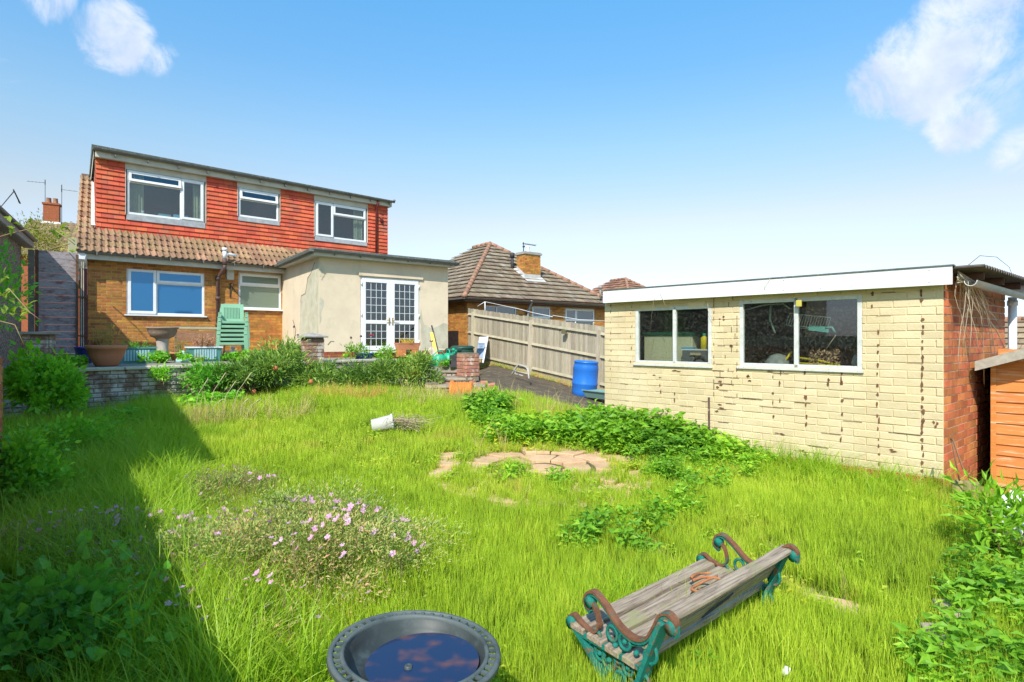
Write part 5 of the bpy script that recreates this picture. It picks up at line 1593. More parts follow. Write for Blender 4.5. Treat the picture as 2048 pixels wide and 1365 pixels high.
# steps
stp = empty('garden_steps', (-1.3, 11.5, .3), .12, label='worn brick garden steps with stone treads leading up to the terrace', cat='steps')
for k, (py, Y, a, b_) in enumerate([(772, 11.15, 870, 968), (757, 11.75, 868, 948), (742, 12.4, 890, 926)]):
    zt_s = EYE + (HZ - py) / F * Y; xa, xb = (a - CX) / F * Y + 1.3, (b_ - CX) / F * Y + 1.3
    mb = MB(); mb.box(xa, Y - 11.5, zt_s - .3 - .05, xb, Y - 11.5 + .95, zt_s - .3); mb.build('tread', pmat('tread_stone', (.34, .28, .21), (.26, .21, .16), 7, bump=.5), stp, bevel=.015, jitter=.006)
    n = int((xb - xa) / .12)
    mb = MB(); mb.box(xa + .02, Y - 11.5 + .06, -.2, xb - .02, Y - 11.5 + .9, zt_s - .3 - .052); mb.build('riser', old_brick, stp)
    for q_ in range(n):
        for rr in range(2):
            me_ = brick_mesh(.102, .06, .06, old_brick, q_ % 3, .008); inst('brick', me_, stp, (xa + .03 + q_ * .116, Y - 11.5 + .03 + random.uniform(-.01, .01), zt_s - .3 - .117 - rr * .07), (0, 0, random.uniform(-.04, .04)))
# loose bricks at the right of the steps
rb_m = pmat('rubble_brick', (.50, .24, .15), (.40, .17, .10), 8, var=.3, bump=.6, bscale=60)
labs = ['topmost orange brick of the loose heap right of the steps', 'red brick on edge in the heap right of the steps', 'broken buff brick low in the heap by the drive', 'half brick nearest the drive in the loose heap', 'brick lying flat at the foot of the loose heap', 'tilted brick against the lowest tread', 'short brick end poking from the heap under the pillar', 'pale brick fragment at the heap left edge']
for k, (px, py, Y, rz_, rx_) in enumerate([(962, 763, 11.6, .3, 0), (954, 768, 11.5, 1.2, .3), (970, 772, 11.3, .1, .2), (978, 777, 11.2, .9, 0), (962, 782, 11.1, .2, .1), (952, 779, 11.1, -.4, .4), (948, 763, 11.8, 1.4, 0), (974, 784, 11.0, .5, .2)]):
    me_ = brick_mesh(.215 if k % 3 else .14, .10, .065, rb_m, k % 3, .008)
    o = inst('loose_brick', me_, None, ((px - CX) / F * Y, Y, EYE + (HZ - py) / F * Y - .06), (rx_, random.uniform(-.2, .2), rz_)); tag(o, labs[k], 'brick', 'loose bricks beside the steps')

# left boundary brick wall: its far end shows at the photo's left edge
LB = Frame(-4.50, 4.93, .6, -.8)
lbw = empty('boundary_wall', (LB.o[0], LB.o[1], 0), LB.a, label='end of a single-skin orange brick wall at the left edge', cat='wall'); reg(lbw)
zlb = EYE - (712 - HZ) / F * 4.93
y0b, y1b = (0.0, .10)
mb = MB(); mb.box(.01, .008, -.3, 5.5, .092, zlb - .01); mb.build('mortar_core', pale_mortar, lbw)
LBI = Matrix.Identity(4)
# the face seen from the garden is the one at local +y; flip a frame onto it
sgl = 1 if LB.W(0, 1).x > LB.W(0, 0).x else -1
Mface = Matrix.Translation((5.5, .10 if sgl > 0 else 0, 0)) @ Matrix.Rotation(math.pi, 4, 'Z') if sgl > 0 else Matrix.Identity(4)
brick_field(lbw, Mface, 0, 5.5, .0, zlb, [], red_brick, limit=160, D=.05, yf=-.0, j=.01, cam_key=lambda p: -p[0])
endm = MB()
z = 0.0; n = 0
while z < zlb - .03: 
    o = inst('brick', brick_mesh(.102, .05, .065, red_brick, n % 3), lbw, matrix=Matrix.Rotation(-math.pi / 2, 4, 'Z') @ Matrix.Translation((-.101, -.002, z))); z += .075; n += 1

# taller fence behind the near part of that wall, just outside the photo, whose shade lies across the lawn
bf2 = empty('side_fence', (LB.o[0], LB.o[1], 0), LB.a, label='tall close-board fence behind the near part of the left brick wall', cat='fence')
x = .95
while x < 7.2:
    mb = MB(); mb.box(x, -.03, -.2, x + .12, -.005, 1.56); mb.build('board', fence_wood, bf2); x += .125
for z_ in (.3, .8, 1.35): mb = MB(); mb.box(.95, -.10, z_, 7.2, -.031, z_ + .07); mb.build('rail', fence_rail, bf2)

# ================================================================== ORANGE SHED AT THE RIGHT
SH = Frame(4.80, 5.75, .707, -.707)
SHo = SH.t(1985)
shed = empty('garden_shed', SH.W(SHo, 0, 0), SH.a, label='orange stained wooden shed at the right edge with weathered roof board', cat='shed')
sx0 = 0.0; shw = 2.0
zs0 = SH.z(992, SHo); zsE = SH.z(722, SHo)
orange_wood = pmat('orange_stained_wood', (.60, .21, .05), (.52, .17, .04), 4, rough=.6, stretch=(2, 2, 22), c3=(.62, .42, .25), s3=1.6, t3=(.5, .72), var=.08, bump=.3)
nb = 16; hb_ = .105
z = zs0; k = 0
while z < zsE + 1.0:
    xr_ = shw
    xl_ = 0 if z < zsE - .0 else (z - zsE) / .35
    if xl_ > shw - .1: break
    mb = MB(); mb.add([(xl_, -.022, z), (xr_, -.022, z), (xr_, -.008, z + hb_ - .002), (xl_, -.008, z + hb_ - .002), (xl_, .0, z), (xr_, .0, z), (xr_, .0, z + hb_ - .002), (xl_, .0, z + hb_ - .002)], [(0, 1, 2, 3), (5, 4, 7, 6), (4, 5, 1, 0), (3, 2, 6, 7), (0, 3, 7, 4), (1, 5, 6, 2)])
    mb.build('cladding_board', orange_wood, shed); z += hb_
mb = MB(); mb.box(.01, .001, zs0 - .1, shw, .04, zsE); mb.box(.01, .04, zs0 - .1, .05, 1.6, zsE); mb.build('shed_wall', dark_wood, shed)
mb = MB(); mb.box(-.012, -.03, zs0 - .05, .03, -.023, zsE); mb.build('corner_strip', orange_wood, shed)
# roof overhangs towards the garden
yo = -.22
mb = MB(); pz0 = SH.z(736, SH.t(1950, yo), yo); xb0 = SH.t(1950, yo) - SHo
mb.add([(xb0, yo, pz0 + .06), (shw, yo, pz0 + .06 + (shw - xb0) * .36), (shw, 1.7, pz0 + .06 + (shw - xb0) * .36), (xb0, 1.7, pz0 + .06), (xb0, yo, pz0 + .03), (shw, yo, pz0 + .03 + (shw - xb0) * .36), (shw, 1.7, pz0 + .03 + (shw - xb0) * .36), (xb0, 1.7, pz0 + .03)],
       [(0, 1, 2, 3), (7, 6, 5, 4), (0, 4, 5, 1), (3, 0, 4, 7)]); mb.build('shed_roof', felt, shed)
mb = MB(); mb.add([(xb0, yo - .02, pz0 - .03), (shw, yo - .02, pz0 - .03 + (shw - xb0) * .36), (shw, yo - .02, pz0 + .065 + (shw - xb0) * .36), (xb0, yo - .02, pz0 + .065), (xb0, yo, pz0 - .03), (shw, yo, pz0 - .03 + (shw - xb0) * .36), (shw, yo, pz0 + .065 + (shw - xb0) * .36), (xb0, yo, pz0 + .065)],
                  [(0, 1, 2, 3), (5, 4, 7, 6), (4, 5, 1, 0), (3, 2, 6, 7), (0, 3, 7, 4)]); mb.build('barge_board', pmat('grey_board', (.40, .36, .30), (.30, .27, .22), 5, stretch=(4, 4, 4), var=.05), shed)
# ================================================================== THINGS ON THE TERRACE
def P3(px, py, Y): return Vector(((px - CX) / F * Y, Y, EYE + (HZ - py) / F * Y))


# stack of green plastic armchairs
green_ch = pmat('mint_green_plastic', (.22, .42, .27), (.19, .37, .24), 4, rough=.45, var=.03)
CHY = 14.0
cpos = P3(463, 700, CHY)
ch0 = None
clab = ['lowest green plastic armchair of the stack, its legs on the terrace', 'second green chair from the bottom of the stack', 'third green chair from the bottom of the stack',
        'third green chair from the top of the stack', 'second green chair from the top of the stack', 'topmost green plastic armchair showing its slatted back']
def build_chair():
    e = empty('plastic_chair', (0, 0, 0))
    sw, sd, sh_, ah, bh = .52, .46, .40, .60, .86
    m_ = MB(); m_.box(-sw / 2, -sd / 2, sh_ - .02, sw / 2, sd / 2, sh_ + .01); m_.box(-sw / 2 - .03, -sd / 2 - .02, sh_ - .05, sw / 2 + .03, -sd / 2 + .01, sh_ + .012); m_.build('seat', green_ch, e, bevel=.008)
    for sx in (-1, 1):
        m_ = MB(); m_.add([(sx * .27, -.27, 0), (sx * .335, -.27, 0), (sx * .30, -.24, ah), (sx * .235, -.24, ah), (sx * .27, -.20, 0), (sx * .335, -.20, 0), (sx * .30, -.19, ah), (sx * .235, -.19, ah)],
                          [(0, 1, 2, 3), (5, 4, 7, 6), (0, 3, 7, 4), (1, 5, 6, 2), (3, 2, 6, 7), (0, 4, 5, 1)]); m_.build('leg', green_ch, e, bevel=.006)
        m_ = MB(); m_.add([(sx * .24, .22, 0), (sx * .30, .22, 0), (sx * .27, .20, sh_), (sx * .22, .20, sh_), (sx * .24, .28, 0), (sx * .30, .28, 0), (sx * .27, .24, sh_), (sx * .22, .24, sh_)],
                          [(0, 1, 2, 3), (5, 4, 7, 6), (0, 3, 7, 4), (1, 5, 6, 2), (3, 2, 6, 7), (0, 4, 5, 1)]); m_.build('leg', green_ch, e, bevel=.006)
        m_ = MB(); m_.box(sx * .235 - (0 if sx > 0 else .065), -.25, ah, sx * .235 + (.065 if sx > 0 else 0), .22, ah + .02); m_.build('armrest', green_ch, e, bevel=.008)
    m_ = MB(); by = .22; tl = .10
    def bp2(x, z): return (x, by + tl * (z - sh_) / (bh - sh_) - .05 * (x / .25) ** 2 * 0, z)
    def bar(x0, x1, z0, z1, th=.018):
        m_.add([bp2(x0, z0), bp2(x1, z0), bp2(x1, z1), bp2(x0, z1), *[(p_[0], p_[1] + th, p_[2]) for p_ in (bp2(x0, z0), bp2(x1, z0), bp2(x1, z1), bp2(x0, z1))]],
               [(0, 1, 2, 3), (5, 4, 7, 6), (0, 3, 7, 4), (1, 5, 6, 2), (3, 2, 6, 7), (0, 4, 5, 1)])
    bar(-.24, -.17, sh_ + .01, bh - .06); bar(.17, .24, sh_ + .01, bh - .06); bar(-.17, .17, sh_ + .01, sh_ + .08); bar(-.17, .17, bh - .10, bh - .001); bar(-.235, -.17, bh - .06, bh - .01); bar(.17, .235, bh - .06, bh - .01)
    for k in range(10): x = -.155 + k * .031; bar(x, x + .017, sh_ + .08, bh - .10, .012)
    m_.build('backrest', green_ch, e)
    return e
ch0 = build_chair()
for k in range(6):
    e = ch0 if k == 0 else copy_tree(ch0)
    e.location = (cpos.x + random.uniform(-.01, .01), cpos.y + k * .012, T_Z + k * .103); e.rotation_euler = (0, 0, .50 + random.uniform(-.015, .015)); e.scale = (1.08, 1.08, 1.0)
    tag(e, clab[k], 'chair', 'stacked green plastic chairs')

terracotta = pmat('terracotta', (.52, .21, .10), (.46, .18, .09), 4, rough=.8, bump=.2, c3=(.55, .33, .22), s3=2.5, t3=(.55, .75))
compost = pmat('compost', (.06, .04, .025), (.10, .07, .045), 20, bump=1)
def pot(name, px, Y, prof, mat_, label, cat='plant pot', seg=32, z0=None, wob=None, sx=1, sy=1, soil_z=None, rz=0):
    p_ = P3(px, 700, Y); e = empty(name, (p_.x, p_.y, tz(p_.x, p_.y) if z0 is None else z0), rz, label=label, cat=cat)
    m_ = MB(); m_.lathe(prof, seg, sx=sx, sy=sy, wob=wob); m_.build('pot', mat_, e)
    if soil_z:
        m_ = MB(); m_.lathe([(0, soil_z), (soil_z and prof[-3][0] - .02, soil_z)], seg, sx=sx, sy=sy); m_.build('soil', compost, e)
    return e
bowl = pot('terracotta_bowl', 213, 10.4, [(0, 0), (.16, 0), (.19, .04), (.27, .20), (.295, .31), (.315, .315), (.325, .385), (.30, .39), (.285, .33), (.20, .30)], terracotta, 'large terracotta bowl planter with wispy dry plant on the shaded terrace')
blue_gl = pmat('blue_glaze', (.03, .035, .22), (.04, .05, .30), 9, rough=.25, spec=.6)
bluep = pot('blue_pot', 170, 10.9, [(0, 0), (.10, 0), (.14, .12), (.155, .28), (.17, .285), (.17, .32), (.15, .32), (.14, .26)], blue_gl, 'small blue glazed pot left of the terracotta bowl', z0=1.03)
# stone birdbath
sb = empty('stone_birdbath', (*P3(325, 700, 13.0).to_2d(), 1.0), 0, label='brown stone birdbath on a round pedestal at the middle of the terrace edge', cat='birdbath')
stone_b = pmat('birdbath_stone', (.33, .23, .17), (.26, .18, .13), 6, rough=.9, bump=.5, c3=(.50, .42, .36), s3=3, t3=(.55, .7))
m_ = MB(); m_.lathe([(0, 0), (.20, 0), (.20, .05), (.15, .08), (.125, .14), (.115, .30), (.13, .47), (.14, .50)], 28); m_.build('pedestal', pmat('pale_stone', (.46, .41, .36), (.38, .33, .29), 6, rough=.9, bump=.4), sb)
m_ = MB(); m_.lathe([(.0, .49), (.14, .50), (.23, .55), (.285, .64), (.30, .72), (.325, .735), (.325, .76), (.30, .765), (.27, .70), (.20, .66), (0, .64)], 32, wob=lambda a, z: .01 * math.sin(8 * a)); m_.build('basin', stone_b, sb)
# ribbed troughs
teal_pl = pmat('faded_teal_plastic', (.10, .28, .26), (.08, .24, .22), 4, rough=.5)
teal_pale = pmat('pale_teal_plastic', (.38, .56, .60), (.30, .48, .50), 30, rough=.5)
def trough(px, Y, label, rimm, w_=.66, h_=.30, d_=.26, rz=.72):
    p_ = P3(px, 700, Y); e = empty('planter_trough', (p_.x, p_.y, 1.0), rz, label=label, cat='planter')
    m_ = MB(); a, b_ = w_ / 2, d_ / 2
    m_.add([(-a * .88, -b_ * .85, 0), (a * .88, -b_ * .85, 0), (a * .88, b_ * .85, 0), (-a * .88, b_ * .85, 0), (-a, -b_, h_), (a, -b_, h_), (a, b_, h_), (-a, b_, h_)], [(3, 2, 1, 0), (0, 1, 5, 4), (1, 2, 6, 5), (2, 3, 7, 6), (3, 0, 4, 7)])
    m_.build('trough_body', teal_pl, e)
    m_ = MB(); fbox_h = .03
    m_.box(-a - .02, -b_ - .02, h_, a + .02, -b_ + .02, h_ + fbox_h); m_.box(-a - .02, b_ - .02, h_, a + .02, b_ + .02, h_ + fbox_h); m_.box(-a - .02, -b_ + .02, h_, -a + .02, b_ - .02, h_ + fbox_h); m_.box(a - .02, -b_ + .02, h_, a + .02, b_ - .02, h_ + fbox_h); m_.build('rim', rimm, e)
    m_ = MB()
    for k in range(9):
        x = -.2 + k * .05; m_.box(x - .017, -b_ - .006, .05, x + .017, -b_ * .8, h_ - .03)
    m_.build('ribbed_panel', teal_pale, e)
    m_ = MB(); m_.box(-a + .02, -b_ + .02, h_ - .04, a - .02, b_ - .02, h_ - .02); m_.build('soil', compost, e)
    return e
tr1 = trough(272, 11.8, 'teal ribbed trough in the shade between terracotta bowl and birdbath', teal_pl)
tr2 = trough(408, 12.6, 'teal ribbed trough with a white rim and dry orange plants beside the green chairs', upvc)
# low slatted bench against the house wall
bnx0, bnx1 = HS.t(348, -.5), HS.t(440, -.5)
sbn = empty('slatted_bench', HS.W(bnx0, -.5, T_Z), HS.a, label='low brown slatted wooden bench with pale top rail against the brick wall', cat='bench')
Lb = bnx1 - bnx0; zt_b = HS.z(654, bnx0, -.5) - T_Z
bench_w = pmat('brown_slat_wood', (.33, .20, .13), (.25, .14, .09), 5, stretch=(4, 4, 12), rough=.85)
m_ = MB(); m_.box(0, -.03, zt_b - .05, Lb, .05, zt_b); m_.build('top_rail', pmat('sage_wood', (.42, .46, .34), (.36, .39, .28), 6), sbn)
for k in range(4): m_ = MB(); z = zt_b - .14 - k * .075; m_.box(.02, .0, z - .028, Lb, .02, z + .028); m_.build('back_slat', bench_w, sbn)
for k in range(3): m_ = MB(); m_.box(.0, -.35 + k * .12, .30, Lb, -.25 + k * .12, .325); m_.build('seat_slat', bench_w, sbn)
for x_ in (.02, Lb - .06):
    for y_ in (-.34, .0): m_ = MB(); m_.box(x_, y_, 0, x_ + .05, y_ + .05, .30 if y_ < -.1 else zt_b - .05); m_.build('leg', bench_w, sbn)
# white downpipe stub behind the chairs and little terracotta pot, green can
m_ = MB(); q = P3(466, 700, 14.6); m_.tube([(q.x, q.y, 1.0), (q.x, q.y, 1.28)], .05, 12); m_.tube([(q.x, q.y, 1.25), (q.x, q.y, 1.30)], .06, 12); o = m_.build('white_pipe', upvc); tag(o, 'short white upright pipe seen between the chair legs', 'pipe')
pot('small_terracotta_pot', 351, 12.2, [(0, 0), (.07, 0), (.10, .13), (.115, .13), (.115, .16), (.09, .16), (.08, .1)], terracotta, 'small terracotta pot just right of the birdbath pedestal', seg=20, z0=1.05)
m_ = MB(); q = P3(367, 700, 12.1); m_.lathe([(0, 0), (.15, 0), (.14, .08), (.05, .12), (.02, .2), (.03, .24), (0, .25)], 16); o = m_.build('teal_watering_dome', teal_pale, loc=(q.x, q.y, 1.0)); tag(o, 'pale teal plastic dome lying between birdbath and white rimmed trough', 'garden dome')

# in front of the doors
q = EX.W(EX.t(805), -.30, 0); wb = empty('terracotta_trough', (q.x, q.y, T_Z + .0), EX.a, label='terracotta trough with yellow grass on blocks before the right door leaf', cat='planter')
m_ = MB(); m_.add([(-.30, -.10, .19), (.30, -.10, .19), (.30, .10, .19), (-.30, .10, .19), (-.34, -.12, .36), (.34, -.12, .36), (.34, .12, .36), (-.34, .12, .36)], [(3, 2, 1, 0), (0, 1, 5, 4), (1, 2, 6, 5), (2, 3, 7, 6), (3, 0, 4, 7)]); m_.box(-.35, -.13, .36, .35, .13, .385); m_.build('trough_body', terracotta, wb, bevel=.008)
for x_ in (-.2, .2): m_ = MB(); m_.box(x_ - .1, -.11, 0, x_ + .1, .10, .19); m_.build('brick_block', red_brick, wb)
pot('blue_bowl', 728, 14.0, [(0, 0), (.16, 0), (.20, .06), (.22, .15), (.235, .155), (.235, .17), (.20, .17), (.18, .1)], pmat('bright_blue_plastic', (.02, .09, .50), (.02, .08, .42), 4, rough=.4), 'shallow bright blue bowl on the terrace wall before the doors', z0=.98)
# watering cans
can_m = pmat('green_can_plastic', (.02, .38, .20), (.02, .32, .17), 4, rough=.4)
def watering_can(px, Y, rz, label, s=1.0):
    p_ = P3(px, 700, Y); e = empty('watering_can', (p_.x, p_.y, tz(p_.x, p_.y)), rz, label=label, cat='watering can')
    m_ = MB(); m_.lathe([(0, 0), (.12 * s, 0), (.125 * s, .03), (.12 * s, .20 * s), (.07 * s, .26 * s), (.06 * s, .27 * s)], 20, sy=1.25); m_.build('can_body', can_m, e)
    m_ = MB(); m_.tube([(0, -.10 * s, .24 * s), (0, -.06 * s, .33 * s), (0, .05 * s, .34 * s), (0, .14 * s, .26 * s), (0, .16 * s, .12 * s)], .014, 8); m_.build('handle', can_m, e)
    m_ = MB(); m_.tube([(0, -.13 * s, .05), (0, -.26 * s, .20 * s), (0, -.36 * s, .33 * s)], .02, 8, r2=.014); m_.tube([(0, -.36 * s, .33 * s), (0, -.385 * s, .355 * s)], .014, 10, r2=.045); m_.build('spout', can_m, e)
watering_can(879, 12.9, 1.9, 'green watering can standing left of the other by the steps')
watering_can(897, 13.1, .4, 'taller green watering can nearest the brick pillar', 1.1)
m_ = MB(); q = P3(861, 729, 13.0); m_.lathe([(0, 0), (.14, 0), (.16, .12), (.17, .125), (.16, .13), (.1, .1)], 16); o = m_.build('turquoise_tub', pmat('turquoise', (.05, .38, .42)), loc=(q.x, q.y, .89)); tag(o, 'turquoise tub half hidden by leaves left of the watering cans', 'tub')
# spade or broom with yellow shaft, dark handle, and plank leaning
e = empty('garden_spade', (*P3(876, 700, 15.2).to_2d(), .9), 0, label='long handled tool with yellow shaft leaning on the rendered wall', cat='garden tool')
a = P3(883, 728, 14.6) - Vector(e.location); b_ = P3(863.5, 652, 16.4) - Vector(e.location); md = a.lerp(b_, .52)
m_ = MB(); m_.tube([a.lerp(b_, .10), a.lerp(b_, .8)], .017, 6); m_.build('shaft', black_iron, e)
m_ = MB(); d_ = Vector((-.09, 0, 0)); m_.beam(a.lerp(b_, .15) + d_, a.lerp(b_, .80) + d_ * .6, .10, .03); m_.build('yellow_board', pmat('yellow_wood', (.72, .52, .12), (.62, .44, .10), 6), e)
m_ = MB(); m_.tube([a.lerp(b_, .8), b_], .022, 8); m_.build('handle', black_iron, e)
m_ = MB(); m_.beam(P3(879, 727, 14.0), P3(860, 697, 14.6), .14, .03, up=(0, 1, 0)); o = m_.build('leaning_plank', pmat('pink_grey_plank', (.50, .40, .34), (.42, .33, .28), 5)); tag(o, 'short pinkish plank leaning behind the watering cans', 'plank')
# dark green compost bins beyond the corner
for k, (px, py0, py1, Y, w_, lab) in enumerate([(907, 697, 740, 15.2, .42, 'dark green bin nearest the extension corner'), (925, 692, 740, 15.8, .60, 'taller dark green bin lid behind the red brick pillar')]):
    p_ = P3(px, py0, Y); zb_ = .85; e = empty('compost_bin', (p_.x, p_.y, zb_), .5, label=lab, cat='bin'); h_ = p_.z - zb_
    m_ = MB(); m_.lathe([(0, 0), (w_ * .62, 0), (w_ * .5, h_ * .85)], 24); m_.build('bin_body', pmat('dark_green_plastic', (.015, .05, .035), (.02, .065, .04), 4, rough=.5), e)
    m_ = MB(); m_.lathe([(w_ * .55, h_ * .84), (w_ * .56, h_ * .90), (w_ * .45, h_), (0, h_ * 1.02)], 24); m_.build('lid', MATS['dark_green_plastic'], e)
m_ = MB(); q = P3(911, 700, 12.6); m_.box(-.12, -.12, 0, .12, .12, .26); o = m_.build('black_crate', black_iron, loc=(q.x, q.y, .88)); tag(o, 'black plastic crate between watering cans and brick pillar', 'crate')
q = P3(903, 662, 18.3); m_ = MB(); m_.box(-.12, -.03, .3, .22, .03, q.z + .0); o = m_.build('dark_post', dark_wood, loc=(q.x, q.y, .3 * 0)); tag(o, 'dark gate post beyond the extension corner before the orange bungalow wall', 'post')
# estate agent's board leaning on the fence
sg = empty('notice_board', (0, 0, 0), label='white and blue-grey notice board leaning against the weathered fence', cat='sign')
A = P3(949, 716, 18.9); B = P3(958, 675, 19.6); sgd = Vector((FN.d[0], FN.d[1], 0))
bl = FN.t(952, -.35); sgw = 0.50
o0 = FN.W(FN.t(950.5, -.60), -.60, 0); 
lean_top = FN.W(FN.t(959, -.10), -.10, 0)
zb0 = EYE + (HZ - 717) / F * o0.y; zt0 = EYE + (HZ - 674) / F * lean_top.y
o0.z = zb0; lean_top.z = zt0
wv_ = sgd * (FN.t(976, -.1) - FN.t(959, -.1)) 
thk = (lean_top - o0).cross(wv_).normalized() * .02
m_ = MB()
def sgq(u0, u1, v0, v1, off, th=.004):
    def pt(u, v): return o0 + (lean_top - o0) * v + wv_ * u
    m_.add([pt(u0, v0) + off, pt(u1, v0) + off, pt(u1, v1) + off, pt(u0, v1) + off, pt(u0, v0) + off * 1.2 + thk * .2, pt(u1, v0) + off * 1.2 + thk * .2, pt(u1, v1) + off * 1.2 + thk * .2, pt(u0, v1) + off * 1.2 + thk * .2], [(0, 1, 2, 3), (5, 4, 7, 6), (0, 3, 7, 4), (1, 5, 6, 2), (3, 2, 6, 7), (0, 4, 5, 1)])
side = -1 if thk.y > 0 else 1
nrm_s = thk.normalized() * side
m_ = MB(); sgq(0, 1, 0, 1, nrm_s * 0.0, .02); m_.build('board_panel', white_board, sg)
m_ = MB(); sgq(.03, .90, .03, .72, nrm_s * .012); m_.build('printed_face', pmat('blue_grey_print', (.26, .34, .46), (.30, .38, .50), 4), sg)
m_ = MB()
for v, u0, u1 in ((.66, .1, .78), (.63, .12, .70), (.56, .25, .65), (.52, .30, .68), (.46, .30, .62), (.40, .26, .62), (.36, .30, .55), (.26, .08, .35), (.23, .08, .28), (.13, .10, .38), (.10, .15, .40)):
    u = u0
    while u < u1:
        w_ = random.uniform(.03, .08); sgq(u, min(u + w_, u1), v - .008, v + .010, nrm_s * .017); u += w_ + .025
m_.build('faded_lettering', pmat('dark_blue_print', (.07, .10, .18)), sg)
m_ = MB(); p1_ = o0 + wv_ * .97; m_.beam(p1_ + (lean_top - o0) * -.18, p1_ + (lean_top - o0) * 1.0, .05, .04); m_.build('edge_batten', white_board, sg)
# tubular frame by the fence
fr_m = pmat('grey_tube', (.48, .46, .42), (.36, .34, .30), 8, rough=.5)
e = empty('tube_stand', (*P3(1040, 765, 15.2).to_2d(), 0), label='bent grey tubular stand leaning at the foot of the fence', cat='stand'); bb = Vector(e.location)
m_ = MB(); m_.tube([p_ - bb for p_ in (P3(1023, 750, 15.6), P3(1033, 734, 15.6), P3(1038, 730, 15.5), P3(1052, 735, 15.0), P3(1056, 740, 14.8), P3(1058, 758, 14.6))], .022, 8)
m_.tube([p_ - bb for p_ in (P3(1027, 742, 15.6), P3(1055, 748, 14.8))], .016, 6); m_.build('tube_frame', fr_m, e)
m_ = MB(); m_.tube([p_ - bb for p_ in (P3(1032, 735, 15.9), P3(1030, 748, 16.0), P3(1046, 752, 15.6))], .018, 6); m_.build('tube_leg', fr_m, e)
# blue barrel
q = P3(1168, 791, 14.2); bl_m = pmat('blue_barrel_plastic', (.02, .16, .56), (.02, .14, .50), 3, rough=.35, spec=.5)
e = empty('water_barrel', (q.x, q.y, q.z - .02), 0, rot=(R(2), R(3.5), 0), label='bright blue plastic barrel standing against the sloping fence', cat='barrel')
h_ = 70 / F * 14.2; rr = 50 / F * 14.2 / 2
m_ = MB(); m_.lathe([(0, 0), (rr * .88, 0), (rr * .95, .03), (rr * .99, .12), (rr * 1.0, .28), (rr * 1.03, .30), (rr * 1.03, .33), (rr * 1.0, .35), (rr * 1.0, h_ - .22), (rr * 1.02, h_ - .2), (rr * .98, h_ - .1), (rr * .93, h_ - .04), (rr * .97, h_ - .03), (rr * .97, h_), (rr * .88, h_), (rr * .86, h_ - .03), (0, h_ - .03)], 40); m_.build('barrel_body', bl_m, e)
m_ = MB(); m_.tube([(.05, -rr * .97, .04), (.05, -rr * 1.12, .04)], .018, 8); m_.tube([(.05, -rr * 1.1, .04), (.05, -rr * 1.1, .0)], .012, 8); m_.build('tap', upvc, e)
q = P3(1202, 796, 13.5); e = empty('teal_tray', (q.x, q.y, q.z - .0), FN.a, label='grey-green shallow tray between blue barrel and garage corner', cat='tray')
m_ = MB(); m_.add([(-.30, -.2, 0), (.30, -.2, 0), (.30, .2, 0), (-.30, .2, 0), (-.36, -.26, .16), (.36, -.26, .16), (.36, .26, .16), (-.36, .26, .16)], [(3, 2, 1, 0), (0, 1, 5, 4), (1, 2, 6, 5), (2, 3, 7, 6), (3, 0, 4, 7)]); m_.box(-.38, -.28, .16, .38, -.24, .18); m_.build('tray_body', pmat('grey_green_plastic', (.18, .30, .27)), e)
# orange clay pot lying on its side at the foot of the steps
q = P3(922, 796, 10.7)
e = empty('orange_pot', (q.x - .17, q.y, gzs(q.x, q.y) + .15), 0, rot=(0, R(84), R(-8)), label='bright orange clay pot lying on its side before the steps', cat='plant pot')
m_ = MB(); m_.lathe([(0, .40), (.13, .40), (.145, .36), (.18, .05), (.205, .045), (.205, 0), (.18, 0), (.165, .05), (.13, .36), (0, .37)], 28); m_.build('pot', pmat('orange_clay', (.72, .20, .03), (.62, .17, .03), 5, rough=.6, c3=(.35, .10, .04), s3=6, t3=(.6, .75)), e)
# white tub on its side with dry twigs in the lawn
q = on_ground(768, 872); 
e = empty('white_tub', (q[0] - .16, q[1], gzs(*q) + .13), 0, rot=(0, R(80), R(10)), label='white plastic tub lying on its side in the lawn beside a twig pile', cat='tub')
m_ = MB(); m_.lathe([(0, 0), (.085, 0), (.10, .26), (.112, .26), (.112, .29), (.095, .285), (.08, .03), (0, .03)], 24); m_.build('tub_body', pmat('dirty_white', (.66, .66, .62), (.5, .5, .46), 9, rough=.5), e)
m_ = MB(); base = Vector((q[0] + .28, q[1] + .05, gzs(*q) + .12))
for _ in range(90):
    a = random.uniform(0, 2 * math.pi); l_ = random.uniform(.12, .45); c = base + Vector((random.gauss(0, .12), random.gauss(0, .12), random.uniform(-.03, .12)))
    d_ = Vector((math.cos(a), math.sin(a), random.uniform(-.2, .3))) * l_ / 2; m_.cur = random.random(); m_.tube([c - d_, c + Vector((0, 0, random.uniform(0, .05))), c + d_], random.uniform(.002, .004), 4)
o = m_.build('twig_pile', pmat('dry_twig', (.46, .36, .24), (.34, .26, .17), 20, var=.3)); tag(o, 'heap of dry twigs on the lawn beside the white tub', 'twigs'); o['kind'] = 'stuff'

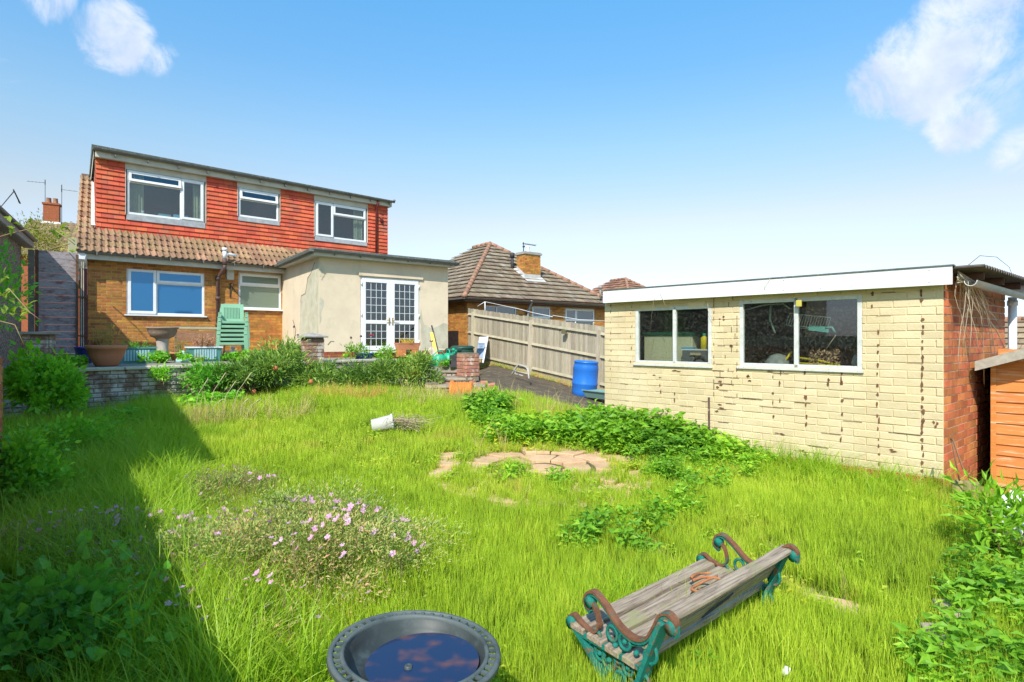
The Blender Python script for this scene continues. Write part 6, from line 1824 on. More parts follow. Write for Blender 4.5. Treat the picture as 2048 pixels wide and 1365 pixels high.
# ================================================================== BIRD BATH IN THE FOREGROUND
BBY = 1.96
q = P3(832, 1300, BBY)
blk = pmat('dark_green_black_plastic', (.028, .036, .036), (.045, .055, .052), 5, rough=.5, spec=.35, c3=(.075, .095, .095), s3=7, t3=(.5, .75))
bb_ = empty('bird_bath', (q.x, q.y, gzs(q.x, q.y)), 0, label='round black bird bath full of water with a pierced rim in the foreground', cat='bird bath')
zr = q.z - bb_.location.z; RO = 170 / F * BBY * 1.0
tilt = Matrix.Translation((0, 0, zr)) @ Matrix.Rotation(R(4.5), 4, 'Y') @ Matrix.Rotation(R(-1), 4, 'X')
m_ = MB(); m_.lathe([(RO * .845, .0), (RO * .80, -.012), (RO * .76, -.035), (RO * .72, -.055), (RO * .66, -.066), (0, -.072), ], 64)
m_.lathe([(0, -.085), (RO * .66, -.08), (RO * .74, -.066), (RO * .80, -.04), (RO * .845, -.012)], 64); m_.build('basin', blk, bb_, matrix=tilt)
m_ = MB()
for r0, r1 in ((RO * .815, RO * .865), (RO * .94, RO * 1.0)):
    m_.lathe([(r0, -.008), (r0, .004), ((r0 + r1) / 2, .008 if r1 < RO * .9 else .006), (r1, .002 if r1 > RO * .9 else .004), (r1, -.010), (r0, -.008)], 72)
m_.lathe([(RO * .995, .001), (RO * 1.005, -.012), (RO * .985, -.018)], 72)
ns = 46
for k in range(ns):
    a = 2 * math.pi * k / ns; c, s = math.cos(a), math.sin(a); w_ = .0065
    r0, r1 = RO * .86, RO * .945
    t1 = Vector((-s, c, 0)) * w_; m_.add([Vector((c * r0, s * r0, -.006)) - t1, Vector((c * r1, s * r1, -.006)) - t1, Vector((c * r1, s * r1, -.006)) + t1, Vector((c * r0, s * r0, -.006)) + t1,
                                         Vector((c * r0, s * r0, .003)) - t1, Vector((c * r1, s * r1, .003)) - t1, Vector((c * r1, s * r1, .003)) + t1, Vector((c * r0, s * r0, .003)) + t1],
                                        [(3, 2, 1, 0), (4, 5, 6, 7), (0, 1, 5, 4), (2, 3, 7, 6)])
m_.build('pierced_rim', pmat('grey_rim_plastic', (.065, .085, .085), (.11, .13, .125), 6, rough=.55, c3=(.05, .065, .065), s3=9, t3=(.5, .7)), bb_, matrix=tilt)
wat = bpy.data.materials.new('still_water'); wat.use_nodes = True
t = NT(wat.node_tree); b = t.n('ShaderNodeBsdfPrincipled'); n1 = t.noise(t.pos(), 11, 2, .45)
t.l(t.mix(t.rng(n1, .50, .80), (.014, .028, .075), (.14, .06, .045)), b.inputs['Base Color']); b.inputs['Roughness'].default_value = .06; b.inputs['Specular IOR Level'].default_value = .5; b.inputs['IOR'].default_value = 1.33
o = t.n('ShaderNodeOutputMaterial'); t.l(b.outputs[0], o.inputs['Surface'])
m_ = MB(); m_.lathe([(0, 0), (RO * .66, 0)], 64, c=(.024, -.006, zr - .036)); m_.build('water', wat, bb_)
m_ = MB(); m_.lathe([(0, .004), (.004, .004), (.005, .006), (.010, .006), (.014, .002), (.014, -.03)], 16, c=(-.018, -.045, zr - .032)); m_.build('centre_bolt', blk, bb_)
m_ = MB(); m_.lathe([(0, 0), (.14, 0), (.13, .03), (.05, .06), (.035, .12), (.035, zr - .16), (.06, zr - .11), (.09, zr - .085)], 24); m_.build('pedestal', blk, bb_)

# ================================================================== THE BENCH
bz = -.28
NB = Vector((.614, 2.345, 0)); FBn = Vector((1.476, 3.11, 0)); ld = (FBn - NB).normalized(); Lbn = (FBn - NB).length
fd = Vector((-ld.y, ld.x, 0))                    # the way the bench faces, away and to the left
bench = empty('garden_bench', (NB.x, NB.y, bz - .035), math.atan2(ld.y, ld.x), label='old garden bench with teal cast-iron ends and grey weathered slats in long grass', cat='bench')
teal_iron = pmat('teal_cast_iron', (.006, .13, .105), (.012, .20, .155), 14, rough=.75, c3=(.22, .10, .05), s3=18, t3=(.54, .66), bump=.7, detail=8)
rust_iron = pmat('rusty_iron', (.24, .105, .055), (.14, .06, .035), 22, rough=.95, c3=(.02, .15, .12), s3=16, t3=(.56, .66), bump=.8, detail=8)
grey_slat = pmat('weathered_bench_slat', (.36, .31, .26), (.21, .18, .155), 7, rough=.95, stretch=(1, 1, 1), c3=(.26, .27, .13), s3=9, t3=(.55, .75), bump=.8, bscale=60, detail=8)
# streak the grain along the slats by using object space
gs = bpy.data.materials.new('bench_slat_grain'); gs.use_nodes = True
t = NT(gs.node_tree); b = t.n('ShaderNodeBsdfPrincipled'); oc = t.n('ShaderNodeTexCoord').outputs['Object']; oi = t.n('ShaderNodeObjectInfo').outputs['Random']
vv = t.n('ShaderNodeVectorMath', operation='ADD'); t.l(t.vmul(oc, (2.2, 34, 34)), vv.inputs[0]); t.l(oi, vv.inputs[1])
n1 = t.noise(vv.outputs[0], 2.2, 8, .7, .4); n2 = t.noise(oc, 7, 5, .6)
cc_ = t.ramp(n1, [(.30, (.07, .05, .035)), (.45, (.24, .18, .13)), (.60, (.36, .29, .21)), (.8, (.47, .40, .31))])
t.l(t.mix(t.rng(n2, .52, .72), cc_, (.25, .25, .11)), b.inputs['Base Color']); b.inputs['Roughness'].default_value = .95
bp = t.n('ShaderNodeBump'); bp.inputs['Strength'].default_value = .9; bp.inputs['Distance'].default_value = .004; t.l(n1, bp.inputs['Height']); t.l(bp.outputs[0], b.inputs['Normal'])
o = t.n('ShaderNodeOutputMaterial'); t.l(b.outputs[0], o.inputs['Surface'])


def ribbon(mb, pts, w_, th, x0):
    """flat iron strip following a profile in the (v, z) plane, w_ wide along the bench"""
    pts = [Vector((0, p_[0], p_[1])) for p_ in pts]; n = len(pts); vs = []; fs = []
    for i, p_ in enumerate(pts):
        tg_ = (pts[min(i + 1, n - 1)] - pts[max(i - 1, 0)]).normalized(); nn_ = Vector((0, -tg_.z, tg_.y)) * th / 2
        for xx, s in ((-w_ / 2, 1), (w_ / 2, 1), (w_ / 2, -1), (-w_ / 2, -1)): q_ = p_ + nn_ * s; vs.append((x0 + xx, q_.y, q_.z))
    for i in range(n - 1):
        for k in range(4): fs.append((4 * i + k, 4 * i + (k + 1) % 4, 4 * i + 4 + (k + 1) % 4, 4 * i + 4 + k))
    fs += [(3, 2, 1, 0), (4 * n - 4, 4 * n - 3, 4 * n - 2, 4 * n - 1)]
    mb.add(vs, fs, False)


def spiral(cx, cz, r0, r1, a0, a1, n=16):
    return [(cx + (r0 + (r1 - r0) * k / n) * math.cos(a0 + (a1 - a0) * k / n), cz + (r0 + (r1 - r0) * k / n) * math.sin(a0 + (a1 - a0) * k / n)) for k in range(n + 1)]


def smooth_curve(ctrl, n=8):
    out = []
    P_ = [ctrl[0]] + list(ctrl) + [ctrl[-1]]
    for i in range(1, len(P_) - 2):
        for k in range(n):
            t_ = k / n; p0_, p1_, p2_, p3_ = P_[i - 1], P_[i], P_[i + 1], P_[i + 2]
            out.append(tuple(.5 * ((2 * p1_[j]) + (-p0_[j] + p2_[j]) * t_ + (2 * p0_[j] - 5 * p1_[j] + 4 * p2_[j] - p3_[j]) * t_ ** 2 + (-p0_[j] + 3 * p1_[j] - 3 * p2_[j] + p3_[j]) * t_ ** 3) for j in range(2)))
    out.append(tuple(ctrl[-1])); return out


zS = .20 - bz                                      # heights inside the bench are above its feet
Z = lambda z: z - bz
for x_end in (0.0, Lbn):
    fr_ = MB(); er_ = MB(); W_ = .036
    arm = smooth_curve([(.44, Z(.30)), (.475, Z(.325)), (.46, Z(.37)), (.41, Z(.385)), (.34, Z(.35)), (.25, Z(.285)), (.16, Z(.262)), (.09, Z(.285)), (.045, Z(.345)), (.01, Z(.405)), (-.035, Z(.425)), (-.075, Z(.40)), (-.075, Z(.355))])
    ribbon(er_, arm, W_, .012, x_end); ribbon(fr_, [(a, b2 - .013) for a, b2 in arm], W_ * .7, .016, x_end)
    ribbon(er_, smooth_curve([(.585, Z(.17)), (.60, Z(.21)), (.56, Z(.24)), (.50, Z(.215)), (.43, Z(.20)), (.385, Z(.235)), (.40, Z(.30)), (.435, Z(.34))]), W_ * .8, .011, x_end)
    er_.build('arm_scroll', rust_iron, bench)
    # front and rear legs, scrolled, with the lattice between
    def leaf_strip(a, b_, w0, w1, x0):
        n = 10
        pts = [(a[0] + (b_[0] - a[0]) * k / n, a[1] + (b_[1] - a[1]) * k / n + .012 * math.sin(math.pi * k / n)) for k in range(n + 1)]
        ribbon(fr_, pts, w1, .022, x0)
        for k in range(n):
            c = ((pts[k][0] + pts[k + 1][0]) / 2, (pts[k][1] + pts[k + 1][1]) / 2)
            for s in (-1, 1): fr_.lathe([(0, -.006), (.010, -.003), (.012, .0), (.009, .005), (0, .007)], 7, c=(x0 + s * w1 * .28, c[0], c[1]))
    leaf_strip((-.01, Z(.385)), (.15, Z(.02)), .08, .08, x_end)
    leaf_strip((.55, Z(.19)), (.30, Z(-.02)), .05, .05, x_end)
    ribbon(fr_, smooth_curve([(.15, Z(.04)), (.13, Z(-.08)), (.05, Z(-.2)), (.0, 0)]), .045, .03, x_end)
    ribbon(fr_, smooth_curve([(.33, Z(.0)), (.36, Z(-.1)), (.44, Z(-.2)), (.50, 0)]), .045, .03, x_end)
    ribbon(fr_, [(.12, Z(.155)), (.30, Z(.165)), (.50, Z(.175))], .05, .02, x_end)
    for cx_, cz_, r_ in ((.32, Z(.11), .042), (.25, Z(.05), .034), (.22, Z(.225), .034), (.30, Z(.235), .032), (.38, Z(.12), .03), (.20, Z(.12), .032), (.26, Z(.145), .026), (.40, Z(.19), .022)):
        pts = [(x_end, cx_ + r_ * math.cos(a), cz_ + r_ * math.sin(a)) for a in np.linspace(0, 2 * math.pi, 15)]; fr_.tube(pts, .009, 6, caps=False)
    for sc in (spiral(.08, Z(.22), .055, .012, 2.2, 7.5), spiral(.44, Z(.12), .05, .012, .3, 5.5), spiral(.17, Z(-.02), .05, .012, -1, 4.5), spiral(.36, Z(-.04), .045, .012, 3.5, -2.0), spiral(.10, Z(.09), .045, .01, 0, 5)):
        fr_.tube([(x_end, a, b2) for a, b2 in sc], .009, 6)
    for (a, b2), (c, d2) in (((.12, .15), (.33, .0)), ((.50, .17), (.20, .02)), ((.10, .25), (.24, .17)), ((.45, .17), (.42, .02)), ((.16, .0), (.36, .0)), ((.14, .06), (.30, .10))):
        fr_.tube([(x_end, a, Z(b2)), (x_end + .006, (a + c) / 2 + .012, Z((b2 + d2) / 2 + .012)), (x_end, c, Z(d2))], .0065, 5)
    for a, b2 in ((.32, .11), (.25, .05), (.22, .225), (.38, .12), (.20, .12), (.28, .19), (.34, .05), (.15, .20), (.44, .15)): fr_.lathe([(0, -.014), (.012, -.008), (.016, 0), (.012, .008), (0, .014)], 8, c=(x_end, a, Z(b2)))
    fr_.tube([(x_end - .02, -.055, Z(.375)), (x_end + .02, -.055, Z(.375))], .03, 12); fr_.tube([(x_end - .02, .445, Z(.335)), (x_end + .02, .445, Z(.335))], .026, 12); fr_.tube([(x_end - .02, .575, Z(.20)), (x_end + .02, .575, Z(.20))], .03, 12)
    fr_.build('cast_iron_end', teal_iron, bench)
def slat(pts4, x0, x1, name='slat'):
    """plank from a cross-section of four (v, z) corners"""
    m_ = MB(); n = 10; vs = []; fs = []
    for k in range(n + 1):
        x = x0 + (x1 - x0) * k / n
        for v, z in pts4: vs.append((x, v + random.uniform(-.0012, .0012), z + random.uniform(-.0015, .0015) - .004 * math.sin(math.pi * k / n)))
    for k in range(n):
        for q_ in range(4): fs.append((4 * k + q_, 4 * k + 4 + q_, 4 * k + 4 + (q_ + 1) % 4, 4 * k + (q_ + 1) % 4))
    fs += [(0, 1, 2, 3), (4 * n + 3, 4 * n + 2, 4 * n + 1, 4 * n)]
    m_.add(vs, fs); return m_.build(name, gs, bench, bevel=.004)
for v0, v1, zz in ((.47, .56, .205), (.345, .445, .192), (.235, .325, .180), (.14, .215, .172)):
    slat([(v0, Z(zz)), (v1, Z(zz + .008)), (v1, Z(zz - .02)), (v0, Z(zz - .028))], -.03, Lbn + .03, 'seat_slat')
slat([(-.020, Z(.392)), (.012, Z(.398)), (.064, Z(.325)), (.032, Z(.318))], -.0, Lbn + .04, 'back_board')
slat([(.036, Z(.310)), (.068, Z(.317)), (.122, Z(.235)), (.090, Z(.228))], .0, Lbn + .02, 'back_board')
slat([(-.048, Z(.405)), (.03, Z(.412)), (.03, Z(.394)), (-.048, Z(.386))], -.01, Lbn + .03, 'top_rail')
m_ = MB(); m_.beam((Lbn * .50, -.008, Z(.33)), (Lbn * .36, .078, Z(.24)), .012, .006, up=(1, 0, 0)); m_.build('back_strap', black_iron, bench)
# broken rusty scroll lying on the seat
bench.scale = (1, .86, 1)
e = empty('broken_scroll', NB + ld * (Lbn * .66) + fd * .26 + Vector((0, 0, .205)), math.atan2(ld.y, ld.x) + .5, label='broken piece of rusty scrollwork lying on the bench seat', cat='iron piece')
or_m = pmat('orange_rust', (.42, .17, .07), (.30, .11, .05), 12, rough=.9)
m_ = MB()
for pts in ([(-.14, .05), (-.06, .045), (0, .0), (.06, -.06), (.12, -.07)], [(.0, .05), (.04, -.0), (.05, -.05), (.04, -.1)], [(-.14, .05), (-.155, .02), (-.13, .0), (-.08, .02)], [(.02, .06), (.08, .03), (.14, .0), (.16, -.04)]):
    m_.tube([(a, b2, .008 + .010 * math.sin(a * 30)) for a, b2 in smooth_curve(pts, 5)], .0085, 6, r2=.006)
m_.build('scroll_iron', or_m, e)

# ================================================================== RIGHT EDGE: LOGS, SACK, EDGING
log_m = pmat('mossy_log', (.33, .27, .10), (.24, .19, .08), 7, rough=.95, bump=.9, bscale=30, c3=(.16, .22, .05), s3=5, t3=(.5, .65), stretch=(3, 3, .7), var=.15)
llab = ['mossy upright log touching the garage corner', 'second mossy log from the garage corner', 'orange-brown split log third from the garage corner', 'thin upright log nearest the dark gap by the shed']
for k, (px, pyt, Y, r_) in enumerate([(1917, 962, 4.95, .045), (1932, 962, 4.93, .04), (1945, 966, 4.9, .032), (1957, 966, 4.92, .022)]):
    q = P3(px, pyt, Y); e_ = MB(); h_ = q.z - gzs(q.x, q.y) + .15
    e_.lathe([(0, 0), (r_, 0), (r_ * .97, h_ * .6), (r_, h_ - .01), (r_ * .8, h_ + .002), (0, h_ + .006)], 12, wob=lambda a, z: .09 * math.sin(3 * a + k) + .05 * math.sin(7 * a + z * 9)); o = e_.build('upright_log', log_m, loc=(q.x, q.y, q.z - h_), rot=(random.uniform(-.04, .04), random.uniform(-.04, .04), 0)); tag(o, llab[k], 'log', 'upright logs by the garage corner')
m_ = MB(); m_.tube([P3(1919, 962, 4.9), P3(1905, 890, 4.95), P3(1902, 878, 4.97), P3(1906, 880, 4.9), P3(1925, 935, 4.8), P3(1943, 965, 4.8)], .006, 6); o = m_.build('looped_wire', pmat('brown_wire', (.22, .12, .07))); tag(o, 'looped brown wire standing out of the logs against the red bricks', 'wire')
# crumpled white sack
q = P3(2050, 1060, 4.35); rs = np.random.default_rng(3)
m_ = MB(); n1_, n2_ = 30, 46; vs = []; fs = []
for i in range(n1_ + 1):
    th = math.pi * i / n1_
    for k in range(n2_):
        a = 2 * math.pi * k / n2_; d_ = Vector((math.sin(th) * math.cos(a), math.sin(th) * math.sin(a), math.cos(th)))
        f_ = 1 + .26 * mnoise.noise(d_ * 2.6 + Vector((3, 0, 0))) + .16 * abs(mnoise.noise(d_ * 6.0)) + .06 * mnoise.noise(d_ * 15)
        vs.append((d_.x * .21 * f_, d_.y * .2 * f_, d_.z * .24 * f_))
for i in range(n1_):
    for k in range(n2_): fs.append((i * n2_ + k, (i + 1) * n2_ + k, (i + 1) * n2_ + (k + 1) % n2_, i * n2_ + (k + 1) % n2_))
m_.add(vs, fs, False); o = m_.build('white_sack', pmat('white_sack_plastic', (.72, .72, .70), (.60, .60, .58), 6, rough=.35, spec=.5, c3=(.12, .12, .11), s3=8, t3=(.66, .72)), loc=(q.x + .02, q.y, q.z)); tag(o, 'crumpled white plastic sack at the foot of the orange shed', 'sack')
plab = ['pale timber edging plank under the white sack, at its left end', 'timber edging plank in the middle below the sack', 'timber edging plank at the extreme right edge']
for k, (px0, px1, py) in enumerate([(1982, 2008, 1112), (2010, 2036, 1126), (2040, 2075, 1142)]):
    a = P3(px0, py, 4.05); b2 = P3(px1, py + (px1 - px0) * .4, 4.0 - .02 * k); m_ = MB(); m_.beam(a, b2, .03, .15); o = m_.build('edging_plank', pmat('pale_timber', (.46, .36, .22), (.36, .28, .17), 5, stretch=(6, 6, 2)), bevel=.005); tag(o, plab[k], 'plank', 'timber edging below the sack')
# two weathered edging blocks
elab = ['upper of two weathered edging blocks sunk in weeds at the right', 'lower edging block sunk in weeds at the right']
for k, (px, py, Y) in enumerate([(1898, 1213, 3.15), (1872, 1260, 2.9)]):
    q = P3(px, py, Y); m_ = MB(); m_.box(-.055, -.085, -.14, .055, .085, 0); o = m_.build('edging_block', pmat('edging_stone', (.42, .34, .27), (.32, .25, .20), 9, rough=.95, bump=.6), loc=q, rot=(.05, -.12, -.35 - k * .05), bevel=.008, jitter=.006); tag(o, elab[k], 'edging block', 'edging blocks at the right')
q = on_ground(1838, 1215); m_ = MB(); m_.box(-.12, -.02, 0, .12, .02, .05); m_.build
m_ = MB(); q = P3(1562, 1340, 2.6); m_.lathe([(0, 0), (.010, .005), (.013, .02), (.016, .045), (0, .06)], 8, wob=lambda a, z: .3 * math.sin(3 * a)); o = m_.build('white_litter', white_board, loc=(q.x, q.y, q.z - .02), rot=(.5, .6, 0)); tag(o, 'small white scrap lying in the grass right of the bench', 'litter')

# ================================================================== ROUND STONE PAVING IN THE LAWN
pc = on_ground(1080, 941); pcx, pcy = -.0, 6.10
pc = ((1085 - CX) / F * 6.15, 6.15)
pav = empty('stone_circle', (pc[0], pc[1], gzs(*pc)), 0, label='circle of buff paving stones showing through the overgrown lawn', cat='paving')
def stone(poly, z0):
    m_ = MB(); p2_ = []
    for i, (x, y) in enumerate(poly): p2_.append((x + random.uniform(-.006, .006), y + random.uniform(-.006, .006)))
    m_.prism(p2_, -.06, z0); return m_.build('paving_stone', stone_m, pav, bevel=.008)
m_ = MB(); pr_ = [(0, 0)] + [(r_ * math.cos(a), r_ * math.sin(a)) for r_ in (.6, 1.1) for a in np.linspace(0, 2 * math.pi, 33)[:-1]]; m_.add([(a, b2, gzs(pc[0] + a, pc[1] + b2) - gzs(*pc) + .012) for a, b2 in pr_], [(0, 1 + k, 1 + (k + 1) % 32) for k in range(32)] + [(1 + k, 33 + k, 33 + (k + 1) % 32, 1 + (k + 1) % 32) for k in range(32)]); m_.build('paving_bed', pmat('paving_soil', (.10, .085, .04), (.07, .08, .03), 9), pav)
rings = [(0, .20, 1), (.24, .52, 7), (.565, .86, 12), (.905, 1.20, 18)]
for ri, (r0, r1, n) in enumerate(rings):
    for k in range(n):
        a0_, a1_ = 2 * math.pi * (k + .025 + .3 * ri) / n, 2 * math.pi * (k + .975 + .3 * ri) / n
        if n == 1: poly_ = [(r1 * math.cos(a), r1 * math.sin(a)) for a in np.linspace(0, 2 * math.pi, 15)[:-1]]
        else:
            poly_ = [(r1 * math.cos(a), r1 * math.sin(a)) for a in np.linspace(a0_, a1_, 6)] + [(r0 * math.cos(a), r0 * math.sin(a)) for a in np.linspace(a1_, a0_, 5)]
        x_, y_ = (r0 + r1) / 2 * math.cos((a0_ + a1_) / 2), (r0 + r1) / 2 * math.sin((a0_ + a1_) / 2)
        stone([(a, b2) for a, b2 in poly_], .035 + gzs(pc[0] + x_, pc[1] + y_) - gzs(*pc) + random.uniform(-.003, .004))
# stepping slabs elsewhere
for px, py, lab in ((1672, 1225, 'bare sandstone slab in the grass right of the bench'), (1000, 960, 'pale slab left of the paved circle'), (1220, 985, 'tilted buff slab at the front of the paved circle'), (905, 915, 'buff slab at the left edge of the paved circle')):
    q = on_ground(px, py); m_ = MB(); m_.prism([(-.22 + random.uniform(-.03, .03), -.10), (.2, -.14 + random.uniform(-.03, .03)), (.25, .10), (-.16, .14)], -.05, .035); o = m_.build('paving_slab', stone_m, loc=(q[0], q[1], gzs(*q)), rot=(0, 0, random.uniform(-.4, .4)), bevel=.008); tag(o, lab, 'paving slab')
# ================================================================== VEGETATION
HEART = [(0, 0), (.30, .02), (.50, .22), (.46, .48), (.25, .76), (0, 1.0), (-.25, .76), (-.46, .48), (-.50, .22), (-.30, .02)]


def leaf_arrays(pos, dirs, size, ratio, rng, fold=.10, droop=.12, heart=False):
    """one folded leaf of four triangles at each position; returns vertices, triangles"""
    n = len(pos); t_ = dirs / np.linalg.norm(dirs, axis=1, keepdims=True)
    up = rng.normal(size=(n, 3)); up[:, 2] += 1.6
    s_ = np.cross(t_, up); s_ /= np.linalg.norm(s_, axis=1, keepdims=True) + 1e-9
    n_ = np.cross(s_, t_)
    size = np.broadcast_to(np.asarray(size, float), (n,))[:, None]; ratio = np.broadcast_to(np.asarray(ratio, float), (n,))[:, None]
    if heart:
        o_ = [pos + t_ * size * v + s_ * size * ratio * u + n_ * size * (fold * abs(u) * 1.6 - droop * v * v + .02 * ((i * 37) % 5 - 2)) for i, (u, v) in enumerate(HEART)] + [pos + t_ * size * .45 - n_ * size * droop * .2]
        k_ = len(HEART); V = np.stack(o_, 1).reshape(-1, 3); T = np.array([[i, (i + 1) % k_, k_] for i in range(k_)])[None] + (np.arange(n) * (k_ + 1))[:, None, None]
        return V, T.reshape(-1, 3)
    base = pos; mid = pos + t_ * size * .5; tip = pos + t_ * size - n_ * size * droop
    Rr = pos + t_ * size * .42 + s_ * size * ratio * .5 + n_ * size * fold; Ll = pos + t_ * size * .42 - s_ * size * ratio * .5 + n_ * size * fold
    V = np.stack([base, Rr, tip, Ll, mid], 1).reshape(-1, 3)
    b_ = (np.arange(n) * 5)[:, None, None]; T = np.array([[0, 1, 4], [1, 2, 4], [2, 3, 4], [3, 0, 4]])[None] + b_
    return V, T.reshape(-1, 3)


def leaf_mesh(name, pos, dirs, size, ratio, mat, rng, rnd=None, **k):
    V, T = leaf_arrays(pos, dirs, size, ratio, rng, **k)
    r_ = rng.random(len(pos)) if rnd is None else rnd
    return npmesh(name, V, T, mat, rnd=np.repeat(r_, len(V) // len(pos)))


def instancer(name, pts, protos, rotz, tilt, scl, idx, kind='stuff', label=None):
    """one object that plants copies of a few tufts on given points"""
    me = bpy.data.meshes.new(name); me.vertices.add(len(pts)); me.vertices.foreach_set('co', np.asarray(pts, np.float32).ravel())
    rv = np.stack([tilt[:, 0], tilt[:, 1], rotz], -1).astype(np.float32)
    a = me.attributes.new('rotv', 'FLOAT_VECTOR', 'POINT'); a.data.foreach_set('vector', rv.ravel())
    a = me.attributes.new('scl', 'FLOAT', 'POINT'); a.data.foreach_set('value', np.asarray(scl, np.float32))
    a = me.attributes.new('pick', 'INT', 'POINT'); a.data.foreach_set('value', np.asarray(idx, np.int32))
    col = bpy.data.collections.new(name + '_tufts')
    for i, m_ in enumerate(protos):
        o = bpy.data.objects.new(f'{name}_tuft_{i}', m_); col.objects.link(o)
    ng = bpy.data.node_groups.new(name, 'GeometryNodeTree')
    ng.interface.new_socket('Geometry', in_out='INPUT', socket_type='NodeSocketGeometry'); ng.interface.new_socket('Geometry', in_out='OUTPUT', socket_type='NodeSocketGeometry')
    N = ng.nodes; L = ng.links
    gi = N.new('NodeGroupInput'); go = N.new('NodeGroupOutput')
    ci = N.new('GeometryNodeCollectionInfo'); ci.inputs['Collection'].default_value = col; ci.inputs['Separate Children'].default_value = True; ci.inputs['Reset Children'].default_value = True
    ip = N.new('GeometryNodeInstanceOnPoints'); ip.inputs['Pick Instance'].default_value = True
    def na(nm, typ):
        q_ = N.new('GeometryNodeInputNamedAttribute'); q_.data_type = typ; q_.inputs['Name'].default_value = nm; return q_.outputs['Attribute']
    L.new(gi.outputs[0], ip.inputs['Points']); L.new(ci.outputs[0], ip.inputs['Instance']); L.new(na('pick', 'INT'), ip.inputs['Instance Index'])
    e2r = N.new('FunctionNodeEulerToRotation'); L.new(na('rotv', 'FLOAT_VECTOR'), e2r.inputs[0]); L.new(e2r.outputs[0], ip.inputs['Rotation'])
    cx_ = N.new('ShaderNodeCombineXYZ'); s_ = na('scl', 'FLOAT')
    for k in range(3): L.new(s_, cx_.inputs[k])
    L.new(cx_.outputs[0], ip.inputs['Scale']); L.new(ip.outputs[0], go.inputs[0])
    o = inst(name, me); o['kind'] = kind
    if label: o['label'] = label
    md = o.modifiers.new('planting', 'NODES'); md.node_group = ng
    return o


def blade_clump(name, nb, rad, h, hv, w_, bend, mat, rng, lean=.12, segs=3, head=0):
    """tuft of tapering, bending blades"""
    a = rng.uniform(0, 2 * np.pi, nb); r_ = rad * np.sqrt(rng.random(nb)); bx, by = r_ * np.cos(a), r_ * np.sin(a)
    H = h * (1 + rng.uniform(-hv, hv, nb)); da = rng.uniform(0, 2 * np.pi, nb); L0 = rng.normal(0, lean, nb); B = bend * rng.uniform(.3, 1.3, nb)
    fa = rng.uniform(0, 2 * np.pi, nb); V = []; hh = []; 
    for k in range(segs + 1):
        u = k / segs; off = (L0 * u + B * u * u) * H; z = H * (u - .35 * np.abs(B) * u * u); ww = w_ * (1 - u ** 1.6) * .5 + .0002
        cx_ = bx + np.cos(da) * off; cy_ = by + np.sin(da) * off; sx, sy = np.cos(fa) * ww, np.sin(fa) * ww
        if k < segs: V += [np.stack([cx_ - sx, cy_ - sy, z], -1), np.stack([cx_ + sx, cy_ + sy, z], -1)]; hh += [np.full(nb, u)] * 2
        else: V += [np.stack([cx_, cy_, z], -1)]; hh += [np.full(nb, 1.0)]
    nv = 2 * segs + 1; V = np.stack(V, 1).reshape(-1, 3); hh = np.stack(hh, 1).ravel(); T = []
    for k in range(segs - 1): T += [[2 * k, 2 * k + 1, 2 * k + 3], [2 * k, 2 * k + 3, 2 * k + 2]]
    T += [[2 * segs - 2, 2 * segs - 1, 2 * segs]]
    T = (np.array(T)[None] + (np.arange(nb) * nv)[:, None, None]).reshape(-1, 3)
    rn = np.repeat(rng.random(nb), nv)
    return npmesh(name, V, T, mat, rnd=rn, h=hh)


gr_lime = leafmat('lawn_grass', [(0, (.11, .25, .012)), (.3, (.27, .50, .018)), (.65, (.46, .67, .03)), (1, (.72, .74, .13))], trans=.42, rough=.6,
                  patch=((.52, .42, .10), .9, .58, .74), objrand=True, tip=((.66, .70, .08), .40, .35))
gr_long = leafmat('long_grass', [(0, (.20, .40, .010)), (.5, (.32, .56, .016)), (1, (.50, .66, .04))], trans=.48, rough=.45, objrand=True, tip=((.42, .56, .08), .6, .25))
gr_straw = leafmat('seeding_grass', [(0, (.42, .38, .12)), (.5, (.56, .46, .18)), (1, (.64, .50, .24))], trans=.3, rough=.7, objrand=True)
gr_orange = leafmat('dry_grass', [(0, (.56, .34, .07)), (.5, (.66, .44, .12)), (1, (.50, .50, .10))], trans=.3, rough=.7, objrand=True)
weed_m = leafmat('weed_leaf', [(0, (.045, .12, .012)), (.45, (.095, .20, .012)), (.8, (.17, .29, .018)), (1, (.30, .30, .03))], trans=.40, rough=.5, objrand=True, k=2.1)
weed_dark = leafmat('dark_weed_leaf', [(0, (.025, .085, .010)), (.5, (.05, .14, .014)), (1, (.10, .20, .02))], trans=.45, rough=.4, objrand=True, k=3.3)
ivy_m = leafmat('ivy_leaf', [(0, (.035, .11, .008)), (.5, (.07, .17, .010)), (1, (.14, .26, .018))], trans=.42, rough=.45, k=3.3)
peony_m = leafmat('peony_leaf', [(0, (.045, .10, .018)), (.45, (.10, .17, .03)), (.8, (.20, .27, .05)), (.95, (.26, .28, .08)), (1, (.30, .13, .05))], trans=.34, rough=.42, k=2.0)
ger_m = leafmat('geranium_leaf', [(0, (.06, .10, .025)), (.35, (.13, .19, .04)), (.60, (.24, .27, .07)), (.82, (.34, .25, .12)), (1, (.40, .21, .15))], trans=.35, rough=.6, k=1.9)

